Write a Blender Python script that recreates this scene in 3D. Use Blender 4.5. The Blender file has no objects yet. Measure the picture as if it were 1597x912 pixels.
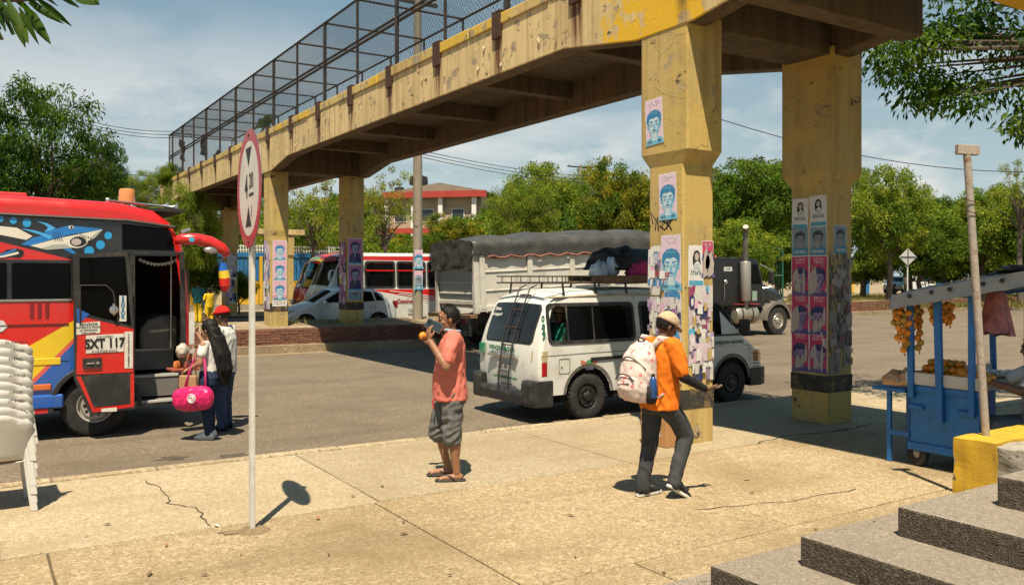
import bpy, bmesh, math, random
import numpy as np
from mathutils import Vector, Matrix, noise as mnoise
from mathutils.geometry import tessellate_polygon
R=math.radians; pi=math.pi
S=bpy.context.scene
COL=S.collection
# ------------------------------------------------------------------ camera
cam=bpy.data.cameras.new('Camera'); cam_o=bpy.data.objects.new('Camera',cam); COL.objects.link(cam_o)
cam.sensor_width=36; cam.lens=29.8; cam.shift_y=-0.0157; cam.clip_end=3000; cam.clip_start=.05
VIEW=R(57.6)                                   # heading measured from +X (the road's direction)
cam_o.location=(0,0,2.0); cam_o.rotation_euler=(R(90),0,VIEW-R(90))
S.camera=cam_o
# ------------------------------------------------------------------ light
SX,SY=.26,.37                                  # shadow offset per metre of height
sun_v=Vector((SX,SY,-1)).normalized()
sun=bpy.data.lights.new('Sun','SUN'); sun.energy=5.0; sun.angle=R(.53); sun.color=(1,.88,.68)
sun_o=bpy.data.objects.new('Sun',sun); COL.objects.link(sun_o)
sun_o.rotation_euler=sun_v.to_track_quat('-Z','Y').to_euler()
elev=math.asin(-sun_v.z); az=math.atan2(-sun_v.x,-sun_v.y)
W=bpy.data.worlds.new('World'); S.world=W; W.use_nodes=True
S.view_settings.view_transform='Standard'; S.view_settings.look='None'
S.view_settings.exposure=.68; S.view_settings.gamma=1
S.render.engine='CYCLES'
try: S.cycles.max_bounces=6; S.cycles.diffuse_bounces=1; S.cycles.transparent_max_bounces=24; S.cycles.caustics_reflective=False; S.cycles.caustics_refractive=False
except Exception: pass

# ------------------------------------------------------------------ node helpers
def nd(nt,t,ins=None,**at):
    n=nt.nodes.new('ShaderNode'+t)
    for k,v in at.items(): setattr(n,k,v)
    for k,v in (ins or {}).items():
        s=n.inputs[k]
        if isinstance(v,bpy.types.NodeSocket): nt.links.new(v,s)
        else: s.default_value=v
    return n
def c4(c): return (c[0],c[1],c[2],1)
def mix(nt,f,a,b,mode='MIX'):
    n=nt.nodes.new('ShaderNodeMix'); n.data_type='RGBA'; n.blend_type=mode
    for i,v in ((0,f),(6,a),(7,b)):
        s=n.inputs[i]
        if isinstance(v,bpy.types.NodeSocket): nt.links.new(v,s)
        elif i==0: s.default_value=v
        else: s.default_value=c4(v) if len(v)==3 else v
    return n.outputs[2]
def mth(nt,op,a,b=0.,c=None,clamp=False):
    n=nt.nodes.new('ShaderNodeMath'); n.operation=op; n.use_clamp=clamp
    for i,v in enumerate((a,b,c)):
        if v is None: continue
        if isinstance(v,bpy.types.NodeSocket): nt.links.new(v,n.inputs[i])
        else: n.inputs[i].default_value=v
    return n.outputs[0]
def rng(nt,v,a,b,c=0.,d=1.):
    n=nd(nt,'MapRange',{'Value':v,'From Min':a,'From Max':b,'To Min':c,'To Max':d}); return n.outputs[0]
def nz(nt,vec,scale,detail=4,rough=.6,out=0):
    return nd(nt,'TexNoise',{'Vector':vec,'Scale':scale,'Detail':detail,'Roughness':rough}).outputs[out]
def scl(nt,vec,s):
    return nd(nt,'Mapping',{'Vector':vec,'Scale':s}).outputs[0]
MATS={}
def newmat(name):
    m=bpy.data.materials.new(name); m.use_nodes=True; nt=m.node_tree; nt.nodes.clear()
    out=nd(nt,'OutputMaterial'); p=nd(nt,'BsdfPrincipled'); nt.links.new(p.outputs[0],out.inputs[0])
    MATS[name]=m; return m,nt,p
def mat(name,col=None,rough=.6,metal=0,var=.12,vs=4,bump=0,bs=60,spec=.5,coat=0,dirt=0,dcol=(.12,.09,.06),ds=1.2,rnd=0):
    """plain procedural material; col None reads the painted colour of each face"""
    if name in MATS: return MATS[name]
    m,nt,p=newmat(name); tc=nd(nt,'TexCoord').outputs['Object']
    c=nd(nt,'Attribute',attribute_name='Col').outputs[0] if col is None else nd(nt,'RGB').outputs[0]
    if col is not None: c.default_value=c4(col)
    n1=nz(nt,tc,vs,5)
    f=rng(nt,n1,.25,.75,1-var,1+var)
    hs=nd(nt,'HueSaturation',{'Value':f,'Color':c}); c=hs.outputs[0]
    if rnd:
        oi=nd(nt,'ObjectInfo').outputs['Random']
        c=nd(nt,'HueSaturation',{'Value':rng(nt,oi,0,1,1-rnd,1+rnd),'Color':c}).outputs[0]
    if dirt:
        d=nz(nt,tc,ds,8,.7); d=rng(nt,d,.5,.68,0,dirt); c=mix(nt,d,c,dcol)
        r=mth(nt,'ADD',rng(nt,n1,.3,.7,rough-.06,rough+.06),mth(nt,'MULTIPLY',d,.3),clamp=True)
    else: r=rng(nt,n1,.3,.7,max(.02,rough-.06),min(1,rough+.06))
    nt.links.new(c,p.inputs['Base Color']); nt.links.new(r,p.inputs['Roughness'])
    p.inputs['Metallic'].default_value=metal; p.inputs['Specular IOR Level'].default_value=spec
    p.inputs['Coat Weight'].default_value=coat; p.inputs['Coat Roughness'].default_value=.08
    if bump:
        b=nd(nt,'Bump',{'Height':nz(nt,tc,bs,3),'Strength':bump,'Distance':.01}); nt.links.new(b.outputs[0],p.inputs['Normal'])
    return m
def glassmat(name,tint=(.25,.28,.28),refl=.09):
    m=bpy.data.materials.new(name); m.use_nodes=True; nt=m.node_tree; nt.nodes.clear()
    out=nd(nt,'OutputMaterial'); t=nd(nt,'BsdfTransparent',{'Color':c4(tint)})
    tc=nd(nt,'TexCoord').outputs['Object']
    g=nd(nt,'BsdfPrincipled',{'Base Color':(.02,.022,.022,1),'Roughness':.05})
    lw=nd(nt,'LayerWeight',{'Blend':.35}).outputs[0]
    f=mth(nt,'ADD',mth(nt,'MULTIPLY',lw,.5),mth(nt,'ADD',refl,mth(nt,'MULTIPLY',nz(nt,tc,3),.06)),clamp=True)
    mx=nd(nt,'MixShader'); nt.links.new(f,mx.inputs[0]); nt.links.new(t.outputs[0],mx.inputs[1]); nt.links.new(g.outputs[0],mx.inputs[2])
    nt.links.new(mx.outputs[0],out.inputs[0]); MATS[name]=m; return m

# ------------------------------------------------------------------ sky
nt=W.node_tree; nt.nodes.clear()
out=nd(nt,'OutputWorld'); bg=nd(nt,'Background'); nt.links.new(bg.outputs[0],out.inputs[0])
sky=nd(nt,'TexSky',sky_type='NISHITA',sun_disc=False,sun_elevation=elev,sun_rotation=az,air_density=1.15,dust_density=2.2,ozone_density=1.0,altitude=10)
gen=nd(nt,'TexCoord').outputs['Generated']
sep=nd(nt,'SeparateXYZ',{0:gen})
zz=mth(nt,'MAXIMUM',sep.outputs[2],.03)
cv=nd(nt,'CombineXYZ',{0:mth(nt,'DIVIDE',sep.outputs[0],zz),1:mth(nt,'DIVIDE',sep.outputs[1],zz),2:3.1}).outputs[0]
c1=nz(nt,cv,.55,9,.58); c2=nz(nt,cv,.13,4,.5)
cl=rng(nt,mth(nt,'ADD',mth(nt,'MULTIPLY',c1,.62),mth(nt,'MULTIPLY',c2,.5)),.585,.79,0,.7)
low=rng(nt,sep.outputs[2],.02,.10,0,1)
c3=rng(nt,nz(nt,scl(nt,gen,(1,1,2.2)),4.6,7,.55),.53,.66,0,.85)
bnd=mth(nt,'MULTIPLY',rng(nt,sep.outputs[2],.0,.06,0,1),rng(nt,sep.outputs[2],.14,.30,1,0))
cl=mth(nt,'MAXIMUM',mth(nt,'MULTIPLY',cl,low,clamp=True),mth(nt,'MULTIPLY',c3,bnd))
hz=rng(nt,sep.outputs[2],.0,.42,1,0)
skc=mix(nt,.72,sky.outputs[0],mix(nt,hz,(1.5,3.5,5.2),(8.0,9.6,9.5)))
nt.links.new(mix(nt,cl,skc,(10.4,10.2,9.8)),bg.inputs[0]); bg.inputs[1].default_value=.0515

# ------------------------------------------------------------------ mesh helpers
fw=Vector((math.cos(VIEW),math.sin(VIEW),0)); rt=Vector((math.sin(VIEW),-math.cos(VIEW),0))
def at(px,py,D):
    """a point D metres ahead, given as survey bearings read off the photograph"""
    p=fw*D+rt*((px-798.5)/1322*D); p.z=2-(py-431)*D/1322; return p
class MB:
    def __init__(s,col=(.5,.5,.5)): s.v=[];s.f=[];s.c=[];s.mi=[];s.col=col;s.m=0;s.M=None
    def av(s,pts):
        b=len(s.v)
        if s.M is not None: pts=[s.M@Vector(p) for p in pts]
        s.v.extend([tuple(p) for p in pts]); return b
    def af(s,*idx):
        for i in idx: s.f.append(tuple(i)); s.c.append(s.col); s.mi.append(s.m)
    def poly(s,pts):
        b=s.av(pts); s.af(range(b,b+len(pts))); return s
    def box(s,x0,x1,y0,y1,z0,z1):
        b=s.av([(x0,y0,z0),(x1,y0,z0),(x1,y1,z0),(x0,y1,z0),(x0,y0,z1),(x1,y0,z1),(x1,y1,z1),(x0,y1,z1)])
        s.af(*[[b+i for i in q] for q in ((3,2,1,0),(4,5,6,7),(0,1,5,4),(1,2,6,5),(2,3,7,6),(3,0,4,7))]); return s
    def bar(s,p,q,w,h=None,up=(0,0,1)):
        """rectangular bar from p to q"""
        h=h or w; p=Vector(p);q=Vector(q); d=(q-p).normalized(); u=Vector(up)
        if abs(d.dot(u))>.98: u=Vector((1,0,0))
        a=d.cross(u).normalized(); u=a.cross(d).normalized(); a*=w/2; u*=h/2
        b=s.av([p-a-u,p+a-u,p+a+u,p-a+u,q-a-u,q+a-u,q+a+u,q-a+u])
        s.af(*[[b+i for i in k] for k in ((3,2,1,0),(4,5,6,7),(0,1,5,4),(1,2,6,5),(2,3,7,6),(3,0,4,7))]); return s
    def loft(s,rings,cap=True,closed=True):
        n=len(rings[0]); bs=[s.av(r) for r in rings]
        for a,b in zip(bs,bs[1:]):
            for i in range(n if closed else n-1):
                j=(i+1)%n; s.af((a+i,a+j,b+j,b+i))
        if cap: s.af([bs[0]+i for i in range(n-1,-1,-1)],[bs[-1]+i for i in range(n)])
        return s
    def tube(s,pts,r,n=8,cap=True,flat=1):
        pts=[Vector(p) for p in pts]; k=len(pts)
        r=[r]*k if not hasattr(r,'__len__') else r
        rings=[];u=None
        for i,p in enumerate(pts):
            d=(pts[min(i+1,k-1)]-pts[max(i-1,0)])
            d=d.normalized() if d.length>1e-9 else Vector((0,0,1))
            if u is None:
                u=Vector((0,0,1)) if abs(d.z)<.9 else Vector((1,0,0))
            a=d.cross(u)
            if a.length<1e-6: a=d.cross(Vector((0,1,0)))
            a.normalize(); u=a.cross(d).normalized()
            rings.append([p+(a*math.cos(t)*flat+u*math.sin(t))*r[i] for t in [2*pi*j/n for j in range(n)]])
        return s.loft(rings,cap)
    def lathe(s,prof,n=16,o=(0,0,0),ax=None,cap=True):
        """prof of (radius, distance along axis); ax: axis vector"""
        o=Vector(o); d=Vector(ax or (0,0,1)).normalized(); u=Vector((0,0,1)) if abs(d.z)<.9 else Vector((1,0,0))
        a=d.cross(u).normalized(); u=a.cross(d)
        return s.loft([[o+d*h+(a*math.cos(t)+u*math.sin(t))*max(r,1e-4) for t in [2*pi*j/n for j in range(n)]] for r,h in prof],cap)
    def sph(s,c,r,n=12,m=8,M3=None):
        r=(r,r,r) if not hasattr(r,'__len__') else r; c=Vector(c)
        rings=[]
        for i in range(m+1):
            ph=-pi/2+pi*i/m; k=max(math.cos(ph),.02)
            ring=[]
            for j in range(n):
                q=Vector((r[0]*k*math.cos(2*pi*j/n),r[1]*k*math.sin(2*pi*j/n),r[2]*math.sin(ph)))
                ring.append(c+(M3@q if M3 else q))
            rings.append(ring)
        return s.loft(rings)
    def prism(s,pts,vec):
        """closed outline swept along vec"""
        v=Vector(vec); n=len(pts); p=[Vector(q) for q in pts]
        b=s.av(p+[q+v for q in p])
        s.af(range(b+n-1,b-1,-1),range(b+n,b+2*n))
        for i in range(n):
            j=(i+1)%n; s.af((b+i,b+j,b+n+j,b+n+i))
        return s
    def add(s,o):
        b=len(s.v); s.v+=o.v; s.f+=[tuple(i+b for i in f) for f in o.f]; s.c+=o.c; s.mi+=o.mi; return s
    def mesh(s,name):
        me=bpy.data.meshes.new(name); me.from_pydata(s.v,[],s.f); 
        at_=me.color_attributes.new('Col','FLOAT_COLOR','CORNER')
        arr=np.empty((len(me.loops),4),np.float32); k=0
        for f,c in zip(s.f,s.c): arr[k:k+len(f),:3]=c; k+=len(f)
        arr[:,3]=1; at_.data.foreach_set('color',arr.ravel())
        me.polygons.foreach_set('material_index',s.mi); me.update(); return me
    def build(s,name,mats,parent=None,smooth=None,bevel=0,W=False,seg=1,fix=True):
        if W and parent is not None:
            o=parent.location; s.v=[(x-o.x,y-o.y,z-o.z) for x,y,z in s.v]
        return link(name,s.mesh(name),mats,parent,smooth,bevel,seg,fix)
def link(name,me,mats,parent=None,smooth=None,bevel=0,seg=1,fix=False):
    if fix:
        bm=bmesh.new(); bm.from_mesh(me); bmesh.ops.recalc_face_normals(bm,faces=bm.faces); bm.to_mesh(me); bm.free()
    for m in (mats if isinstance(mats,(list,tuple)) else [mats]): me.materials.append(m)
    if smooth is not None:
        me.polygons.foreach_set('use_smooth',[True]*len(me.polygons))
        if smooth<3: me.set_sharp_from_angle(angle=smooth)
    o=bpy.data.objects.new(name,me); COL.objects.link(o)
    if parent is not None: o.parent=parent
    if bevel:
        b=o.modifiers.new('bevel','BEVEL'); b.width=bevel; b.segments=seg; b.limit_method='ANGLE'; b.angle_limit=R(35)
    return o
def tag(o,label=None,cat=None,group=None,kind=None):
    if label: o['label']=label
    if cat: o['category']=cat
    if group: o['group']=group
    if kind: o['kind']=kind
    return o
def thing(name,label,cat,loc=(0,0,0),rz=0,group=None):
    o=bpy.data.objects.new(name,None); COL.objects.link(o); o.empty_display_size=.2
    o.location=loc; o.rotation_euler=(0,0,rz); return tag(o,label,cat,group)
def inst(name,me,parent,loc=(0,0,0),rot=(0,0,0),sc=(1,1,1)):
    o=bpy.data.objects.new(name,me); COL.objects.link(o); o.parent=parent; o.location=loc; o.rotation_euler=rot; o.scale=sc; return o
def copytree(o,parent=None):
    c=o.copy(); COL.objects.link(c); c.parent=parent
    for ch in list(o.children): copytree(ch,c)
    return c
_tx={}
def textmesh(txt,size,mat_,ext=.001,bold=.0,align='CENTER',spacing=1):
    cu=bpy.data.curves.new('lettering','FONT'); cu.body=txt; cu.size=size; cu.extrude=ext; cu.offset=bold
    cu.align_x=align; cu.align_y='CENTER'; cu.space_character=spacing; cu.resolution_u=3
    ob=bpy.data.objects.new('lettering',cu); COL.objects.link(ob)
    dg=bpy.context.evaluated_depsgraph_get(); dg.update()
    me=bpy.data.meshes.new_from_object(ob.evaluated_get(dg)); bpy.data.objects.remove(ob); bpy.data.curves.remove(cu)
    me.materials.clear(); me.materials.append(mat_); return me
def lettering(txt,size,mat_,parent,loc,rot,sx=1,**k):
    return inst('lettering',textmesh(txt,size,mat_,**k),parent,loc,rot,(sx,1,1))
def ellipse(cx,cy,rx,ry,n=20,a=0):
    return [(cx+rx*math.cos(2*pi*i/n)*math.cos(a)-ry*math.sin(2*pi*i/n)*math.sin(a),cy+rx*math.cos(2*pi*i/n)*math.sin(a)+ry*math.sin(2*pi*i/n)*math.cos(a)) for i in range(n)]
def rrect(x0,x1,z0,z1,r,n=4):
    o=[]
    for cx,cz,a0 in ((x1-r,z1-r,0),(x0+r,z1-r,90),(x0+r,z0+r,180),(x1-r,z0+r,270)):
        for i in range(n+1):
            a=R(a0+90*i/n); o.append((cx+r*math.cos(a),cz+r*math.sin(a)))
    return o
# ================================================================== materials of the setting
m_white=mat('white_paint',(.72,.70,.66),.45,var=.06)
m_black=mat('black_paint',(.012,.012,.012),.4)
m_dark=mat('dark_void',(.006,.006,.006),.9)
m_rust=mat('rusty_steel',(.075,.035,.02),.8,.2,.5,8,.5,40)
m_steel=mat('dark_steel',(.045,.04,.036),.55,.5,.4,6,dirt=.7,dcol=(.12,.05,.02),ds=9)
m_wire=mat('fence_wire',(.05,.055,.06),.5,.4)
m_print=mat('printed_paper',None,.75,var=.10,vs=14,dirt=.35,dcol=(.38,.33,.25),ds=6)
m_ink=mat('black_ink',(.01,.01,.01),.6)
m_paint=mat('painted_matte',None,.7,var=.12,vs=5,bump=.1,bs=40,dirt=.3,ds=3)
def concrete(name,base,peel,streak,rustp=None,peelamt=.62,spk=1,rustper=0,band=None,endyel=False):
    m,nt,p=newmat(name); tc=nd(nt,'TexCoord').outputs['Object']
    big=nz(nt,tc,.6,6); c=mix(nt,rng(nt,big,.35,.65),base,[x*.80 for x in base])
    mid=nz(nt,tc,3.2,8,.68)
    st=nz(nt,scl(nt,tc,(7,7,.35)),1.,6,.6); c=mix(nt,rng(nt,st,.45,.70,0,.85),c,streak)
    pl=rng(nt,mid,peelamt,peelamt+.025); c=mix(nt,pl,c,peel)
    if band:
        ye=rng(nt,nz(nt,tc,1.1,5,.6),.50,.58); c=mix(nt,mth(nt,'MULTIPLY',ye,.85),c,band)
    vc=nd(nt,'TexVoronoi',{'Vector':mix(nt,.25,tc,nz(nt,tc,2.2,4,.6,1)),'Scale':1.7},feature='DISTANCE_TO_EDGE').outputs['Distance']
    ck=mth(nt,'MULTIPLY',rng(nt,vc,.0015,.006,.8,0),rng(nt,nz(nt,tc,.9,3),.52,.58))
    c=mix(nt,ck,c,(.06,.042,.025))
    dk=rng(nt,nz(nt,scl(nt,tc,(1.7,1.7,2.6)),1.9,9,.72),.615,.64); c=mix(nt,dk,c,(.085,.065,.045))
    if endyel:
        yy=nd(nt,'SeparateXYZ',{0:tc}).outputs[1]; c=mix(nt,mth(nt,'MULTIPLY',rng(nt,mth(nt,'ADD',yy,mth(nt,'MULTIPLY',mid,1.6)),2.0,1.75),rng(nt,nz(nt,tc,2.2,6,.65),.60,.57)),c,(.72,.43,.02))
    fine=nz(nt,tc,38,3); c=mix(nt,rng(nt,fine,.62,.78,0,.55*spk),c,(.05,.035,.02))
    if rustper:
        sp=nd(nt,'SeparateXYZ',{0:tc}); y=mth(nt,'FRACT',mth(nt,'DIVIDE',mth(nt,'ADD',sp.outputs[1],rustper[1]),rustper[0]))
        pk=rng(nt,mth(nt,'ABSOLUTE',mth(nt,'SUBTRACT',y,.5)),.0,.075,1,0)
        zf=rng(nt,sp.outputs[2],rustper[2],rustper[3],0,1)
        rs=mth(nt,'MULTIPLY',mth(nt,'MULTIPLY',mth(nt,'MULTIPLY',pk,2.2),zf),rng(nt,nz(nt,scl(nt,tc,(1,16,.5)),1.3,4),.32,.55),clamp=True)
        c=mix(nt,rs,c,(.11,.035,.012))
    nt.links.new(c,p.inputs['Base Color']); p.inputs['Roughness'].default_value=.85
    h=mth(nt,'ADD',mth(nt,'MULTIPLY',pl,-1.2),mth(nt,'ADD',mid,mth(nt,'MULTIPLY',fine,.35)))
    nt.links.new(nd(nt,'Bump',{'Height':h,'Strength':.5,'Distance':.012}).outputs[0],p.inputs['Normal'])
    return m
m_girder=concrete('peeling_cream_paint',(.72,.55,.27),(.36,.28,.18),(.34,.22,.09),rustper=(2.08,1.38,4.95,5.7),peelamt=.575,endyel=True)
m_coping=concrete('coping_cream_paint',(.62,.46,.17),(.30,.25,.18),(.30,.20,.08),peelamt=.56,band=(.66,.42,.03))
m_pillar=concrete('peeling_yellow_paint',(.56,.41,.155),(.36,.29,.18),(.34,.22,.07),peelamt=.595,band=(.54,.38,.11))
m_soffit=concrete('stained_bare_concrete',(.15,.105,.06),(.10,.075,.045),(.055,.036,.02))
m_conc=concrete('grey_concrete',(.36,.33,.27),(.26,.23,.18),(.22,.19,.14))

def groundmat(name,base,dark,light,vs1=70,rnd=.10,stain=(.2,.16,.10),st=.5,rough=.9,bump=.5):
    m,nt,p=newmat(name); g=nd(nt,'NewGeometry').outputs['Position']
    v=nd(nt,'TexVoronoi',{'Vector':g,'Scale':vs1,'Randomness':1.},feature='F1')
    cs=nd(nt,'SeparateColor',{0:v.outputs['Color']}).outputs[0]
    c=mix(nt,rng(nt,cs,.0,.35,1,0),base,dark); c=mix(nt,rng(nt,cs,.72,1.,0,1),c,light)
    v2=nd(nt,'TexVoronoi',{'Vector':g,'Scale':vs1*.42},feature='F1'); cs2=nd(nt,'SeparateColor',{0:v2.outputs['Color']}).outputs[1]
    c=mix(nt,rng(nt,cs2,.80,.96,0,.8),c,light); c=mix(nt,rng(nt,cs2,.0,.10,.7,0),c,dark)
    n1=nz(nt,g,.55,8,.62); c=mix(nt,rng(nt,n1,.46,.72,0,st),c,stain)
    n2=nz(nt,g,2.7,7,.7); c=mix(nt,rng(nt,n2,.60,.72,0,st*.9),c,stain)
    n4=nz(nt,scl(nt,g,(.18,1.3,1)),1.,5,.6); c=mix(nt,rng(nt,n4,.5,.75,0,st*.7),c,[x*.8 for x in stain])
    n3=nz(nt,g,9,3); c=mix(nt,rng(nt,n3,.70,.73,0,.75),c,[x*.35 for x in stain])
    if rnd:
        oi=nd(nt,'ObjectInfo').outputs['Random']; c=nd(nt,'HueSaturation',{'Value':rng(nt,oi,0,1,1-rnd,1+rnd),'Color':c}).outputs[0]
    nt.links.new(c,p.inputs['Base Color']); p.inputs['Roughness'].default_value=rough; p.inputs['Specular IOR Level'].default_value=.3
    nt.links.new(nd(nt,'Bump',{'Height':mth(nt,'ADD',v.outputs['Distance'],mth(nt,'MULTIPLY',n2,.8)),'Strength':bump,'Distance':.008}).outputs[0],p.inputs['Normal'])
    return m
m_slab=groundmat('exposed_aggregate',(.35,.262,.15),(.21,.15,.08),(.49,.39,.25),85,.08,(.21,.145,.07),.85)
m_slab2=groundmat('pale_aggregate',(.36,.29,.185),(.25,.195,.115),(.47,.395,.275),90,.06,(.27,.20,.11),.65)
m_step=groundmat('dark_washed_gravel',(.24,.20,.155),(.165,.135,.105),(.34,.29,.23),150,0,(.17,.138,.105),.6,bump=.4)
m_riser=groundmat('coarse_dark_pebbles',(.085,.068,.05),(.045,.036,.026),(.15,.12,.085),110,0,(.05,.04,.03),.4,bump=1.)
m_asph=groundmat('asphalt',(.165,.130,.092),(.11,.085,.06),(.25,.205,.15),80,0,(.115,.09,.064),.85)
m_kerb=groundmat('kerb_concrete',(.36,.28,.17),(.2,.15,.09),(.5,.42,.3),60,.14,(.22,.16,.09),.7)
m_dirt=groundmat('dry_dirt',(.30,.225,.14),(.16,.12,.07),(.40,.33,.23),22,0,(.20,.14,.08),.6)
m_soil=groundmat('dry_grass_ground',(.17,.14,.06),(.09,.085,.03),(.28,.23,.12),12,0,(.10,.10,.035),.7)
m_brick=mat('red_brick',(.20,.085,.055),.85,var=.25,vs=9,bump=.4,bs=50,rnd=.28,dirt=.4,dcol=(.10,.06,.045),ds=3)
m_mortar=mat('dirty_mortar',(.13,.085,.06),.9,var=.25,vs=8)
# ================================================================== ground, road, pavement
def sheet(name,pts,z,m,kind='structure'):
    o=MB().poly([(x,y,z) for x,y in pts]).build(name,m); tag(o,kind=kind); return o
sheet('ground',[(-900,-900),(1500,-900),(1500,1500),(-900,1500)],-.165,m_soil)
sheet('road',[(-90,9.48),(220,9.48),(220,31),(90,29.2),(38,28.5),(18,23.1),(-90,23.1)],-.12,m_asph)
sheet('far_road',[(-90,25.4),(18,25.4),(38,31.5),(90,32.5),(220,34),(220,44),(-90,34.5)],.2,m_asph)
sheet('far_verge',[(-90,34.5),(220,44),(220,400),(-90,400)],.25,m_dirt)
side=thing('sidewalk',None,None); side['kind']='structure'
bed=MB().poly([(-9,-6,-.02),(60,-6,-.02),(60,9.36,-.02),(-9,9.36,-.02)]).build('joint_bed',mat('joint_dirt',(.10,.072,.042),.95,var=.3,vs=9),side)
random.seed(4)
def slabrow(y0,y1,x0,step,xe,m,dz=0):
    x=x0
    while x<xe:
        w=step; g=.009
        tilt=random.uniform(-.0035,.0035)
        b=MB(); X0,X1,Y0,Y1=x+g,x+w-g,y0+g,y1-g
        pts=[]
        def jag(a,b_,n=5):
            return [(a[0]+(b_[0]-a[0])*i/n+random.uniform(-.006,.006),a[1]+(b_[1]-a[1])*i/n+random.uniform(-.006,.006)) for i in range(n)]
        for a,c in (((X0,Y0),(X1,Y0)),((X1,Y0),(X1,Y1)),((X1,Y1),(X0,Y1)),((X0,Y1),(X0,Y0))): pts+=jag(a,c)
        b.prism([(px,py,-.10) for px,py in pts],(0,0,.10+dz+tilt))
        b.build('paving_slab',m,side,bevel=.006)
        x+=w
slabrow(7.0,9.36,-8.55,2.9,30,m_slab2)
slabrow(4.55,7.0,-7.2,2.55,30,m_slab)
slabrow(2.1,4.55,-6.1,2.5,16,m_slab,.001)
slabrow(-.4,2.1,-7.4,2.6,8,m_slab)
kerb=thing('kerb',None,None); kerb['kind']='structure'
x=-12
while x<70:
    w=.98+random.uniform(-.03,.03)
    MB().box(x,x+w-.012,9.36+random.uniform(0,.008),9.5+random.uniform(-.006,.006),-.2,.012+random.uniform(-.006,.008)).build('kerb_stone',m_kerb,kerb,bevel=.018,seg=2)
    x+=w
# hairline crack and dark patches on the pavement and road
def crack(pts,w,z,name,lab):
    b=MB(); P=[]
    for i in range(len(pts)-1):
        a,c=Vector(pts[i]),Vector(pts[i+1])
        for k in range(6): P.append(a.lerp(c,k/6)+Vector((random.uniform(-.025,.025),random.uniform(-.025,.025))))
    P.append(Vector(pts[-1]))
    L=[];Rr=[]
    for i,p in enumerate(P):
        d=(P[min(i+1,len(P)-1)]-P[max(i-1,0)]).normalized(); n=Vector((-d.y,d.x))*w*random.uniform(.4,1.2)
        L.append((p.x+n.x,p.y+n.y,z)); Rr.append((p.x-n.x,p.y-n.y,z))
    b.loft([L,Rr],cap=False,closed=False)
    o=b.build(name,mat('crack_dark',(.05,.035,.02),.95),side)
crack([(1.42,8.95),(1.5,8.35),(1.45,7.95),(1.62,7.65),(1.6,7.03)],.007,.004,'crack',None)
crack([(7.9,7.0),(8.6,7.12),(9.6,7.0),(10.3,7.1)],.012,.005,'crack',None)
crack([(5.2,5.3),(6.1,5.05),(7.0,5.0)],.006,.005,'crack',None)
def stain(name,cx,cy,rx,ry,z,m,parent=None,kind=None):
    pts=[]
    for i in range(26):
        a=2*pi*i/26; k=1+.9*mnoise.noise((cx*5+math.cos(a)*1.6,cy*5+math.sin(a)*1.6,1.7))
        pts.append((cx+rx*k*math.cos(a),cy+ry*k*math.sin(a),z))
    o=MB().poly(pts).build(name,m,parent)
    if kind: tag(o,kind=kind)
m_oil=mat('oil_stained_asphalt',(.075,.06,.045),.75,var=.4,vs=12,bump=.4,bs=90)
for q in ((270,715),(362,712)): 
    p=at(*q,2.12*1322/(q[1]-431)); stain('oil_stain',p.x,p.y,random.uniform(.16,.3),random.uniform(.1,.16),-.116,m_oil,kind='structure')
m_pst=mat('dirt_stained_paving',(.20,.14,.075),.9,var=.35,vs=14,bump=.4,bs=90)
for q in ((372,828,.16,.05),):
    p=at(q[0],q[1],2*1322/(q[1]-431)); stain('dirt_patch',p.x,p.y,q[2],q[3],.006,m_pst,side)
# ------------------------------------------------------------------ central reservation with low brick walls
med=thing('median',None,None); med['kind']='structure'
KL=[(-60,23.1),(18,23.1),(38,28.5),(90,29.2),(200,30.8)]
b=MB()
for (a,c) in zip(KL,KL[1:]):
    b.prism([(a[0],a[1],-.3),(a[0],a[1],.10),(a[0],a[1]+.28,.10),(a[0],a[1]+.28,-.3)],(c[0]-a[0],c[1]-a[1],0))
b.build('median_kerb',m_kerb,med)
b=MB()
for (a,c) in zip(KL,KL[1:]):
    b.prism([(a[0],a[1]+.52,-.3),(a[0],a[1]+.44,.545),(a[0],a[1]+2.3,.66),(a[0],a[1]+2.3,-.3)],(c[0]-a[0],c[1]-a[1],0))
b.build('median_soil',m_dirt,med)
wall=thing('brick_wall','low red brick retaining wall along the median beneath the footbridge','wall',(9,23.4,.1))
MB().box(-11.9,8.9,.035,.14,-.02,.44).build('mortar',m_mortar,wall)
bme=MB().box(-.128,.128,-.065,.065,-.032,.032).mesh('brick'); bme.materials.append(m_brick)
n=0
for r in range(6):
    for i in range(49):
        xx=-4.1+i*.268+(.134 if r%2 else 0)
        if xx>8.8: continue
        inst('brick',bme,wall,(xx+random.uniform(-.004,.004),random.uniform(-.008,.008),.035+r*.073),(0,0,random.uniform(-.02,.02))); n+=1
b=MB()
for r in range(6):
    for i in range(28):
        xx=-4.1-.268*(i+1)+(.134 if r%2 else 0); b.box(xx-.128,xx+.128,-.065,.065,.003+r*.073,.067+r*.073)
tag(b.build('brick_courses',m_brick,wall),kind='stuff')
wall2=thing('brick_wall','low red brick retaining wall along the median right of the far bus lane','wall',(38,28.8,.1))
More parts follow.
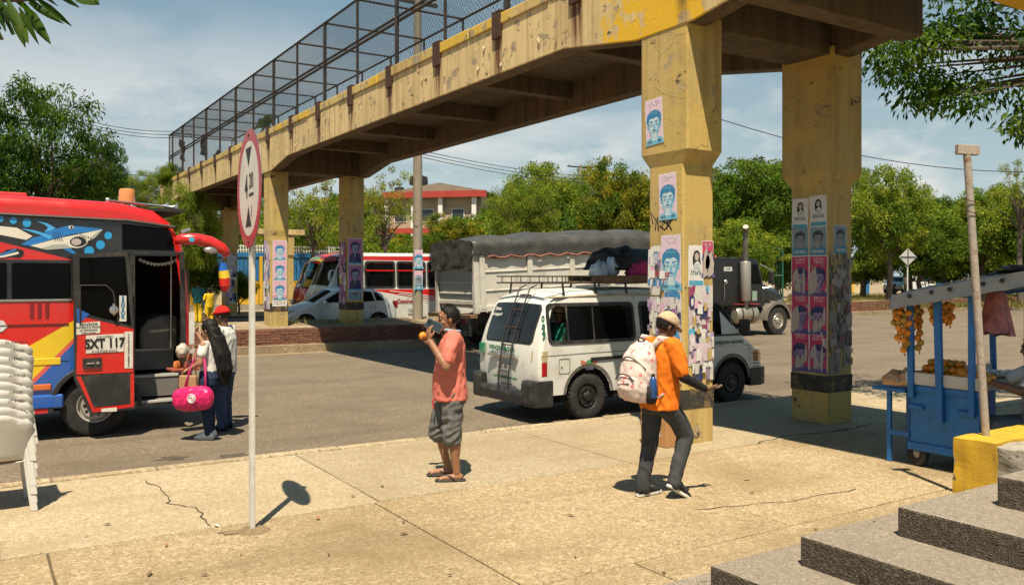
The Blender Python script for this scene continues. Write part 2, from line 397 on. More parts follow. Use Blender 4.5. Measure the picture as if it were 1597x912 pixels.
for nm,(a,c) in (('far',(KL[2],KL[3])),('mid',(KL[1],KL[2]))):
    d=Vector((c[0]-a[0],c[1]-a[1],0)); L=d.length; d.normalize(); nrm=Vector((-d.y,d.x,0)); b=MB(); bb=MB()
    for r in range(7):
        i=0
        while i*.268<L:
            s0=i*.268+(.134 if r%2 else 0); p0=Vector((a[0],a[1],0))+d*s0+nrm*(.30+random.uniform(-.006,.006)); z=.105+r*.078
            b.prism([p0+Vector((0,0,z)),p0+Vector((0,0,z+.066)),p0+nrm*.13+Vector((0,0,z+.066)),p0+nrm*.13+Vector((0,0,z))],d*.256); i+=1
    p0=Vector((a[0],a[1],.08))+nrm*.325; bb.prism([p0,p0+Vector((0,0,.54)),p0+nrm*.1+Vector((0,0,.54)),p0+nrm*.1],d*L)
    tag(b.build('brick_courses',m_brick,wall2,W=True),kind='stuff'); bb.build('mortar',m_mortar,wall2,W=True)
# ------------------------------------------------------------------ steps in the foreground
stp=thing('stair_flight','dark washed gravel concrete steps in the lower right foreground','steps',(3.3,3.0,0))
for i,(x,y,z) in enumerate([(2.5,3.75,.155),(2.9,3.5,.31),(3.30,3.24,.47),(3.70,2.98,.628),(4.13,2.70,.785),(4.58,2.42,.945),(5.05,2.14,1.10),(5.5,1.86,1.26)]):
    lo=-.02 if i<2 else z-.17
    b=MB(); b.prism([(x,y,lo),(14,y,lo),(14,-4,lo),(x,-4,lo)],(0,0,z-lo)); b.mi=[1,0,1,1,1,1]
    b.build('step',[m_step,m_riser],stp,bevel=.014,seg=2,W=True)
# yellow broken wall end beside the cart
yb=thing('concrete_block','broken concrete wall end painted yellow beside the steps','wall',(7.8,3.9,0))
m_yel=concrete('worn_yellow_paint',(.62,.36,.02),(.34,.30,.24),(.42,.24,.03),peelamt=.62,spk=1.6)
b=MB(); 
def noisybox(x0,x1,y0,y1,z0,z1,n=8,amp=.02):
    bm=bmesh.new(); bmesh.ops.create_cube(bm,size=1); bmesh.ops.subdivide_edges(bm,edges=bm.edges,cuts=n,use_grid_fill=True)
    for v in bm.verts:
        v.co=Vector((x0+(v.co.x+.5)*(x1-x0),y0+(v.co.y+.5)*(y1-y0),z0+(v.co.z+.5)*(z1-z0))); v.co+=mnoise.noise_vector(v.co*5)*amp
    q=MB(); q.v=[tuple(v.co) for v in bm.verts]; bm.verts.index_update()
    for f in bm.faces: q.af([v.index for v in f.verts])
    bm.free(); return q
noisybox(7.17,8.45,3.80,4.16,-.05,.61,12,.014).build('painted_end',m_yel,yb,W=True)
noisybox(7.2,8.5,2.55,3.81,-.05,.585,14,.03).build('broken_concrete',m_conc,yb,W=True)
# ================================================================== footbridge
fb=thing('footbridge','concrete footbridge with peeling cream paint and wire cage over the road','footbridge',(8.65,7.7,0))
def zb(Y): # soffit of the main girders
    for c in (7.7,24.3,39.3):
        d=abs(Y-c)
        if d<.5: return 4.97
        if d<2.05: return 4.97+(d-.5)/1.55*.25
    return 5.22
YE=40.6
ys=[1.5]+[7.7-2.05,7.2,8.2,9.75]+[24.3-2.05,23.8,24.8,26.35]+[37.25,38.8,39.8,YE]
def girder(x0,x1,y0):
    Y=[y0]+[y for y in ys if y>y0]
    return MB().prism([(x0,y,zb(y)) for y in Y]+[(x0,YE,6.0),(x0,y0,6.0)],(x1-x0,0,0))
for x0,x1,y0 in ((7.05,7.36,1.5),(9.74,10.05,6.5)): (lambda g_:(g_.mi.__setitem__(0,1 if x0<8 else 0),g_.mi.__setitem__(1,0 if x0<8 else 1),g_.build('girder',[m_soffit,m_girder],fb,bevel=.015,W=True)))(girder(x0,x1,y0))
MB().box(7.36,9.74,6.5,YE,5.72,5.92).box(7.362,10.04,1.5,6.498,5.722,5.922).build('deck_slab',m_soffit,fb,W=True)  # near part widened out of view, added to shade the second pillar
for x0 in (7.025,9.755):
    y=1.6 if x0<8 else 6.6
    while y<YE-.2:
        l=min(random.uniform(1.6,2.6),YE-y)
        MB().box(x0+random.uniform(-.012,.01),x0+.33,y+.01,y+l-.01,5.985+random.uniform(-.012,.006),6.165+random.uniform(-.012,.012)).build('coping_block',m_coping,fb,bevel=.02,seg=2,W=True)
        y+=l
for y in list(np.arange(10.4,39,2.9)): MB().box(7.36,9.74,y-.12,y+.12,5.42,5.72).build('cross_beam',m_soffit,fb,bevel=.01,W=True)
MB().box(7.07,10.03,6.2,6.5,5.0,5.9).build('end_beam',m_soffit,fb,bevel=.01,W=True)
MB().box(8.0,17,2.9,5.0,5.0,5.25).box(8.002,17,4.8,4.998,5.25,6.1).build('stair_ramp',m_girder,fb,W=True)
def pillar(x0,x1,y0,y1,capw,zc,z0,ztop):
    b=MB(); R_=[]
    for z,e in ((z0,0),(zc-.16,0),(zc,capw),(ztop,capw)): R_.append([(x0-e*.35,y0-e,z),(x1+e*.35,y0-e,z),(x1+e*.35,y1+e,z),(x0-e*.35,y1+e,z)])
    return b.loft(R_)
PIL=[(7.10,7.60,7.4,8.0,.11,3.50,-.02,5.1),(9.76,10.28,7.40,8.01,.13,3.40,-.02,5.1),(7.10,7.62,24.0,24.6,.02,3.3,.3,5.1),(9.38,9.93,24.0,24.6,.02,3.3,.3,5.1),(7.1,7.6,39.0,39.6,.1,3.3,.1,5.1),(9.5,10.05,39.0,39.6,.1,3.3,.1,5.1)]
pil=[]
for i,q in enumerate(PIL):
    o=pillar(*q).build('pillar',m_pillar,fb,bevel=.02,seg=2,W=True); pil.append(o)
    bx=MB(); e=.004; x0,x1,y0,y1=q[:4]
    zz0=.42 if i<2 else 1.0
    bx.loft([[(x0-e,y0-e,z),(x1+e,y0-e,z),(x1+e,y1+e,z),(x0-e,y1+e,z)] for z in (zz0,zz0+.23)],cap=False)
    if i<4: bx.build('painted_band',mat('worn_black_paint',(.035,.032,.027),.7,var=.4,vs=8,dirt=.9,dcol=(.33,.22,.08),ds=5),o).location=(-fb.location.x,-fb.location.y,0)
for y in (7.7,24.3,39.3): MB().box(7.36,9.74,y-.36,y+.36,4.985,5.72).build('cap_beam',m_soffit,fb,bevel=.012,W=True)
pillar(12.2,12.7,39.2,39.7,.05,3.0,.1,4.0).build('pillar',m_pillar,fb,W=True)
MB().box(9.5,13.2,39.1,41,3.95,4.2).build('far_landing',m_girder,fb,W=True)
# rusty bracket plates and cage
pj=[11.52+2.08*i for i in range(-4,14)]
for y in pj:
    MB().box(7.003,7.04,y-.13,y+.13,5.78,6.21).box(7.0,7.3,y-.128,y+.128,6.196,6.215).build('bracket_plate',m_rust,fb,bevel=.004,W=True)
CT=8.15
for i,y in enumerate(pj):
    if y>39.4 : continue
    r=.045 if i%2==0 else .032
    for x in (7.2,9.88):
        if x>8 and y<7: continue
        MB().tube([(x,y,6.1),(x,y,CT)],r if x<8 else .03,7).build('cage_post',m_steel,fb,smooth=.8,W=True)
    if y>7: MB().tube([(7.2,y,CT),(9.88,y,CT)],.026,6).build('cage_tie',m_steel,fb,smooth=.8,W=True)
for x,z,y0 in ((7.2,CT,2),(9.88,CT,6.6),(7.2,7.22,2),(7.2,7.12,2),(9.88,7.2,6.6),(8.62,CT,6.6)): MB().tube([(x,y0,z),(x,39.3,z)],.028,6).build('cage_rail',m_steel,fb,smooth=.8,W=True)
MB().tube([(7.2,39.3,6.1),(7.2,39.3,CT),(9.88,39.3,CT),(9.88,39.3,6.1)],.03,6).build('cage_rail',m_steel,fb,W=True)
def chain(o,du,dv,Lu,Lv,sp=.115,r=.0032):
    """woven wire panel: two families of diagonal wires"""
    b=MB(); o=Vector(o);du=Vector(du);dv=Vector(dv); n=du.cross(dv)
    for s in (1,-1):
        k=-Lv
        while k<Lu:
            t0=max(0,-k) ; t1=min(Lv,Lu-k)
            if t1>t0+.02:
                if s>0: p=o+du*(k+t0)+dv*t0; q=o+du*(k+t1)+dv*t1
                else: p=o+du*(k+t0)+dv*(Lv-t0); q=o+du*(k+t1)+dv*(Lv-t1)
                d=(q-p).normalized(); a=d.cross(n).normalized()*r; c=n*r
                i=b.av([p+a,p-a*.5+c*.87,p-a*.5-c*.87,q+a,q-a*.5+c*.87,q-a*.5-c*.87]); b.af((i,i+1,i+4,i+3),(i+1,i+2,i+5,i+4),(i+2,i,i+3,i+5))
            k+=sp
    return b
for nm,(o,du,dv,Lu,Lv) in {'a':((7.2,4,6.16),(0,1,0),(0,0,1),35.3,1.99),'b':((9.88,7,6.16),(0,1,0),(0,0,1),32.3,1.99),'c':((7.2,7,CT),(0,1,0),(1,0,0),32.3,2.68),'d':((7.2,39.3,6.16),(1,0,0),(0,0,1),2.68,1.99)}.items():
    tag(chain(o,du,dv,Lu,Lv).build('chain_link_mesh',m_wire,fb,W=True,fix=False),kind='stuff')
# torn dark sheeting snagged in the cage's far end
rr=random.Random(8); m_sheet=mat('dark_sheeting',(.03,.03,.032),.8)
for k in range(3):
    b=MB(); y=rr.uniform(36,38.5); x=rr.uniform(7.2,8.6); z=rr.uniform(7.2,8.1); rows=[]
    for i in range(6): rows.append([(x+rr.uniform(-.1,.1)+j*.12,y+rr.uniform(-.08,.08)+j*.2,z-i*.17+rr.uniform(-.05,.05)) for j in range(4)])
    b.loft(rows,cap=False,closed=False).build('torn_sheeting',m_sheet,fb,W=True,fix=False)
# ================================================================== posters
PINK=(.72,.40,.55); MAG=(.52,.045,.13); BLU=(.025,.20,.40); LBL=(.24,.52,.68); NAVY=(.03,.035,.12); WHT=(.70,.68,.65); LIL=(.40,.28,.50); CYA=(.05,.38,.62)
def flat(b,pts,layer,col):
    b.col=col; b.poly([(x,-.0015-layer*.0007,z) for x,z in pts])
def scribble(b,rr,x0,x1,z0,z1,layer,col,n=5):
    """a hand-lettered line: short strokes"""
    w=(x1-x0)/n
    for i in range(n):
        cx=x0+(i+.5)*w; h=z1-z0
        for k in range(2):
            a=rr.uniform(-.4,.4); dx=math.sin(a)*h*.4; sx=cx+rr.uniform(-.25,.25)*w
            flat(b,[(sx-dx-.004,z0),(sx-dx+.004,z0),(sx+dx+.004,z1),(sx+dx-.004,z1)],layer,col)
        zz=rr.uniform(z0,z1); flat(b,[(cx-w*.4,zz),(cx+w*.4,zz+.004),(cx+w*.4,zz+.011),(cx-w*.4,zz+.008)],layer,col)
def portrait(b,cx,cz,s,dark,light,mid,L=2,moust=True):
    """head and shoulders in two inks, s = head height"""
    e=lambda x,z,rx,rz,a=0,n=18:[(cx+px*s,cz+pz*s) for px,pz in ellipse(x,z,rx,rz,n,a)]
    flat(b,[(cx-.52*s,cz-.78*s),(cx+.52*s,cz-.78*s),(cx+.46*s,cz-.58*s),(cx+.18*s,cz-.46*s),(cx-.18*s,cz-.46*s),(cx-.46*s,cz-.58*s)],L,mid)
    flat(b,[(cx-.16*s,cz-.62*s),(cx+.16*s,cz-.62*s),(cx+.15*s,cz-.3*s),(cx-.15*s,cz-.3*s)],L+1,light)
    flat(b,e(0,.2,.42,.33),L+1,dark)
    flat(b,e(0,-.05,.335,.45),L+2,light)
    flat(b,e(-.345,.0,.06,.12),L+2,mid); flat(b,e(.345,.0,.06,.12),L+2,mid)
    flat(b,[(cx+q[0]*s,cz+q[1]*s) for q in ((-.35,.02),(-.31,.18),(-.2,.27),(-.02,.25),(.16,.29),(.3,.19),(.35,.02),(.42,.16),(.42,.36),(.28,.52),(.05,.58),(-.2,.54),(-.38,.40),(-.43,.18))],L+3,dark)
    for k in range(5): flat(b,[(cx+(-.26+.12*k)*s,cz+(.40+.05*math.sin(k*2))*s),(cx+(-.14+.12*k)*s,cz+(.50+.03*math.sin(k))*s),(cx+(-.15+.12*k)*s,cz+.45*s)],L+4,mid)
    flat(b,[(cx+q[0]*s,cz+q[1]*s) for q in ((-.33,-.02),(-.27,-.05),(-.22,-.24),(-.12,-.42),(-.2,-.38),(-.3,-.2))],L+3,mid)
    flat(b,[(cx+q[0]*s,cz+q[1]*s) for q in ((.10,-.45),(.25,-.30),(.335,-.05),(.30,.1),(.20,-.1),(.14,-.25))],L+3,mid)
    for sx in (-1,1):
        flat(b,e(sx*.16,.02,.115,.07),L+3,mid); flat(b,e(sx*.16,.02,.085,.045),L+4,light); flat(b,e(sx*.16,.02,.03,.035),L+5,dark)
        flat(b,[(cx+sx*x*s,cz+z*s) for x,z in ((.05,.10),(.27,.13),(.27,.16),(.06,.14))],L+4,dark)
    flat(b,[(cx+q[0]*s,cz+q[1]*s) for q in ((-.02,.02),(.03,.02),(.08,-.14),(.0,-.17),(-.06,-.14))],L+3,mid)
    if moust: flat(b,[(cx+q[0]*s,cz+q[1]*s) for q in ((-.19,-.29),(-.06,-.185),(.06,-.185),(.19,-.29),(.1,-.245),(-.1,-.245))],L+4,dark)
    flat(b,e(0,-.30,.10,.03),L+4,mid); flat(b,e(0,-.295,.08,.012),L+5,WHT)
def postermesh(kind,w,h,seed=0):
    rr=random.Random(seed); b=MB(); x0,x1,z0,z1=-w/2,w/2,-h/2,h/2
    n=7; rag=lambda a,c,k:[(a[0]+(c[0]-a[0])*i/n+rr.uniform(-k,k),a[1]+(c[1]-a[1])*i/n+rr.uniform(-k,k)) for i in range(n)]
    k=.003
    o=rag((x0,z0),(x1,z0),k)+rag((x1,z0),(x1,z1),k)+rag((x1,z1),(x0,z1),k)+rag((x0,z1),(x0,z0),k)
    b.col=WHT; b.prism([(x,0,z) for x,z in o],(0,-.0015,0))
    inn=[(x*.93,z*.96) for x,z in o]
    if kind in('pink','pale'):
        pc=PINK if kind=='pink' else (.70,.52,.64)
        flat(b,inn,1,pc)
        for i in range(26): # mottled half-tone ground
            cx,cz=rr.uniform(x0*.85,x1*.85),rr.uniform(z0*.9,z1*.9); flat(b,ellipse(cx,cz,rr.uniform(.005,.02),rr.uniform(.004,.012),7),1.5,[min(1,c*rr.uniform(.8,1.25)) for c in pc])
        scribble(b,rr,x0*.6,x1*.6,z1*.78,z1*.90,2,WHT,5); scribble(b,rr,x0*.45,x1*.5,z1*.66,z1*.75,2,WHT,4)
        portrait(b,0,-h*.07,h*.56,BLU,(.50,.64,.70),(.15,.44,.62),2)
        scribble(b,rr,x0*.8,x0*.3,z0*.9,z0*.84,9,NAVY,3); scribble(b,rr,x1*.4,x1*.8,z0*.9,z0*.84,9,NAVY,3)
    elif kind=='magenta':
        flat(b,inn,1,MAG); scribble(b,rr,x0*.6,x1*.6,z1*.74,z1*.88,2,(.7,.45,.5),5); scribble(b,rr,x0*.5,x1*.5,z1*.60,z1*.70,2,(.7,.45,.5),4)
        portrait(b,.0,-h*.12,h*.55,NAVY,(.30,.22,.36),(.10,.08,.24),2)
        for i in range(rr.randint(1,3)): # torn strips
            cx=rr.uniform(x0*.7,x1*.7); zz=rr.uniform(z0*.7,z1*.4); L=rr.uniform(.08,.2); ww=rr.uniform(.02,.06)
            flat(b,[(cx-ww+rr.uniform(-.02,.02),zz-L),(cx+ww*.5,zz-L*.8),(cx+ww,zz),(cx+ww*.3,zz+L),(cx-ww*.6,zz+L*.7),(cx-ww*1.2,zz)],9,(.46,.40,.36))
    elif kind=='woman':
        scribble(b,rr,x0*.7,x1*.7,z0*.42,z0*.20,2,(.05,.2,.3),6); flat(b,[(x0*.9,z0*.92),(x1*.9,z0*.92),(x1*.9,z0*.68),(x0*.9,z0*.68)],2,(.08,.35,.5))
        cz=z1*.42; s=h*.36
        flat(b,[(p[0]*s,cz+p[1]*s) for p in ((-.30,-.55),(-.36,.0),(-.2,.42),(.1,.5),(.3,.3),(.34,-.1),(.42,-.5),(.15,-.2),(-.1,-.3))],2,(.015,.013,.015))
        flat(b,[(p[0],cz+p[1]) for p in ellipse(.02*s,.06*s,.19*s,.26*s)],3,(.48,.42,.38)); flat(b,[(p[0]*s,cz+p[1]*s) for p in ((-.3,-.75),(.4,-.75),(.25,-.4),(-.15,-.4))],3,(.5,.5,.5))
    elif kind=='bluegrey':
        flat(b,inn,1,(.22,.30,.36)); portrait(b,0,h*.08,h*.5,(.03,.04,.07),(.30,.30,.30),(.13,.18,.24),2,False)
        flat(b,[(x0*.92,z0*.94),(x1*.92,z0*.94),(x1*.92,z0*.45),(x0*.92,z0*.45)],9,(.05,.26,.42)); scribble(b,rr,x0*.7,x1*.7,z0*.8,z0*.6,10,WHT,6)
    elif kind=='suit':
        flat(b,inn,1,(.45,.16,.34)); portrait(b,0,h*.12,h*.42,NAVY,(.42,.40,.55),(.06,.07,.18),2)
        flat(b,[(p[0]*w,p[1]*h) for p in ((-.4,-.42),(.42,-.42),(.36,-.12),(.1,-.05),(-.1,-.05),(-.34,-.14))],3,NAVY); flat(b,[(-.03*w,-.05*h),(.03*w,-.05*h),(0,-.3*h)],4,WHT)
        flat(b,[(x0*.9,z0*.95),(x1*.9,z0*.95),(x1*.9,z0*.84),(x0*.9,z0*.84)],5,CYA)
    elif kind=='number':
        flat(b,[(x0*.9,z1*.2),(x1*.9,z1*.05),(x1*.9,z1*.45),(x0*.9,z1*.6)],1,LIL); portrait(b,0,z1*.62,h*.26,(.2,.3,.4),(.6,.62,.66),(.4,.48,.55),2)
        flat(b,[(x0*.95,z0*.35),(x1*.95,z0*.35),(x1*.95,z0*.02),(x0*.95,z0*.02)],2,WHT); flat(b,[(x0*.95,z0*.95),(x1*.95,z0*.95),(x1*.9,z0*.6),(0,z0*.45),(x0*.95,z0*.62)],2,(.05,.22,.45))
        flat(b,[(x0*.6,z0*.02),(x1*.6,z0*.2),(x1*.2,z1*.3)],2,(.35,.05,.2))
    elif kind=='text':
        for i in range(5): scribble(b,rr,x0*.8,x1*.8,z1*(.8-.36*i),z1*(.95-.36*i),2,(.12,.11,.1),8)
    me=b.mesh('poster'); me.materials.append(m_print); return me
def paste(p,me,face,pos,z,a=0,off=.004):
    """face 'x': looks to -X, pos = Y ; face 'y': looks to -Y, pos = X"""
    q=PIL[pil.index(p)]; e=q[4] if z>q[5] else 0
    if face=='x': loc=(q[0]-e*.35-off,pos,z); rot=(0,R(0),-pi/2)
    else: loc=(pos,q[2]-e-off,z); rot=(0,0,0)
    o=inst('poster',me,p,(loc[0]-8.65,loc[1]-7.7,loc[2])); M=Matrix.Rotation(rot[2],4,'Z')@Matrix.Rotation(a,4,'Y'); o.rotation_euler=M.to_euler(); return o
pk=[postermesh('pale',.31,.56,i) for i in range(3)]
paste(pil[0],pk[0],'x',7.86,3.90,R(-3)); paste(pil[0],pk[1],'x',7.66,2.97,R(-2)); 
pb=paste(pil[0],postermesh('pale',.34,.66,7),'x',7.60,2.17,R(-1),.006)
nm=postermesh('number',.29,.46,3)
paste(pil[0],nm,'x',7.87,2.10,R(2)); q=paste(pil[0],nm,'x',7.58,1.95,0,.0045)
m_red=mat('red_ink',(.45,.02,.03),.6)
for yy,zz in ((7.88,2.03),(7.70,2.02)):
    MB((.65,.63,.62)).box(-.085,.085,-.002,0,-.045,.045).build('number_strip',m_print,pil[0]).location=(7.10-.015-8.65,yy-7.7,zz); o=pil[0].children[-1]; o.rotation_euler=(0,0,-pi/2)
    lettering('#329',.075,m_red,pil[0],(7.10-.019-8.65,yy-7.7,zz),(pi/2,0,-pi/2),bold=.0015)
paste(pil[0],postermesh('woman',.26,.5,5),'y',7.31,2.12,R(1)); paste(pil[0],postermesh('magenta',.19,.42,6),'y',7.50,2.22,R(-1),.005)
def collage(u0,u1,z0,z1,n,seed,pal,big=.11):
    """layers of torn paper scraps, u right, z up"""
    rr=random.Random(seed); b=MB()
    for i in range(n):
        cx=rr.uniform(u0,u1); cz=rr.uniform(z0,z1); r=rr.uniform(.5,1)*big*(1.7 if i<n*.25 else (1.0 if i<n*.6 else .5)); kx=rr.uniform(.6,1.3)
        hw_,hh=r*kx*.75,r*1.15; pts=[]
        for (ax,az),(bx_,bz) in (((-1,-1),(1,-1)),((1,-1),(1,1)),((1,1),(-1,1)),((-1,1),(-1,-1))):
            for k in range(4):
                t=k/4; j=.05 if rr.random()<.7 else .35
                pts.append((min(max(cx+hw_*(ax+(bx_-ax)*t+rr.uniform(-j,j)),u0),u1),min(max(cz+hh*(az+(bz-az)*t+rr.uniform(-j,j)),z0-.03),z1+.03)))
        col=rr.choice(pal if i>n*.22 else pal[:max(2,len(pal)//2)]); L=i*.012
        b.col=col; b.poly([(x,-.0012-L*.03,z) for x,z in pts])
        if i>n*.4 and rr.random()<.5:
            for t in range(3): scribble(b,rr,max(u0,cx-r*.7),min(u1,cx+r*.7),cz-r*.4+t*r*.35,cz-r*.4+t*r*.35+r*.22,L*.04+.9,rr.choice(((.02,.02,.03),(.3,.02,.05),NAVY,(.05,.2,.35))),4)
    return b
PAL=[WHT,WHT,WHT,WHT,WHT,(.6,.58,.55),(.62,.59,.55),(.55,.52,.48),(.62,.50,.56),(.55,.45,.52),PINK,LIL,(.30,.14,.34),(.3,.05,.12),NAVY,CYA,(.47,.335,.125),(.47,.335,.125),(.05,.05,.055),(.25,.2,.3)]
def collage_on(p,face,u0,u1,z0,z1,n,seed,pal=PAL,big=.11):
    q=PIL[pil.index(p)]
    o=collage(u0,u1,z0,z1,n,seed,pal,big).build('torn_posters',m_print,p,fix=False); tag(o,kind='stuff')
    if face=='x': o.location=(q[0]-.003-8.65,q[3]-7.7,0); o.rotation_euler=(0,0,-pi/2)
    else: o.location=(q[0]-8.65,q[2]-.003-7.7,0)
collage_on(pil[0],'x',.02,.58,.75,1.72,120,1); collage_on(pil[0],'y',.08,.48,.78,1.86,80,2); collage_on(pil[0],'x',.03,.22,1.8,2.35,20,3)
mg=[postermesh('magenta',.30,.53,20+i) for i in range(3)]; wm=[postermesh('woman',.275,.43,30+i) for i in range(2)]; bgm=postermesh('bluegrey',.28,.40,33)
for i,y in enumerate((7.85,7.55)):
    paste(pil[1],wm[i],'x',y,2.87 if i==0 else 2.89,R(2-3*i)); paste(pil[1],bgm,'x',y,2.48)
    for k,z in enumerate((2.02,1.49,.97)): paste(pil[1],mg[(i+k)%3],'x',y,z,R(.6*i))
paste(pil[1],bgm,'y',10.02,2.5)
GP=[(.3,.28,.26),(.22,.20,.18),(.14,.12,.11),(.35,.30,.28),(.25,.08,.12),(.08,.07,.07),(.3,.22,.1)]  # scrap colours greyed down: shade of this pillar face put into the paper
collage_on(pil[1],'y',.03,.5,.7,2.3,90,5,GP,.09); collage_on(pil[1],'x',0.0,.6,.68,2.3,30,6,[WHT,(.4,.36,.34),(.5,.45,.42),(.3,.2,.1)],.05)
p3=[postermesh('pink',.40,.56,40+i) for i in range(2)]; tx=postermesh('text',.42,.3,44)
for k in range(3): paste(pil[2],p3[k%2],'y',7.37,2.75-.57*k)
paste(pil[2],tx,'y',7.37,1.3); collage_on(pil[2],'x',.02,.58,1.1,3.0,60,9,[WHT,(.6,.5,.6),LIL,NAVY,CYA,WHT],.13)
st=[postermesh('suit',.46,.78,50+i) for i in range(2)]
for k in range(2): paste(pil[3],st[k],'y',9.655,2.75-.80*k)
paste(pil[3],postermesh('bluegrey',.46,.26,55),'y',9.655,1.42)
collage_on(pil[3],'x',.02,.58,1.2,3.0,70,10,[(.3,.12,.25),LIL,(.5,.3,.42),WHT,NAVY,MAG],.13)
for k in range(3): paste(pil[5],postermesh('pink',.42,.6,60+k),'x',39.3,2.6-.62*k)
collage_on(pil[5],'y',.03,.5,.8,3.0,50,12,[WHT,(.5,.5,.6),LIL,NAVY,WHT],.13)
# black spray-paint scrawl on the near pillar
b=MB(); rr=random.Random(3)
cur=[[(.08,.02),(.03,.16),(.14,.06),(.12,-.05)],[(.18,-.06),(.16,.1)],[(.2,.05),(.27,.10),(.24,-.04),(.32,.08)],[(.34,-.04),(.36,.1),(.42,.06),(.35,.02),(.43,-.06)],[(.02,-.01),(.03,.01)],[(.2,.0),(.3,-.05),(.4,.02),(.46,.12)],[(.22,.08),(.32,.02),(.45,.06)]]
for s_ in cur:
    P=[Vector((-x*.95,-.0,z*1.1)) for x,z in s_]
    b.tube([(0,p.x,p.z) for p in P],[.011]*len(P),5)
o=b.build('spray_scrawl',m_ink,pil[0]); o.location=(7.099-8.65,8.0-7.7,2.62); o.scale=(.12,1,1); tag(o,kind='stuff')
# peeled paint curls on the pillar and girder
m_curl=mat('paint_curl',(.66,.52,.30),.7)
b=MB(); rr=random.Random(5)
def curl(p,w,h,ax):
    rows=[]
    for i in range(5):
        t=i/4; out=.05*math.sin(t*2.2)*h*4; z=-h*t
        k=w*(1-.35*t)
        rows.append([(p[0]-out+.0,p[1]-k/2+rr.uniform(-.01,.01),p[2]+z),(p[0]-out-.01,p[1],p[2]+z-.01),(p[0]-out,p[1]+k/2+rr.uniform(-.01,.01),p[2]+z)])
    b.loft(rows,cap=False,closed=False)
for i in range(14): curl((7.045,rr.uniform(9,24),rr.uniform(5.35,5.9)),rr.uniform(.02,.07),rr.uniform(.03,.08),0)
for i in range(5): curl((7.095,rr.uniform(7.3,7.6) if i<11 else rr.uniform(7.3,8.1),rr.uniform(3.6,4.9)),rr.uniform(.015,.04),rr.uniform(.03,.09),0)
tag(b.build('paint_curls',m_curl,fb,W=True,fix=False),kind='stuff')
# ================================================================== height-limit sign
sg=thing('height_limit_sign','round red and white height limit sign reading 4.20 on white post','sign',(1.86,6.73,0),R(-4))
m_galv=mat('white_galvanised_post',(.62,.60,.55),.5,.1,.1,6,dirt=.5,dcol=(.3,.24,.16),ds=7)
b=MB(); T=2.28
for x0,x1,y0,y1 in ((.0,.006,-.032,.032),(-.03,.0,-.037,-.031),(-.03,.0,.031,.037)): b.box(x0,x1,y0,y1,-.05,3.10)
b.build('post',m_galv,sg)
zc=2.69; rd=.465
m_sred=mat('sign_red',(.42,.025,.03),.35,var=.12,vs=3,dirt=.3,dcol=(.5,.3,.25),ds=5); m_swht=mat('sign_white',(.66,.63,.56),.35,var=.08,vs=3,dirt=.35,dcol=(.42,.34,.22),ds=4)
b=MB(); b.lathe([(rd,-.034),(rd,-.036),(rd,-.033)],40,(0,0,zc),(1,0,0)); b.v=[(x-.0,y,z) for x,y,z in b.v]
b.build('disc',mat('sign_back',(.4,.4,.4),.5,.6),sg)
b=MB()
def ringf(r0,r1,x,m):
    P=[(x,r0*math.cos(a),zc+r0*math.sin(a)) for a in [2*pi*i/48 for i in range(48)]]; Q=[(x,r1*math.cos(a),zc+r1*math.sin(a)) for a in [2*pi*i/48 for i in range(48)]]
    return MB().loft([P,Q],cap=False)
ringf(rd-.001,rd*.80,-.0385,0).build('red_border',m_sred,sg)
MB().poly([(-.0385,rd*.80*math.cos(2*pi*i/48),zc+rd*.80*math.sin(2*pi*i/48)) for i in range(48)]).build('white_face',m_swht,sg)
def signpoly(pts,nm,m): MB().prism([(-.0395,-x,zc+z) for x,z in pts],(-.001,0,0)).build(nm,m,sg)
signpoly([(-.11,.32),(.11,.32),(0,.17)],'arrow',m_ink); signpoly([(-.11,-.30),(.11,-.30),(0,-.14)],'arrow',m_ink)
signpoly([(.02,-.065),(.19,-.065),(.19,-.043),(.02,-.043)],'underline',m_ink); signpoly([(.10,-.23),(.125,-.23),(.125,-.14),(.10,-.14)],'sticker',mat('worn_grey',(.2,.19,.18),.7))
lettering('4',.27,m_ink,sg,(-.0405,.085,zc+.01),(pi/2,0,-pi/2),.85,bold=.003); lettering('20',.17,m_ink,sg,(-.0405,-.105,zc+.05),(pi/2,0,-pi/2),.9,bold=.001)
for z in (.42,-.42): MB().lathe([(.012,0),(.012,.006),(.006,.009)],8,(-.038,0,zc+z),(-1,0,0)).build('bolt',m_steel,sg)
MB().lathe([(.13,0),(.09,.02),(.05,.03)],14,(0,0,.0),(0,0,1)).build('footing',m_pst,sg)
# ================================================================== leaning rusty post on the yellow block
lp=thing('leaning_post','rust-speckled white steel post leaning beside the fruit cart','post',(7.46,4.03,.60))
m_rpost=mat('rusted_white_paint',(.36,.31,.25),.75,var=.3,vs=9,bump=.4,bs=30,dirt=.95,dcol=(.16,.06,.025),ds=9)
top=Vector((-.14,.09,2.46)); MB().tube([(0,0,-.02),top*.35,top*.7,top],[.033,.032,.032,.031],12).build('tube',m_rpost,lp,smooth=.9)
M=Matrix.Translation(top)@Matrix.Rotation(R(-30),4,'Z')@Matrix.Rotation(R(3),4,'Y'); b=MB(); b.M=M; b.box(-.095,.095,-.03,.03,.0,.085); b.build('cap_plate',m_rpost,lp,bevel=.004)
for t in (.80,.84): MB().tube([top*t+Vector((math.cos(a)*.045,math.sin(a)*.045,.02*math.sin(a))) for a in [2*pi*i/12 for i in range(13)]],.004,4).build('wire_tie',m_rust,lp)
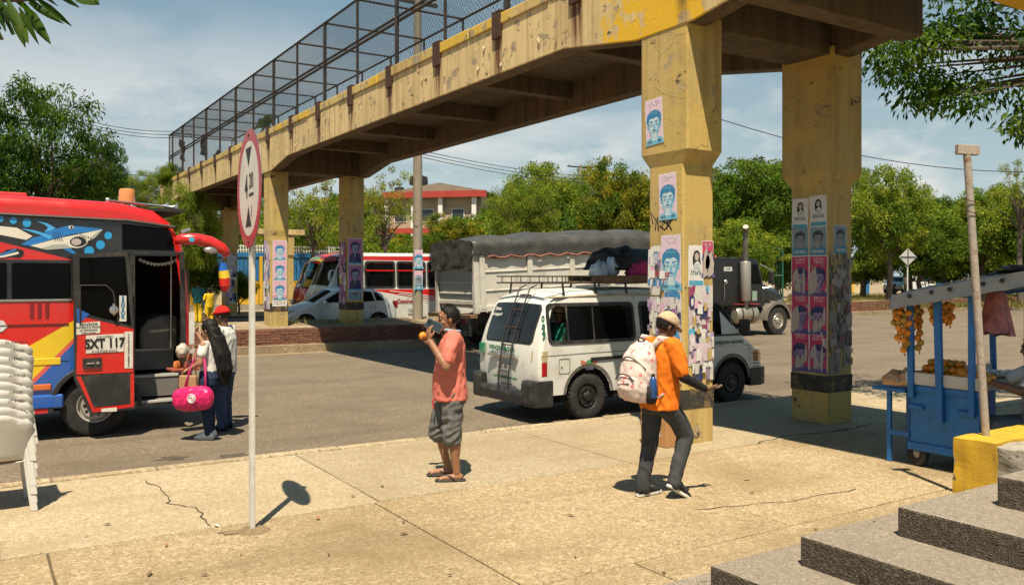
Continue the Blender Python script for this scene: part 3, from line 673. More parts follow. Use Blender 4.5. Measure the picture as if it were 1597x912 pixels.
# ================================================================== cardboard box
cb=thing('cardboard_box','brown cardboard box standing against the near yellow pillar','box',(6.93,7.58,0.0),R(3))
m_card=mat('cardboard',(.42,.22,.085),.85,var=.12,vs=5,bump=.15,bs=30)
MB().box(-.15,.14,-.22,.21,.004,.42).build('carton',m_card,cb,bevel=.006)
MB().prism([(-.15,-.22,.42),(-.155,.21,.42),(-.19,.21,.52),(-.18,-.2,.53)],(.004,0,0)).build('flap',m_card,cb)
MB((.62,.6,.56)).box(-.154,-.151,-.12,.10,.12,.24).build('paper_label',m_print,cb); MB((.30,.13,.05)).box(-.1535,-.1505,.03,.05,.01,.41).build('tape',m_print,cb)
# ================================================================== utility poles and cables
m_pole=concrete('concrete_pole',(.34,.29,.22),(.26,.22,.16),(.22,.18,.12),peelamt=.66)
def upole(label,loc,h,r0=.16,r1=.11,arms=((.2,1.4),)):
    p=thing('utility_pole',label,'utility pole',loc)
    MB().tube([(0,0,-.1),(0,0,h*.5),(0,0,h)],[r0,(r0+r1)/2,r1],12).build('shaft',m_pole,p,smooth=.8)
    for dz,w in arms:
        MB().bar((-w/2,0,h-dz),(w/2,0,h-dz),.09,.1).build('cross_arm',m_steel,p)
        for k in (-.45,0,.45): MB().lathe([(.03,0),(.055,.04),(.03,.08),(.05,.12),(.02,.16)],8,(k*w,0,h-dz+.05)).build('insulator',mat('porcelain',(.35,.3,.25),.3),p,smooth=.8)
    return p
up=upole('concrete utility pole on the median between the white bus and the truck',(12.1,24.75,.42),10.6,.17,.12)
MB().lathe([(.2,-.4),(.24,-.38),(.24,.3),(.2,.36),(.05,.4)],14,(.3,0,6.3)).build('transformer',mat('grey_enamel',(.3,.33,.34),.4),up,smooth=.7)
for k,z in enumerate((2.45,1.78)): inst('poster',postermesh('pink',.27,.6,70+k),up,(-.05,-.168,z-.42+.1),(0,0,R(-12)))
inst('poster',postermesh('bluegrey',.26,.3,75),up,(-.05,-.172,1.42),(0,0,R(-12)))
FP=[at(1413,431,62),at(905,431,70)]
upole('thin utility pole rising behind the trees at the right',(FP[0].x,FP[0].y,.2),8.0,.14,.1,((.15,2.2),))
upole('distant utility pole above the trees behind the truck',(FP[1].x,FP[1].y,.2),11.0,.14,.1,((.2,2.6),))
m_cab=mat('cable_black',(.015,.015,.015),.6)
def cable(a,c,sag,label,r=.014,group='overhead cables'):
    a=Vector(a);c=Vector(c); o=(a+c)/2; P=[a.lerp(c,t)-Vector((0,0,4*sag*t*(1-t)))-o for t in [i/14 for i in range(15)]]
    q=MB().tube(P,r,5,False).build('power_cable',m_cab); q.location=o; tag(q,label,'cable',group)
for k in range(3):
    cable(at(660,236+k*5,30),at(1010,270+k*6,62),.5,'%s of three cables running from the median pole to the right'%('uppermost','middle','lowest')[k],.013)
    cable(at(100,178+k*5,34),at(300,203+k*5,40),.3,'%s of three cables between the big left tree and the cage'%('uppermost','middle','lowest')[k],.014)
    cable(at(1413,297+k*5,62),at(1600,326+k*4,95),.6,'%s of three cables leaving the thin pole at the right'%('uppermost','middle','lowest')[k],.02)
cable(at(1080,172,26),at(1640,268,30),.55,'single cable crossing the open sky right of the near pillar',.014)
cable(at(60,252,38),at(330,278,42),.2,'single low cable behind the big left tree',.016)
# ================================================================== stacked chairs at the left edge
m_plas=mat('white_plastic',(.54,.52,.48),.4,var=.06,vs=3,dirt=.25,dcol=(.3,.25,.18),ds=6)
def chair():
    c=thing('plastic_chair','x','chair')
    seat=MB(); 
    rows=[]
    for i in range(7):
        y=-.22+.44*i/6; rows.append([(x,y,.43+.25*x*x-.012*math.cos(3*x)-.02*math.sin(pi*i/6)) for x in (-.24,-.16,-.08,0,.08,.16,.24)])
    seat.loft(rows,cap=False,closed=False); s=seat.build('seat',m_plas,c,smooth=3,fix=False); so=s.modifiers.new('s','SOLIDIFY'); so.thickness=.012
    bk=MB(); rows=[]
    for j in range(9):
        t=j/8; z=.44+.40*t; w=.245+.02*t if j<7 else .245+.02*t-.05*(j-6)
        rows.append([(w*u,-.21-.09*t-.05*(1-abs(u)**2)+.02,z-(.05*(u*u) if j==8 else 0)) for u in (-1,-.8,-.5,-.2,.2,.5,.8,1)])
    bk.loft(rows,cap=False,closed=False); q=bk.build('backrest',m_plas,c,smooth=3,fix=False); so=q.modifiers.new('s','SOLIDIFY'); so.thickness=.014
    for sx in (-1,1):
        for sy in (-1,1):
            MB().loft([[(sx*(a+dx),sy*(bb+dy),z) for dx,dy in ((-.035,-.02),(.02,-.02),(.02,.035),(-.035,.02))] for a,bb,z in ((.22,.20,.44),(.245,.235,.2),(.27,.262,0))]).build('leg',m_plas,c,bevel=.006)
    return c
c0=chair()
ords=['topmost','second from the top','third from the top','fourth from the top','fifth from the top','sixth from the top','seventh from the top','eighth from the top','ninth from the top','lowest']
scr=['EL NEGRO','NEGSA','EVENT','','AVDI 12','','NEGSP','ST 4 AN','','']
m_pen=mat('marker_ink',(.05,.05,.06),.7)
for i in range(10):
    c=c0 if i==0 else copytree(c0)
    c.location=(.16+.004*math.sin(i*2.1),8.62-.006*i,.0+.070*(9-i)); c.rotation_euler=(0,0,R(2+1.2*math.sin(i*1.7)))
    tag(c,'white plastic chair, %s of the stack at the left edge'%ords[i],'chair','stacked white plastic chairs')
for i,c in enumerate([o for o in bpy.data.objects if o.name.startswith('plastic_chair') and o.type=='EMPTY']):
    if scr[i%10]: lettering(scr[i%10],.034,m_pen,c,(.13,-.318,.812),(R(102),0,R(8)),ext=.002)
# ================================================================== vehicle kit
m_carp=mat('car_paint',None,.26,var=.05,vs=2,coat=.7,dirt=.14,dcol=(.16,.12,.08),ds=2.2)
m_vanp=mat('worn_van_paint',(.66,.65,.60),.38,var=.05,vs=2,coat=.3,dirt=.45,dcol=(.30,.25,.18),ds=2.6)
m_tint=glassmat('tinted_glass',(.07,.08,.08),.10); m_clear=glassmat('car_glass',(.45,.5,.5),.12); m_ltint=glassmat('light_tint_glass',(.22,.25,.25),.12)
m_rub=mat('tyre_rubber',(.022,.021,.02),.85,var=.25,vs=12,dirt=.5,dcol=(.10,.08,.06),ds=7,bump=.3,bs=80)
m_trim=mat('black_trim',(.02,.02,.02),.55,var=.2,vs=6,dirt=.5,dcol=(.11,.09,.07),ds=5)
m_chrome=mat('chrome',(.55,.54,.52),.25,.9,.1,5); m_rim=mat('steel_rim',(.34,.33,.31),.45,.6,.2,9,dirt=.5,dcol=(.08,.06,.05),ds=8)
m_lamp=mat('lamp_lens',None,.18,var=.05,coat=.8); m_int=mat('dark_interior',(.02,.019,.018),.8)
def onY(px,py,Y):
    u=(px-798.5)/1322; d=fw+rt*u; D=Y/d.y; return (d.x*D,2-(py-431)*D/1322)
def cutpanel(poly,lines,holes,colfn,yfn):
    """flat outline in x,z cut along lines; holes removed; y given by yfn"""
    bm=bmesh.new(); bm.faces.new([bm.verts.new((x,0,z)) for x,z in poly])
    L=list(lines)
    for x0,x1,z0,z1 in holes: L+=[(x0,None),(x1,None),(None,z0),(None,z1)]
    for l in L:
        if len(l)==2:
            co,no=((l[0],0,0),(1,0,0)) if l[1] is None else ((0,0,l[1]),(0,0,1))
        else: co=(l[0],0,l[1]); no=(-(l[3]-l[1]),0,l[2]-l[0])
        bmesh.ops.bisect_plane(bm,geom=bm.verts[:]+bm.edges[:]+bm.faces[:],plane_co=co,plane_no=Vector(no).normalized(),dist=1e-5)
    kill=[f for f in bm.faces if any(x0<f.calc_center_median().x<x1 and z0<f.calc_center_median().z<z1 for x0,x1,z0,z1 in holes)]
    bmesh.ops.delete(bm,geom=kill,context='FACES')
    b=MB(); bm.verts.index_update(); b.v=[(v.co.x,yfn(v.co.x,v.co.z),v.co.z) for v in bm.verts]
    for f in bm.faces:
        c=f.calc_center_median(); b.col=colfn(c.x,c.z); b.af([v.index for v in f.verts])
    bm.free(); return b
class Shell:
    """bodywork swept round a side profile (rear bottom, over the roof, to front bottom)"""
    def __init__(s,prof,hw,r=.08,bul=None,col=lambda x,z:(.7,.7,.7)):
        s.p=[Vector((x,z)) for x,z in prof]; s.hw=hw; s.r=r; s.col=col; n=len(prof)
        s.bul=bul or [.05]*n; s.n=[]
        for i in range(n):
            d=s.p[min(i+1,n-1)]-s.p[max(i-1,0)]; s.n.append(Vector((-d.y,d.x)).normalized())
    def pt(s,i,y,th=0,off=0):
        k=int(min(max(i,0),len(s.p)-1.0001)); t=i-k
        p=s.p[k].lerp(s.p[k+1],t); n=s.n[k].lerp(s.n[k+1],t).normalized(); b=s.bul[k]*(1-t)+s.bul[k+1]*t
        h=s.hw(p.x,p.y)-s.r
        if th: y=math.copysign(h+s.r*math.sin(th),y); q=p-n*(b+s.r*(1-math.cos(th)))
        else: q=p-n*(b*(y/h)**2)
        q+=n*off; return (q.x,y,q.y)
    def strip(s):
        b=MB(); n=len(s.p); rows=[]
        for i in range(n):
            h=s.hw(s.p[i].x,s.p[i].y)-s.r
            row=[s.pt(i,-1,th) for th in (R(90),R(60),R(30))]+[s.pt(i,y*h) for y in (-1,-.75,-.5,-.25,0,.25,.5,.75,1)]+[s.pt(i,1,th) for th in (R(30),R(60),R(90))]
            rows.append(row)
        bs=[b.av(r_) for r_ in rows]
        for i in range(n-1):
            b.col=s.col((s.p[i].x+s.p[i+1].x)/2,(s.p[i].y+s.p[i+1].y)/2)
            for j in range(len(rows[0])-1): b.af((bs[i]+j,bs[i]+j+1,bs[i+1]+j+1,bs[i+1]+j))
        return b
    def sidepoly(s):
        o=[]
        for p,n,b in zip(s.p,s.n,s.bul):
            q=p-n*(b+s.r); o.append((q.x,q.y))
        return o
    def panel(s,i0,i1,y0,y1,off=.006,k=8,inset=0):
        b=MB(); rows=[]
        for a in range(k+1):
            i=i0+(i1-i0)*a/k; e=inset*(1-min(1,min(a,k-a)*1.2)); rows.append([s.pt(i,(y0+e+(y1-y0-2*e)*c/k),0,off) for c in range(k+1)])
        return b.loft(rows,cap=False,closed=False)
def arch(cx,r,z0,cz,n=10):
    a0=math.asin((z0-cz)/r) if abs(z0-cz)<r else 0
    return [(cx+r*math.cos(a0+(pi-2*a0)*i/n),cz+r*math.sin(a0+(pi-2*a0)*i/n)) for i in range(n+1)]
_wh={}
def wheel(parent,x,y,z,r,w,side=-1,rim=m_rim,rr=.58,hub=.0,slots=10):
    key=(r,w,rim.name,slots)
    if key not in _wh:
        t=MB().lathe([(rr*r,-w/2+.01),(r*.80,-w/2-.004),(r*.95,-w/2+.012),(r,-w/2+.05),(r,w/2-.05),(r*.95,w/2),(rr*r,w/2-.01)],32,(0,0,0),(0,1,0),cap=False)
        for k in range(36):
            a=2*pi*k/36; t.bar((r*1.0*math.cos(a),-w*.42,r*math.sin(a)),(r*math.cos(a+.05),-w*.1,r*math.sin(a+.05)),.014,.012,(math.cos(a),0,math.sin(a)))
        q=MB().lathe([(rr*r+.012,-w/2+.012),(rr*r-.012,-w/2+.012),(rr*r-.03,-w/2+.055),(rr*r*.78,-w/2+.05),(rr*r*.72,-w/2+.018),(rr*r*.36,-w/2+.03),(rr*r*.30,-w/2-.0),(.01,-w/2-.004)],28,(0,0,0),(0,1,0),cap=False)
        h=MB()
        for k in range(slots):
            a=2*pi*k/slots; cx,cz=rr*r*.57*math.cos(a),rr*r*.57*math.sin(a); h.lathe([(rr*r*.085,0),(rr*r*.085,.006)],10,(cx,-w/2+.016,cz),(0,1,0))
        for k in range(6):
            a=2*pi*k/6; h.lathe([(.014,0),(.014,.015)],6,(rr*r*.40*math.cos(a),-w/2+.012,rr*r*.40*math.sin(a)),(0,1,0))
        me=[t.mesh('tyre'),q.mesh('rim'),h.mesh('rim_holes')]
        for m_,mm in zip(me,(m_rub,rim,m_black)):
            m_.materials.append(mm); m_.polygons.foreach_set('use_smooth',[True]*len(m_.polygons)); m_.set_sharp_from_angle(angle=.7)
        _wh[key]=me
    W_=inst('wheel',_wh[key][0],parent,(x,y,z),(0,random.uniform(0,6),0 if side<0 else pi))
    inst('rim',_wh[key][1],W_); inst('rim_holes',_wh[key][2],W_)['kind']='stuff'; return W_
def rpanel(x0,x1,z0,z1,r,yfn,off,n=5):
    P=rrect(x0,x1,z0,z1,r,n); return MB().poly([(x,yfn(x,z)+off,z) for x,z in P])
def frame2(outer,inner,yfn,off,t=.012):
    b=MB(); n=len(outer); return b.loft([[(x,yfn(x,z),z) for x,z in outer],[(x,yfn(x,z)+off,z) for x,z in outer],[(x,yfn(x,z)+off,z) for x,z in inner],[(x,yfn(x,z)-off,z) for x,z in inner]],cap=False)
RED=(.60,.013,.009); BLK=(.008,.008,.008); YEL=(.75,.50,.015); BLUE=(.012,.10,.42); CRM=(.62,.60,.54)
# ================================================================== red bus at the left, door open
BY=12.40
bus=thing('decorated_bus','red bus with shark artwork, its front door folded open','bus',(0,13.62,-.12))
def bl(px,py,Y=BY):
    x,z=onY(px,py,Y); return (x,z+.12)
prof=[(-7.6,.32),(-7.75,.8),(-7.7,2.0),(-7.5,2.9),(-7.1,3.16),(-4,3.20),(.6,3.20),(1.6,3.17),(2.1,3.08),(2.36,2.92),(2.54,2.6),(2.63,1.9),(2.68,1.2),(2.68,.5),(2.64,.32)]
hwb=lambda x,z:1.22-(.05*max(0,z-1.2)/2)
def buscol(x,z): return RED
sh=Shell(prof,hwb,.12,[.1]*4+[.05]*5+[.08]*6,buscol)
o=sh.strip().build('roof_and_ends',m_carp,bus,smooth=.8)
L1=bl(0,336)+bl(230,348); Lw=bl(0,377)+bl(112,405); Lw2=(0,bl(60,405)[1]); zwb=bl(60,466)[1]; zch=bl(60,470)[1]
Ya=bl(41,542)+bl(113,501); Yb=bl(44,598)+bl(113,529); Yc=bl(44,607)+bl(113,537)
above=lambda L,x,z:(z-L[1])-(L[3]-L[1])/(L[2]-L[0])*(x-L[0])
def livery(x,z):
    if above(L1,x,z)>0: return RED
    if x>1.78: 
        return RED if x>2.48 else BLK
    if z>Lw2[1]: return BLK if above(Lw,x,z)>0 else RED
    if z>zch: return BLK
    if above(Ya,x,z)>0: return RED
    if above(Yb,x,z)>0: return YEL
    if above(Yc,x,z)>0: return (.65,.1,.08)
    return BLUE
sp=sh.sidepoly(); zb_=.36
sp=[q for q in sp]; sp[0]=(sp[0][0],zb_); sp[-1]=(sp[-1][0],zb_)
poly=sp+arch(1.36,.52,zb_,.41)+arch(-4.6,.52,zb_,.41)
yS=lambda x,z:-hwb(x,z)
door=(1.80,2.47,.40,2.40)
pan=cutpanel(poly,[L1,Lw,(None,Lw2[1]),(None,zwb),(None,zch),Ya,Yb,Yc,(1.78,None),(2.48,None),(None,2.9),(None,1.0)],[door],livery,yS)
pan.build('side_panel',m_carp,bus)
cutpanel(poly,[(None,1.3),(None,2.2)],[],lambda x,z:RED,lambda x,z:hwb(x,z)).build('side_panel',m_carp,bus)
# glass band, chrome strip, mouldings
yo=lambda o_:(lambda x,z:-hwb(x,z)-o_)
for i,(a,c) in enumerate(((-7.0,-4.6),(-4.55,-2.1),(-2.05,.35),(.4,1.06))): rpanel(a,c,Lw2[1]-.50,Lw2[1]-.04,.03,yS,-.006).build('window',m_tint,bus)
MB().poly([(-7.2,yS(0,2)+.004,Lw2[1]-.52),(1.06,yS(0,2)+.004,Lw2[1]-.52),(1.06,yS(0,2)+.004,Lw2[1]-.02),(-7.2,yS(0,2)+.004,Lw2[1]-.02)])
MB().box(-7.2,1.08,yS(0,1.8)-.012,yS(0,1.8)+.02,zwb-.03,zwb-.005).build('chrome_strip',m_chrome,bus)
b=MB(); 
for t in range(2): b.col=((.6,.58,.54),(.5,.02,.02))[t]; [b.box(-7+.3*k+.15*t,-7+.3*k+.15+.15*t,yS(0,.4)-.006,yS(0,.4)+.01,.365,.43) for k in range(26)]
tag(b.build('reflective_strip',m_paint,bus),kind='stuff')
MB().tube([(-7.1,yS(0,2.9),2.905),(0,yS(0,2.9)-.012,2.905),(1.75,yS(0,2.9)-.012,2.87),(2.35,yS(0,2.9)-.01,2.80)],.022,6).build('roof_gutter',m_trim,bus,smooth=.8)
MB().poly([(x,yS(x,z)-.006,z) for x,z in (bl(191,349),bl(262,356),bl(270,368),bl(272,391),bl(191,389))]).build('door_header',m_tint,bus)
MB().bar((1.74,yS(0,2.4)-.008,2.44),(2.47,yS(0,2.4)-.008,2.44),.03,.035).build('door_header_rail',m_trim,bus)
fr=MB(); fr.bar((1.80,-1.215,.38),(1.80,-1.2,2.42),.05,.06).bar((2.47,-1.215,.38),(2.44,-1.2,2.42),.05,.06); fr.build('door_frame',m_trim,bus)
MB((.62,.6,.56)).box(2.53,2.60,-1.235,-1.22,1.05,1.62).build('white_patch',m_paint,bus)
for k in range(3): MB((.2,.005,.005)).box(.60+.085*k,.64+.085*k,-1.222,-1.21,1.60,1.80).build('vent_slot',m_paint,bus)
MB((.6,.13,.02)).box(.62,.84,-1.245,-1.2,.66,.74).build('marker_lamp',m_lamp,bus,bevel=.012); 
MB(YEL).box(.60,.95,-1.228,-1.2,.98,1.07).build('yellow_moulding',m_carp,bus,bevel=.008); MB(BLUE).box(.55,.98,-1.24,-1.2,.42,.60).build('blue_moulding',m_carp,bus,bevel=.02)
MB().loft([[(x,-1.222,z) for x,z in arch(1.36,.56,.37,.41,14)],[(x,-1.232,z) for x,z in arch(1.36,.55,.37,.41,14)],[(x,-1.232,z) for x,z in arch(1.36,.50,.37,.41,14)]],cap=False,closed=False).build('wheel_arch',m_trim,bus)
for xx in (1.36,-4.6):
    for s in (-1,1): wheel(bus,xx,s*1.03,.41,.41,.27,s,mat('pale_wheel',(.5,.47,.42),.45,.3,.15,9,dirt=.5,ds=8),.55)
b=MB(); b.box(.8,1.76,-.9,-.6,.4,1.0).box(-7,2.6,-.6,.6,.3,.5); b.build('underbody',m_dark,bus)
# entrance steps and the dim cabin
st_=MB((.14,.13,.12))
for i,(z,y) in enumerate(((.42,-1.17),(.74,-.86),(1.08,-.52))):
    st_.col=(.17,.16,.15); st_.box(1.81,2.46,y,.3 if i==2 else y+.5,z-.3 if i else z-.06,z-.012); st_.col=(.5,.49,.46); st_.box(1.812,2.458,y-.012,y+.035,z-.03,z+.004)
st_.build('entrance_steps',m_paint,bus)
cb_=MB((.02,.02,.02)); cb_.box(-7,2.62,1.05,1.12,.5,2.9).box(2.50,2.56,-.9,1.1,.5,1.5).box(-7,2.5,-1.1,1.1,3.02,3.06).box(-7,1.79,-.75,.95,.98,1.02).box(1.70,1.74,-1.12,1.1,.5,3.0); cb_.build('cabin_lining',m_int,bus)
b=MB((.20,.18,.15)); b.loft([[(2.0+.1*k,-.55,z),(2.5,-.6,z),(2.5,.7,z),(2.0+.1*k,.6,z)] for k,z in ((0,1.08),(0,1.35),(1,1.5),(3,1.56))]); b.build('engine_cover',m_paint,bus,bevel=.05,seg=2)
b=MB((.02,.02,.022)); b.box(1.86,2.2,.45,.9,1.08,1.5).box(1.82,1.92,.45,.9,1.45,2.1); b.build('driver_seat',m_paint,bus,bevel=.04,seg=2)
MB().tube([(2.38,-.75,1.1),(2.38,-.78,2.5)],.02,8).build('handrail',m_chrome,bus,smooth=.8); MB().tube([(1.9,-.7,1.1),(1.9,-.72,2.5)],.018,8).build('handrail',m_chrome,bus,smooth=.8)
for k in range(11):
    t=k/10; MB((.5,.48,.42)).lathe([(.008,0),(.03,.015),(.006,.05)],6,(1.92+.46*t,-1.1,2.37-.25*t*(1-t)),(0,0,-1)).build('tassel',m_paint,bus)
# windscreen, far side glazing lets some daylight in
sh.panel(10.1,12.3,-1.0,1.0,.006).build('windscreen',m_clear,bus,smooth=3,fix=False)
# folded door leaf standing in front of the side
DY=12.13
dr=thing('x','x','x'); bpy.data.objects.remove(dr)
def dl(px,py): return bl(px,py,DY)
yD=DY-13.62
leaf=[dl(114,396),dl(199,393),dl(203,420),dl(209,500),dl(210,637),dl(141,647),dl(116,592)]
def dpoly(pts,off,nm,m,col=(.5,.5,.5),par=None,th=.01):
    b=MB(col); b.prism([(x,yD-off,z) for x,z in pts],(0,-th,0)); return b.build(nm,m,par)
leafo=dpoly(leaf,-.045,'door_leaf',m_trim,BLK,bus,.045)
dpoly([dl(121,492),dl(208,513),dl(208,580),dl(119,584)],0,'door_skin',m_carp,RED,leafo,.004)
dpoly([dl(119,480),dl(140,490),dl(121,506)],0.0025,'blue_corner',m_carp,BLUE,leafo,.004)
dpoly([dl(119,587),dl(209,582),dl(209,634),dl(145,643)],0,'door_skin',m_carp,RED,leafo,.004)
dpoly([dl(126,586),dl(203,581),dl(203,629),dl(146,635)],.005,'lower_panel',m_trim,BLK,leafo,.003)
dpoly([dl(124,402),dl(195,400),dl(204,507),dl(124,487)],0,'door_glass',m_tint,BLK,leafo,.003)
P=[dl(125,505),dl(125,445),dl(165,445),dl(176,455),dl(182,485),dl(184,503)]
MB().tube([(x,yD-.012,z) for x,z in P],.012,6).build('inner_window_frame',m_steel,leafo,smooth=.8)
x,z=dl(177,483); MB().lathe([(.05,0),(.055,.012),(.03,.02)],14,(x,yD-.03,z),(0,-1,0)).build('round_lamp',m_chrome,leafo,smooth=.8); MB().tube([(x,yD,z-.07),(x,yD-.05,z-.06),(x,yD-.05,z+.06),(x,yD,z+.07)],.018,8).build('door_mirror',m_chrome,leafo,smooth=.8)
dpoly([dl(134,523),dl(193,520),dl(193,548),dl(134,551)],.006,'number_plate',m_swht,(.6,.6,.58),leafo,.004)
def dtext(t,size,px,py,m,sx=1,off=.016,bold=0,rot=0,par=None):
    x,z=dl(px,py); o=inst('lettering',textmesh(t,size,m,bold=bold),par or leafo,(x,yD-off,z),(pi/2,0,0),(sx,1,1)); 
    if rot: o.rotation_euler=(Matrix.Rotation(pi/2,4,'X')@Matrix.Rotation(rot,4,'Z')).to_euler()
    return o
dtext('SXT 117',.165,163.5,535.5,m_ink,.80,bold=.006,rot=R(1)); dtext('COLOMBIA',.032,163,524.5,m_ink,1.2,rot=R(1)); dtext('FLORIDABLANCA',.032,163,547,m_ink,1.2,rot=R(1))
dpoly([dl(119,504),dl(156,501),dl(156,519),dl(119,522)],.006,'sticker',m_swht,(.6,.6,.58),leafo,.003)
for i,t in enumerate(('SENSOR','PROHIBIDO EL INGRESO','DE VENDEDORES','AMBULANTES')): dtext(t,(.052,.028,.028,.028)[i],138,505.8+4.4*i,m_ink,1.15 if i==0 else .95,.0125,rot=R(1))
dpoly([dl(186,461),dl(197,461),dl(197,501),dl(186,501)],.004,'sticker',m_swht,(.6,.6,.58),leafo,.003)
m_sblue=mat('sticker_blue',(.03,.16,.32),.6)
for i,t in enumerate('SENSOR'): dtext(t,.065,191.5,464.5+6*i,m_sblue,1.0,.009,bold=.003)
dpoly([dl(194,517),dl(207,517),dl(207,574),dl(194,574)],.006,'sticker',m_swht,(.6,.6,.58),leafo,.003)
for i,t in enumerate('TRANSPORTADORA'): dtext(t,.03,200.5,522+3.7*i,m_ink,1,.0115,bold=.001)
dpoly([dl(129,559),dl(158,557),dl(158,573),dl(129,574)],.005,'handle_box',m_trim,BLK,leafo,.02); x,z=dl(144,566); MB().bar((x-.07,yD-.03,z),(x+.02,yD-.03,z),.012,.02).build('door_handle',m_chrome,leafo); MB().lathe([(.022,0),(.018,.015)],10,(x+.06,yD-.025,z),(0,-1,0)).build('lock',m_chrome,leafo)
dpoly([dl(158,637),dl(182,635),dl(182,641),dl(158,642)],.006,'sticker',m_swht,(.6,.6,.58),leafo,.003)
# mirror arms
ar=[bl(272,376,12.2),bl(283,373,12.2),bl(305,373,12.2),bl(326,378,12.2),bl(343,388,12.2),bl(352,399,12.2)]
mo=MB(RED).tube([(x,12.2-13.62-.03*i,z) for i,(x,z) in enumerate(ar)],[.05,.075,.08,.082,.078,.05],12).build('mirror_arm',m_carp,bus,smooth=3)
x,z=bl(297,374,12.12); MB(CYA).lathe([(.036,0),(.036,.012),(.01,.014)],12,(x,-1.575,z),(0,-1,0)).build('round_emblem',m_lamp,mo); x,z=bl(309,375,12.12); MB((.2,.0,.0)).lathe([(.018,0),(.018,.012)],10,(x,-1.59,z),(0,-1,0)).build('bolt_cap',m_lamp,mo)
b=MB(); P=[bl(348,410,12.0),bl(349,422,12.0),bl(350,428,12.0),bl(351,434,12.0),bl(351.5,446,12.0),bl(351,455,12.0)]
for i,(c,r_) in enumerate(zip((BLUE,YEL,YEL,RED,RED),(.05,.07,.075,.078,.075))):
    (x0,z0),(x1,z1)=P[i],P[i+1]; b.col=c; b.tube([(x0,-1.6,z0),(x1,-1.6,z1)],[(.04,.065,.072,.077,.075)[i],(.065,.072,.077,.075,.035)[i]],12)
b.build('mirror_head',m_carp,mo,smooth=.8); x,z=bl(330,390,12.05); MB().sph((x,-1.55,z-.0),(.11,.05,.05),12,8).build('mirror_glass',m_chrome,mo,smooth=3)
# roof furniture
def trumpet(px0,py0,px1,py1,Y):
    (x0,z0),(x1,z1)=bl(px0,py0,Y),bl(px1,py1,Y); a=Vector((x0,Y-13.62,z0)); d=(Vector((x1,Y-13.62,z1))-a); L=d.length
    MB().lathe([(.03,0),(.035,.03),(.012,.06),(.016,L*.8),(.022,L*.92),(.05,L*.98),(.065,L)],14,a,d).build('air_horn',m_chrome,bus,smooth=.7)
trumpet(165,312,276,324,12.75); trumpet(190,317,262,322,13.0)
x,z=bl(198,316,13.0); MB((.62,.26,.08)).lathe([(.115,0),(.11,.06),(.105,.16),(.09,.19),(.02,.2)],18,(x,-.62,z+.0),(0,0,1)).build('beacon',m_lamp,bus,smooth=.7)
MB((.55,.02,.01)).box(-1.2,.6,-.6,.6,3.17,3.235).build('roof_hatch',m_carp,bus,bevel=.02)
MB((.5,.5,.5)).bar(bl(282,362,12.5)[:1]+(-1.1,bl(282,362,12.5)[1]),bl(296,357,12.5)[:1]+(-1.1,bl(296,357,12.5)[1]),.1,.04).build('marker_plate',m_chrome,bus)
for xx in (-5.6,-3.2,-.75): MB().box(xx,xx+.012,-1.2235,-1.2,.5,zch-.01).build('panel_seam',m_dark,bus)
for zz in (1.02,1.5): MB().box(-7,1.04,-1.2235,-1.2,zz,zz+.007).build('panel_seam',m_dark,bus)
rv=MB()
for k in range(60): rv.lathe([(.007,0),(.004,.004)],6,(-6.9+.13*k,-1.222,1.54),(0,-1,0))
tag(rv.build('rivets',m_chrome,bus,fix=False),kind='stuff')
# painted shark
art=MB()
def sk(pts,lay,col):
    art.col=col; art.poly([(lambda q:(q[0],yS(q[0],q[1])-.004-lay*.0012,q[1]))(bl(x*.1754,320+y*.1754)) for x,y in pts])
SB=(.015,.17,.50); SL=(.06,.36,.72); SW=(.68,.64,.54); SG=(.36,.37,.33)
sk([(-240,150),(0,185),(150,200),(290,275),(235,308),(0,262),(-240,230)],0,SW)
sk([(190,348),(290,290),(400,262),(395,240),(480,215),(600,183),(690,187),(917,210),(800,236),(650,256),(540,282),(420,318),(270,360)],1,SB)
sk([(180,205),(320,225),(470,275),(440,303),(360,262),(290,240)],2,SL); sk([(325,140),(420,160),(497,203),(450,228),(395,238),(430,200),(400,172)],2,SL)
sk([(270,360),(430,318),(560,285),(680,262),(917,214),(845,292),(780,318),(700,290),(600,330),(640,378),(520,380),(420,396)],2,SW)
sk([(360,384),(470,352),(580,345),(640,380),(420,396)],3,SG); sk([(917,214),(845,292),(800,300),(850,250)],3,SG)
sk([(560,386),(630,383),(682,430),(640,430)],2,SB)
sk(ellipse(690,322,95,58,24,-.1),3,SW); sk(ellipse(700,320,78,48,22,-.1),4,BLK); sk(ellipse(680,326,45,30,16),5,(.45,.38,.36))
for k in range(9):
    a=-2.6+k*.33; cx,cy=700+78*math.cos(a),318+48*math.sin(a); dx,dy=-math.cos(a)*16,-math.sin(a)*16; sk([(cx-8*math.sin(a),cy+8*math.cos(a)),(cx+dx,cy+dy),(cx+8*math.sin(a),cy-8*math.cos(a))],6,SW)
for k in range(5): sk([(715+k*22,258+k*7),(728+k*22,260+k*7),(718+k*22,284+k*6)],5,BLK)
for k in range(4): sk([(470+k*20,240),(476+k*20,240),(500+k*20,318),(493+k*20,320)],4,(.02,.05,.12))
sk(ellipse(635,195,26,15),4,SW); sk(ellipse(638,195,12,11),5,BLK)
for cx,cy,r_ in ((5,120,28),(120,135,32),(240,157,38),(965,270,34),(895,352,40),(795,408,44),(-110,110,30)): sk(ellipse(cx,cy,r_,r_,20),2,(.02,.30,.62))
sk([(-100,440),(20,425),(60,395),(150,385),(205,400),(215,430),(180,465),(90,460),(0,470),(-100,480)],3,BLK); sk([(-100,445),(20,430),(140,385),(150,400),(30,445),(-100,460)],4,SB); sk([(-100,462),(30,447),(160,412),(170,432),(40,462),(-100,475)],4,SW)
sk([(0,600),(60,590),(140,640),(60,690),(0,690)],0,BLK)
art.build('shark_artwork',mat('sign_painter_enamel',None,.35,var=.06,coat=.4),bus,fix=False)['kind']='stuff'
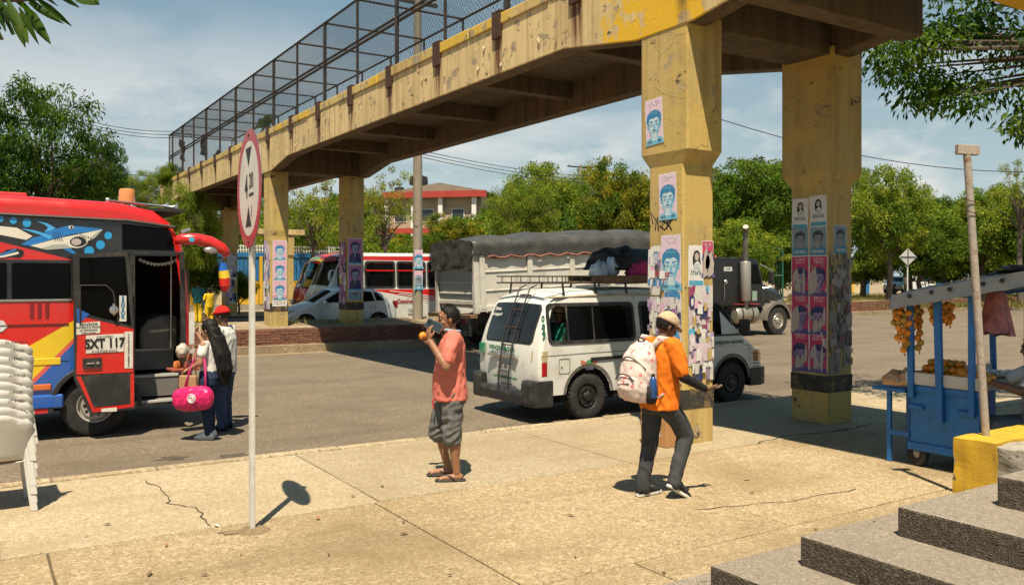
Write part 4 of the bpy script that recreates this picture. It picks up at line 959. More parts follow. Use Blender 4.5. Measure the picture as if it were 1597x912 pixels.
sk2=MB((.62,.62,.6)); sk2.poly([(lambda q:(q[0],yS(q[0],q[1])-.005,q[1]))(bl(x,y)) for x,y in ((-20,498),(5,500),(12,509),(4,517),(-20,520))]); sk2.build('painted_arrow',m_carp,bus,fix=False)
# ================================================================== white van at the kerb
VX,VYc=6.74,10.88
van=thing('passenger_van','worn white passenger van with rear ladder and loaded roof rack','van',(VX,VYc,-.12))
vp=[(.06,.40),(.02,.75),(.05,1.1),(.12,1.35),(.26,1.72),(.42,1.86),(.8,1.93),(2.0,1.96),(3.1,1.93),(3.55,1.84),(3.85,1.68),(4.45,1.14),(4.70,1.0),(4.84,.82),(4.90,.6),(4.88,.36)]
hwv=lambda x,z:.865-.16*max(0,(z-1.0))**1.5-.05*max(0,x-4.2)
vs_=Shell(vp,hwv,.07,[.05]*6+[.03]*4+[.10,.12,.14,.14,.12,.10],lambda x,z:(.7,.7,.7))
vs_.strip().build('body_roof_and_ends',m_vanp,van,smooth=.8)
sp=vs_.sidepoly(); sp[0]=(sp[0][0],.40); sp[-1]=(sp[-1][0],.40)
vpoly=sp+arch(3.98,.42,.40,.36)+arch(.96,.42,.40,.36)
yv=lambda x,z:-hwv(x,z)
wins=[(.27,.60,1.16,1.70),(.62,1.86,1.16,1.70),(2.02,3.02,1.16,1.70)]
fw_=[(3.14,1.16),(4.22,1.16),(3.78,1.62),(3.55,1.70),(3.14,1.70)]
side=cutpanel(vpoly,[(None,z) for z in (.6,.8,1.0,1.12,1.3,1.45,1.6,1.75)]+[(3.14,None),(4.2,None)],wins+[(3.14,3.75,1.16,1.70)],lambda x,z:(.7,.7,.7),yv)
side.build('side_panel',m_vanp,van,smooth=.6)
cutpanel(vpoly,[(None,z) for z in (.8,1.12,1.3,1.5,1.7)],[(.6,3.6,1.16,1.70)],lambda x,z:(.7,.7,.7),lambda x,z:-yv(x,z)).build('side_panel',m_vanp,van,smooth=.6)
rpanel(.6,3.6,1.16,1.70,.05,lambda x,z:-yv(x,z),-.004).build('far_window',m_ltint,van)
def vwin(x0,x1,z0,z1,glass=True):
    P=rrect(x0-.03,x1+.03,z0-.03,z1+.03,.09,5); Q=rrect(x0+.02,x1-.02,z0+.02,z1-.02,.06,5)
    frame2(P,Q,yv,-.012).build('window_seal',m_trim,van)
    if glass: return MB().poly([(x,yv(x,z)+.004,z) for x,z in rrect(x0-.01,x1+.01,z0-.01,z1+.01,.07,5)]).build('window',glass,van)
vwin(.27,1.86,1.16,1.70,None)
MB().poly([(x,yv(x,z)+.004,z) for x,z in ((.61,1.14),(1.88,1.14),(1.88,1.72),(.61,1.72))]).build('window',m_tint,van)
for xx in (.605,1.08): MB().bar((xx,yv(xx,1.15)+.003,1.15),(xx+.01,yv(xx,1.71)+.003,1.71),.028,.02).build('window_bar',m_trim,van)
vwin(2.02,3.02,1.16,1.70,m_tint)
P=[(x+ (.03 if x>3.2 else -.03)*1,z+(-.03 if z<1.3 else .03)) for x,z in fw_]; frame2(P,fw_,yv,-.012).build('window_seal',m_trim,van)
MB().poly([(x,yv(x,z)+.004,z) for x,z in ((3.3,1.42),(4.05,1.3),(3.78,1.64),(3.55,1.72),(3.12,1.72),(3.12,1.5))]).build('window',m_tint,van)
def seam(pts,w=.008,nm='panel_gap'): MB().tube([(x,yv(x,z)-.001,z) for x,z in pts],w/2,4).build(nm,m_dark,van)
seam([(1.93,1.82),(1.93,1.1),(1.94,.45)]); seam([(3.07,1.84),(3.07,1.0),(3.06,.45)]); seam([(3.08,.98),(3.6,.97),(4.3,.96),(4.72,.95)],.006); seam([(4.30,1.12),(4.42,.9),(4.44,.6)],.006)
seam([(.10,.97),(1.0,.985),(1.9,.985)],.007)
MB().bar((1.0,yv(1,.92)-.006,.89),(1.95,yv(1.9,.92)-.006,.90),.018,.05).build('sliding_door_rail',m_trim,van)
MB().bar((3.10,yv(3.1,.95)-.012,1.0),(3.2,yv(3.1,.95)-.012,1.0),.03,.045).build('door_handle',m_trim,van)
MB().bar((1.98,yv(2,.95)-.012,1.02),(2.06,yv(2,.95)-.012,1.02),.03,.045).build('door_handle',m_trim,van)
frame2(rrect(.42,.62,.70,.92,.03,3),rrect(.427,.613,.707,.913,.03,3),yv,-.003).build('fuel_flap',m_dark,van); MB().lathe([(.012,0),(.012,.006)],8,(.47,yv(.5,.8)-.002,.80),(0,-1,0)).build('fuel_lock',m_dark,van)
# side crest and numbers
e=MB()
def crest(pts,lay,col): e.col=col; e.poly([(.98+x*.20,yv(.98,.82)-.004-lay*.0012,.82+z*.2) for x,z in pts])
crest([(-.8,.35),(-.4,.2),(-.1,.1),(-.1,-.2),(-.5,-.1),(-.85,.1)],0,(.55,.16,.08)); crest([(.8,.45),(.4,.25),(.1,.1),(.1,-.2),(.5,-.05),(.8,.15)],0,(.55,.16,.08)); crest(ellipse(0,.08,.32,.24),1,(.02,.22,.07)); crest(ellipse(-.05,.12,.14,.1),2,(.10,.34,.12)); crest([(-.42,-.2),(.42,-.2),(.36,-.42),(-.36,-.42)],1,(.06,.06,.12))
e.build('crest',m_print,van,fix=False)
m_green=mat('green_lettering',(.015,.16,.085),.5)
for i,t in enumerate('009'): lettering(t,.13,m_green,van,(.165,yv(.17,1.4-.1*i)-.005,1.50-.115*i),(R(90),0,0),.8,bold=.008)
lettering('OPERACION  NACIONAL',.075,m_green,van,(3.92,yv(3.9,.99)-.006,1.02),(R(90),0,R(0)),.8,bold=.002)
for i in range(6): lettering(('COOTRANSNORTE','SERVICIO','ESPECIAL','TRANSPORTE','DE PASAJEROS','TEL 3004')[i],.034,m_ink,van,(4.58,yv(4.6,.7)-.012,.80-.055*i),(R(90),0,R(-3)),.75)
# rear face (looks to -X)
def rx(z): # profile x at height z
    for (a,za),(c,zc_) in zip(vp[:6],vp[1:6]):
        if za<=z<=zc_: return a+(c-a)*(z-za)/(zc_-za)
    return .02
def rear(pts,off,nm,m,col=(.5,.5,.5),t=.004,par=None):
    b=MB(col); b.prism([(rx(z)+.05*(y/.8)**2-off,-y,z) for y,z in pts],(-t,0,0)); return b.build(nm,m,par or van)
# y here is measured to the right as seen from behind
RP=rrect(-.62,.62,1.14,1.70,.10,5); RO=[(y*1.05,1.42+(z-1.42)*1.09) for y,z in RP]
vs_.panel(2.1,4.02,-.66,.66,.004,10,.05).build('rear_seal',m_trim,van,smooth=3,fix=False); vs_.panel(2.2,3.95,-.62,.62,.009,10,.05).build('rear_window',mat('rear_glass_black',(.012,.014,.014),.06,var=.3,vs=2),van,smooth=3,fix=False)
for i,(t,s_) in enumerate((('Dichoso',.075),('Jose Gregorio H',.065))): lettering(t,s_,m_white,van,(rx(1.6-.085*i)-.03,.42,1.62-.085*i),(R(80),0,R(-90)),.7,bold=.002)
lettering('OPERACION   NACIONAL',.085,m_green,van,(rx(1.02)-.016,.08,1.03),(R(88),0,R(-90)),.75,bold=.004); lettering('COOTRANS NORTE DE SANTANDER',.05,m_green,van,(rx(.6)-.016,-.02,.60),(R(92),0,R(-90)),.8,bold=.002)
MB((.02,.2,.1)).box(rx(1.0)-.02,rx(1.0)+.01,.60,.74,.93,1.08).build('green_decal',m_print,van)
MB().lathe([(.055,0),(.055,.008),(.03,.01)],16,(rx(1.03)-.004,.0,1.03),(-1,0,0)).build('emblem',m_chrome,van)
rear([(-.36,.66),(.36,.66),(.38,.92),(-.38,.92)],-.02,'plate_recess',m_vanp,t=.004); MB().bar((rx(.92)-.03,-.38,.925),(rx(.92)-.03,.42,.925),.05,.035).build('plate_trim',m_chrome,van)
MB((.45,.45,.42)).box(rx(.76)-.02,rx(.76)-.008,-.17,.17,.69,.84).build('rear_plate',m_paint,van); lettering('UVU 489',.09,m_ink,van,(rx(.76)-.022,0,.765),(R(90),0,R(-90)),.8)
for s in (-1,1):
    for nm,z0,z1,c in (('indicator_lens',.88,1.05,(.45,.38,.22)),('brake_lens',.68,.88,(.36,.015,.015))):
        MB(c).loft([[(rx(z)+.045-.012,s*.66,z),(rx(z)+.07-.012,s*.80,z),(rx(z)+.10,s*(hwv(0,z)+.004),z),(rx(z)+.19,s*(hwv(0,z)+.003),z),(rx(z)+.16,s*.7,z)] for z in (z0,z1)]).build(nm,m_lamp,van,bevel=.006)
    MB().loft([[(-.055+.03*k,s*.58,z),(-.05+.03*k,s*.80,z),(.0,s*.90,z),(.30,s*.905,z),(.30,s*.6,z)] for k,z in ((1,.24),(0,.30),(0,.56),(1,.62))]).build('bumper_corner',m_trim,van,bevel=.015,seg=2)
MB().loft([[(-.06,y,.26),(-.075,y,.40),(-.04,y,.46),(.06,y,.46),(.06,y,.26)] for y in (-.6,.6)]).build('rear_bumper',m_trim,van,bevel=.01)
for y in (.02,-.26):
    pts=[(-.065,y,.40),(-.07,y,.55),(rx(.75)-.07,y-.0,.75),(rx(1.2)-.06,y,1.2),(rx(1.7)-.05,y-.02,1.70),(.30,y-.03,1.94),(.42,y-.03,1.99)]
    MB().tube(pts,.012,7).build('ladder_rail',m_steel,van,smooth=.8)
for z in (.52,.82,1.1,1.36,1.62,1.84):
    MB().tube([(rx(z)-.062,.02,z),(rx(z)-.062,-.27,z)],.011,6).build('ladder_rung',m_rust if z>1.2 else m_steel,van)
for xx in (.96,3.98):
    for s in (-1,1): wheel(van,xx,s*.76,.34,.34,.21,s,mat('dark_wheel',(.05,.048,.046),.5,.5,.3,9,dirt=.4,ds=9),.60,slots=8)
for cx in (.96,3.98): 
    A=arch(cx,.425,.40,.36,14); B=arch(cx,.47,.40,.36,14); MB().loft([[(x,yv(x,z)-.003,z) for x,z in A],[(x,yv(x,z)-.012,z) for x,z in B]],cap=False,closed=False).build('wheel_arch_rust',mat('primer_grey',(.17,.15,.125),.8,var=.3,vs=9),van)
b=MB(); b.box(.1,4.7,-.6,.6,.25,.6).box(.5,1.45,-.78,-.5,.3,.8).box(3.5,4.4,-.78,-.5,.3,.8); b.build('underbody',m_dark,van)
MB().box(1.45,3.5,-.84,-.7,.30,.405).build('side_sill',m_trim,van)
MB().box(.12,4.1,-.74,.74,.70,.74).build('cabin_floor',m_int,van)
for sx in (.7,1.5,2.3,3.2):
    for sy in (-.42,.35): MB().box(sx,sx+.4,sy-.25,sy+.25,.74,.98).box(sx-.04,sx+.06,sy-.25,sy+.25,.98,1.42).build('seat',m_int,van,bevel=.03,seg=2)
vs_.panel(10.15,11.0,-.70,.70,.006,8).build('windscreen',m_tint,van,smooth=3,fix=False)
for s in (-1,1):
    MB((.5,.22,.06)).loft([[(4.70+d,s*(hwv(4.8,z)-.03),z),(4.78+d,s*(hwv(4.8,z)-.12),z),(4.60,s*(hwv(4.7,z)-.03),z),(4.50,s*(hwv(4.5,z)+.006),z),(4.62,s*(hwv(4.6,z)+.008),z)] for z,d in ((.68,.05),(.86,.02))]).build('turn_lamp',m_lamp,van,bevel=.006)
    MB().loft([[(4.94,s*.5,z),(4.88,s*.78,z),(4.70,s*.87,z),(4.42,s*.872,z),(4.42,s*.6,z)] for z in (.26,.56)]).build('bumper_corner',m_trim,van,bevel=.015)
    MB().loft([[(4.14,s*.86,z),(4.22,s*1.00,z),(4.27,s*1.01,z),(4.25,s*.86,z)] for z in (1.16,1.40)]).build('wing_mirror',m_trim,van,bevel=.02,seg=2)
MB().box(4.80,4.95,-.52,.52,.27,.55).build('front_bumper',m_trim,van,bevel=.02)
MB().tube([(.35,-.735,1.81),(1.5,-.748,1.845),(3.0,-.745,1.83)],.02,6).build('roof_gutter',mat('rusted_gutter',(.45,.40,.30),.6,var=.4,vs=7,dirt=.9,dcol=(.16,.07,.03),ds=6),van,smooth=.8)
# roof rack
rk=MB()
for z in (2.02,2.12):
    rk.tube([(.30,-.66,z),(.42,-.70,z),(3.3,-.70,z),(3.3,.70,z),(.42,.70,z),(.30,.66,z),(.30,-.66,z)],.012,6)
for xx in [.42+.18*i for i in range(17)]:
    for s in (-1,1): rk.tube([(xx,s*.70,2.02),(xx,s*.70,2.12)],.008,5)
for xx in (.6,1.2,1.8,2.4,3.0): rk.tube([(xx,-.70,2.02),(xx,.70,2.02)],.011,5); rk.bar((xx,-.745,1.83),(xx,-.70,2.03),.03,.015); rk.bar((xx,.745,1.83),(xx,.70,2.03),.03,.015)
rk.build('roof_rack',m_steel,van,smooth=.8)
# load on the rack
def lumpy(c,r,seed,amp=.25,n=20,m=14,flat=.25,fr=2.2):
    b=MB().sph((0,0,0),1,n,m); o=[]
    for x,y,z in b.v:
        k=1+amp*mnoise.noise(Vector((x,y,z))*fr+Vector((seed*3.7,seed,0)))+amp*.5*mnoise.noise(Vector((x,y,z))*fr*2.6+Vector((seed,0,9)))
        z2=z*k*r[2]; z2=max(z2,-r[2]*flat); o.append((c[0]+x*k*r[0],c[1]+y*k*r[1],c[2]+z2))
    b.v=o; return b
zr=1.905
m_bagb=mat('black_bag_cloth',(.012,.012,.014),.6,var=.3,vs=5,bump=.5,bs=14); m_bagp=mat('pink_bag_cloth',(.42,.03,.12),.7,var=.5,vs=11,bump=.4,bs=20); m_pbag=mat('white_plastic_film',(.5,.56,.64),.3,var=.15,vs=6,bump=.8,bs=9)
tag(lumpy((VX+2.2,VYc-.15,zr+.27),(.72,.36,.30),3,.35).build('duffel_bag',m_bagb,smooth=3),'black duffel bag strapped on the van roof rack','bag')
tag(lumpy((VX+2.33,VYc-.50,zr+.15),(.32,.2,.19),5,.3).build('travel_bag',m_bagp,smooth=3),'pink patterned bag beside the black duffel on the van','bag')
tag(lumpy((VX+1.52,VYc-.42,zr+.12),(.15,.14,.20),8,.6).build('plastic_bag',m_pbag,smooth=3),'knotted white plastic bag on the roof rack nearest the van rear','plastic bag','plastic bags on the van roof')
tag(lumpy((VX+1.76,VYc-.36,zr+.14),(.14,.14,.21),11,.6).build('plastic_bag',m_pbag,smooth=3),'white plastic bag touching the black duffel on the van roof','plastic bag','plastic bags on the van roof')
m_wood=mat('weathered_wood',(.17,.10,.05),.8,var=.4,vs=6,bump=.3,bs=25)
cr=thing('wooden_tray','weathered wooden tray lying on the van roof rack','tray',(VX+2.1,VYc-.3,zr-.0))
for k,(y0,y1,z0,z1) in enumerate(((-.42,-.395,0.0,.11),(.2,.225,0,.11),(-.39,-.1,.0,.02),(-.08,.19,.0,.02))): MB().box(-.95,1.1,y0,y1,z0,z1).build('plank',m_wood,cr,bevel=.004)
# ================================================================== lorry with tarpaulin
tr=thing('tarp_truck','dusty black articulated truck with grey steel box under a dark tarpaulin','truck',(12.05,22.05,-.12))
m_grey=mat('chalky_white_steel',(.60,.57,.50),.55,var=.12,vs=2,dirt=.55,dcol=(.25,.19,.12),ds=1.6,bump=.1,bs=20); m_grey2=mat('grey_tailgate',(.36,.355,.34),.6,var=.2,vs=2,dirt=.5,dcol=(.22,.15,.09),ds=2)
m_tarp=mat('dark_tarpaulin',(.045,.043,.040),.55,var=.35,vs=3,bump=.3,bs=4,dirt=.4,dcol=(.12,.10,.08),ds=2); m_kw=mat('black_truck_paint',(.008,.008,.009),.4,var=.2,vs=2,coat=.25,dirt=.12,dcol=(.07,.055,.04),ds=2)
PT=R(-2.6)                                    # the box rides nose-up
bx=bpy.data.objects.new('cargo_box',None)
TM=Matrix.Translation((0,0,1.05))@Matrix.Rotation(PT,4,'Y')
def tb(nm,m,fn,par=None,bevel=.008,smooth=None):
    b=MB(); b.M=TM; fn(b); return b.build(nm,m,par or tr,bevel=bevel,smooth=smooth)
Lb=8.8
box=tb('cargo_box',m_grey,lambda b:(b.box(.08,Lb,-1.22,-1.17,.2,2.0),b.box(.08,Lb,1.17,1.22,.2,2.0),b.box(Lb-.05,Lb,-1.17,1.17,.2,2.2),b.box(.08,Lb,-1.17,1.17,.15,.22)))
for xx in (.12,1.75,3.3,4.85,6.4,7.9): tb('side_post',m_grey,lambda b:b.box(xx,xx+.17,-1.28,-1.22,.12,1.66),box)
for z in (.62,1.16,1.60): 
    for x0,x1 in ((.30,1.74),(1.93,3.29),(3.48,4.84),(5.03,6.39)): tb('side_rib',m_grey,lambda b:b.box(x0,x1,-1.245,-1.22,z,z+.05),box,.012)
tb('lower_rail',m_grey,lambda b:b.box(.08,Lb,-1.27,-1.2,.05,.22),box); 
for k in range(5): tb('reflector',mat('red_reflector',(.4,.02,.02),.5),lambda b:b.box(.5+k*1.2,.85+k*1.2,-1.282,-1.27,.10,.17),box,0)
tg=tb('tailgate',m_grey2,lambda b:b.box(.03,.08,-1.1,1.1,.22,1.9),box)
for y in (-1.16,1.12): tb('corner_post',m_grey,lambda b:b.box(-.06,.10,y-.07,y+.08,.0,2.05),box)
for z in (.25,.55,.86,1.36): tb('tailgate_rib',m_grey,lambda b:b.box(-.02,.03,-1.1,1.1,z,z+(.12 if z<.3 else .05)),tg,.01)
tb('tail_plank',m_wood,lambda b:b.box(-.32,.0,-1.25,1.25,-.12,-.02)); tb('rear_bumper',m_trim,lambda b:(b.box(-.28,-.18,-1.2,1.2,-.62,-.48),b.box(-.2,.2,-.6,-.5,-.6,0),b.box(-.2,.2,.5,.6,-.6,0)))
MB((.3,.02,.02)).box(-.22,-.18,-.95,-.7,.78,.92).build('tail_lamp',m_lamp,tr)
# tarpaulin: sagging cloth over hoops
rows=[]; rr=random.Random(2)
for i in range(45):
    x=-.10+(Lb+.35)*i/44; hump=abs(math.sin(pi*i/44*5.0))*.10+.22*math.sin(pi*i/44)**.7
    row=[]
    hem=1.62+.06*math.sin(i*1.25)+rr.uniform(-.02,.02)
    for j in range(25):
        t=j/24*2-1; a=abs(t)
        if a>.72: y=1.30+.04*mnoise.noise((x*3,t*9,2)); z=2.02-(a-.72)/.28*(2.02-hem); y=math.copysign(y,t)
        else: y=t/.72*1.28; z=2.05+hump*(1-(t/.72)**2)**.7
        q=Vector((x*1.3,y*1.3,z)); d=mnoise.noise(q*1.1)*.05+mnoise.noise(q*4.4)*.022
        row.append((x,y+(d*.7 if a>.7 else 0)*math.copysign(1,t)*.6,z+d*.9))
    rows.append(row)
# rear apron
ap=[]
for k in range(9):
    ap.append([(-.12-.02*k/8+mnoise.noise((k*.8,j*.7,4))*.07,(j/24*2-1)*1.27,2.05+.1*(1-(j/12-1)**2)-k*.105+mnoise.noise((j*.5,0,k*.2))*.03) for j in range(25)])
tp=tb('tarpaulin',m_tarp,lambda b:(b.loft(rows,cap=False,closed=False),b.loft(ap,cap=False,closed=False)),tr,0,3)
tb('tarp_hem',mat('faded_red_hem',(.26,.10,.07),.8),lambda b:b.tube([(.35+.2*i,-1.305,1.60+.04*math.sin(i*1.9)) for i in range(42)],.03,6),tp,0)
tb('tarp_bundle',mat('faded_tan_tarp',(.26,.20,.14),.8,var=.4,vs=4,bump=.5,bs=8),lambda b:b.add(MB()) or [setattr(b,'M',TM)] and b.sph((Lb+.35,-.6,1.75),(.5,.7,.65),14,10),tp,0,3)
# chassis and wheels
MB().box(.3,13.0,-.45,.45,.70,.98).build('chassis',m_trim,tr)
for xx in (1.4,2.7,8.4,9.6):
    for s in (-1,1): wheel(tr,xx,s*1.08,.52,.52,.30,s,m_rim,.55)
for s in (-1,1): wheel(tr,12.62,s*1.08,.52,.52,.30,s,mat('polished_wheel',(.55,.5,.42),.35,.7,.2,9,dirt=.4,dcol=(.3,.2,.1),ds=7),.56,slots=10)
# cab: sleeper, cabin, bonnet (local x from 9.5)
def cab(nm,x0,x1,w,z0,z1,par=None,m=m_kw,bev=.08): return MB().box(x0,x1,-w,w,z0,z1).build(nm,m,par or tr,bevel=bev,seg=3)
sl=cab('sleeper',9.35,10.75,1.12,1.05,2.78); cabn=MB().loft([[(10.76,y,1.0),(12.05,y,1.0),(12.0,y,1.95),(11.75,y,2.72),(10.76,y,2.76)] for y in (-1.08,1.08)]).build('cabin',m_kw,tr,bevel=.06,seg=2)
hood=MB().loft([[(12.0,-.95+e,1.0),(12.0,-.95+e,1.75),(12.0,-.6,2.0),(12.0,.6,2.0),(12.0,.95-e,1.75),(12.0,.95-e,1.0)] for e in (0,)]+[[(13.35,-.78,.85),(13.35,-.76,1.45),(13.35,-.5,1.62),(13.35,.5,1.62),(13.35,.76,1.45),(13.35,.78,.85)]]).build('bonnet',m_kw,tr,bevel=.06,seg=2)
MB().box(13.35,13.42,-.5,.5,.75,1.55).build('grille',m_chrome,tr,bevel=.02)
for s in (-1,1):
    A=arch(12.62,.62,.55,.52,14); B=arch(12.62,.70,.55,.52,14)
    MB().loft([[(x,s*.80,z) for x,z in B],[(x,s*1.26,z) for x,z in B],[(x,s*1.27,z-.03) for x,z in A]],cap=False,closed=False).build('mudguard',mat('dusty_grey_guard',(.16,.14,.115),.5,var=.2,vs=3),tr,smooth=.8)
    MB().box(13.05,13.25,s*.80-.08,s*.80+.08,1.05,1.25).build('headlamp',m_chrome,tr,bevel=.03,seg=2)
    MB().poly([(x,s*1.086,z) for x,z in ((11.1,1.85),(11.86,1.85),(11.7,2.55),(11.1,2.55))]).build('side_window',m_ltint,tr,fix=False)
    MB().tube([(11.95,s*1.1,1.7),(12.2,s*1.3,1.75),(12.2,s*1.3,2.35),(11.8,s*1.12,2.55)],.02,6).build('mirror_bracket',m_chrome,tr,smooth=.8); MB().box(12.14,12.2,s*1.28-.12,s*1.28+.12,1.85,2.3).build('mirror',m_trim,tr,bevel=.02)
    MB().lathe([(.30,-.55),(.34,-.5),(.34,.5),(.30,.55)],18,(11.0,s*1.0,.78),(1,0,0)).build('fuel_tank',mat('dull_aluminium',(.5,.46,.38),.4,.7,.2,4,dirt=.5,dcol=(.25,.19,.12)),tr,smooth=.7)
    for t in (-.3,.2): MB().lathe([(.347,-.03),(.347,.03)],18,(11.0+t,s*1.0,.78),(1,0,0)).build('tank_strap',m_trim,tr)
    MB().box(10.4,11.6,s*1.08-.22,s*1.08+.22,1.125,1.15).build('tank_step',mat('red_step',(.28,.03,.03),.7),tr)
ex=MB().lathe([(.17,0),(.19,.03),(.19,1.35),(.17,1.4)],16,(10.92,-1.22,1.25)); ex.build('heat_shield',mat('perforated_chrome',(.4,.38,.34),.45,.6,.3,30,bump=.8,bs=30),tr,smooth=.7)
MB().tube([(10.92,-1.22,1.0),(10.92,-1.22,1.3),(10.92,-1.22,3.55),(10.90,-1.26,3.72),(10.78,-1.36,3.86)],[.09,.1,.095,.095,.10],12).build('exhaust_stack',mat('sooty_chrome',(.22,.2,.18),.4,.7,.3,6),tr,smooth=.8)
for xx,yy in ((11.1,-.9),(11.5,.8),(10.9,.2),(12.6,-.3)): MB((.5,.07,.02)).lathe([(.05,0),(.045,.1),(.02,.13)],10,(xx,yy,2.76 if xx<12 else 2.0)).build('amber_lamp',m_lamp,tr,smooth=.7)
MB((.6,.6,.58)).box(9.95,10.35,-1.13,-1.121,2.30,2.45).build('name_plate',m_paint,tr); lettering('S 24583',.11,m_ink,tr,(10.15,-1.132,2.375),(pi/2,0,0),.8)
MB((.6,.6,.56)).box(11.15,11.35,-1.092,-1.085,1.45,1.72).build('door_sticker',m_paint,tr); MB((.25,.35,.28)).box(11.42,11.66,-1.092,-1.085,1.25,1.6).build('door_sticker',m_paint,tr)
MB().tube([(9.95,-1.135,1.3),(9.95,-1.15,1.4),(9.95,-1.15,1.75),(9.95,-1.135,1.85)],.012,6).build('grab_rail',m_chrome,tr); MB().sph((10.05,-1.13,1.92),(.09,.04,.09),12,8).build('spot_lamp',m_chrome,tr,smooth=3)
MB().lathe([(.25,-.15),(.5,-.14),(.5,.14),(.25,.15)],20,(9.0,-.95,1.75),(1,0,0)).build('spare_wheel',m_rub,tr,smooth=.7)
MB().tube([(9.0,-.5,1.0),(9.05,-.6,2.3),(9.3,-.6,2.5)],.03,6).build('air_line',m_trim,tr)
# ================================================================== white and red bus beyond the median
wb=thing('city_bus','white and red minibus full of passengers beyond the median','bus',(9.85,28.62,.2))
WHB=(.66,.65,.61)
wp=[(.05,.30),(.0,.7),(.04,1.15),(.16,1.35),(.62,2.38),(.85,2.56),(1.3,2.64),(4,2.66),(8.6,2.64),(8.9,2.4),(9.0,1.2),(8.95,.30)]
hww=lambda x,z:1.12-.06*max(0,z-1.2)
ws=Shell(wp,hww,.10,[.12]*6+[.04]*3+[.08]*3,lambda x,z:WHB)
ws.strip().build('body_roof_and_ends',m_carp,wb,smooth=.8)
sp=ws.sidepoly(); sp[0]=(sp[0][0],.3); sp[-1]=(sp[-1][0],.3)
wpoly=sp+arch(7.0,.48,.30,.42)+arch(1.6,.48,.30,.42)
wwin=[(.62,1.45,1.40,2.12)]+[(1.62+1.2*i,2.70+1.2*i,1.42,2.30) for i in range(6)]
def wcol(x,z):
    if z>2.36: return RED if x>.9 else WHB
    if z<1.34 and x>1.9+.0*z and z>1.34-.55*min(1,(x-1.7)/3.2): return RED
    return WHB
dl_=[(None,2.36),(None,1.34),(None,1.8),(None,.8)]+[(1.7,1.34,4.9,.79),(4.9,None),(.9,None)]
cutpanel(wpoly,dl_,wwin,wcol,lambda x,z:-hww(x,z)).build('side_panel',m_carp,wb,smooth=.5)
cutpanel(wpoly,[(None,1.8)],[(x0,x1,z0,z1) for x0,x1,z0,z1 in wwin[1:]],lambda x,z:WHB,lambda x,z:hww(x,z)).build('side_panel',m_carp,wb,smooth=.5)
yw=lambda x,z:-hww(x,z)
for x0,x1,z0,z1 in wwin:
    frame2(rrect(x0-.04,x1+.04,z0-.04,z1+.04,.12,4),rrect(x0+.03,x1-.03,z0+.03,z1-.03,.09,4),yw,-.012).build('window_seal',m_trim,wb)
    MB().poly([(x,yw(x,z)+.01,z) for x,z in rrect(x0-.02,x1+.02,z0-.02,z1+.02,.1,4)]).build('window',m_ltint,wb,fix=False)
    if x0>1: MB(RED).box(x0,x1,-1.10,-1.085,1.98,2.03).build('window_bar',m_carp,wb)
ws.panel(3.15,4.1,-.92,.92,.008).build('windscreen',m_tint,wb,smooth=3,fix=False)
ws.panel(4.15,4.75,-.75,.75,.01).build('destination_board',m_trim,wb,smooth=3,fix=False)
lettering('COOCHOFAL',.26,mat('board_red',(.6,.06,.04),.4),wb,(.62,-.25,2.40),(R(58),0,R(-90)),.75,bold=.006)
for k in range(5):
    b=MB((.68,.67,.64)); rr=random.Random(k); P=[(2.5+k*.35+t*2.6,1.28-.1*k-.25*t-.1*t*t) for t in [i/8 for i in range(9)]]
    b.tube([(x,yw(x,z)-.002,z) for x,z in P],.012,4); b.build('white_stripe',m_carp,wb)
lettering('Coochofal',.2,mat('script_red',(.35,.02,.03),.5),wb,(3.15,-1.135,.92),(pi/2,0,0),.9,bold=.006); MB((.5,.5,.46)).box(3.2,3.75,-1.14,-1.13,.46,.66).build('side_number_plate',m_paint,wb); lettering('UVU 399',.13,m_ink,wb,(3.47,-1.142,.56),(pi/2,0,0),.85)
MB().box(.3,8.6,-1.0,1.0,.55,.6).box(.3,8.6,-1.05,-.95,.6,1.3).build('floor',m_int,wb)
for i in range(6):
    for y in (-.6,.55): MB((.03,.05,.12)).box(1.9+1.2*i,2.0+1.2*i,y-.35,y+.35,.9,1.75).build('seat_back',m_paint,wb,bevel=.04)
for xx in (1.6,7.0):
    for s in (-1,1): wheel(wb,xx,s*.98,.42,.42,.25,s)
for s in (-1,1): MB(WHB).tube([(.5,s*1.08,2.0),(.3,s*1.2,2.0),(.25,s*1.22,1.9),(.25,s*1.22,1.65)],[.015,.02,.05,.04],8).build('mirror',m_carp,wb,smooth=3)
for s in (-1,1): MB((.6,.6,.56)).sph((.04,s*.75,.78),(.06,.17,.11),12,8).build('headlamp',m_lamp,wb,smooth=3)
# ================================================================== painted red bus behind it
rb=thing('painted_bus','red bus with bright painted windscreen behind the white minibus','bus',(10.5,31.9,.2))
rs=Shell([(.02,.3),(0,.9),(.05,1.25),(.5,2.35),(.8,2.62),(1.4,2.72),(8,2.72),(8.2,2.3),(8.25,.3)],lambda x,z:1.15-.05*max(0,z-1.2),.1,[.12]*5+[.04]*2+[.08]*2,lambda x,z:RED)
rs.strip().build('body_roof_and_ends',m_carp,rb,smooth=.8)
sp=rs.sidepoly(); 
for s in (-1,1): cutpanel(sp+arch(6.6,.45,.3,.42)+arch(1.5,.45,.3,.42),[(None,1.2),(None,2.3)],[],lambda x,z:RED if z<1.2 or z>2.3 else BLK,lambda x,z:s*(1.15-.05*max(0,z-1.2))).build('side_panel',m_carp,rb)
rs.panel(2.1,3.4,-.95,.95,.008).build('windscreen',m_tint,rb,smooth=3,fix=False)
cg=[(YEL,3.15,3.45,-.9,.3),((.02,.35,.62),2.5,2.95,-.5,.1),((.55,.3,.02),2.15,2.4,-.9,-.2),(RED,2.3,2.6,.3,.8),((.1,.5,.2),3.5,3.7,-.6,.6),(WHB,2.12,2.25,.0,.7)]
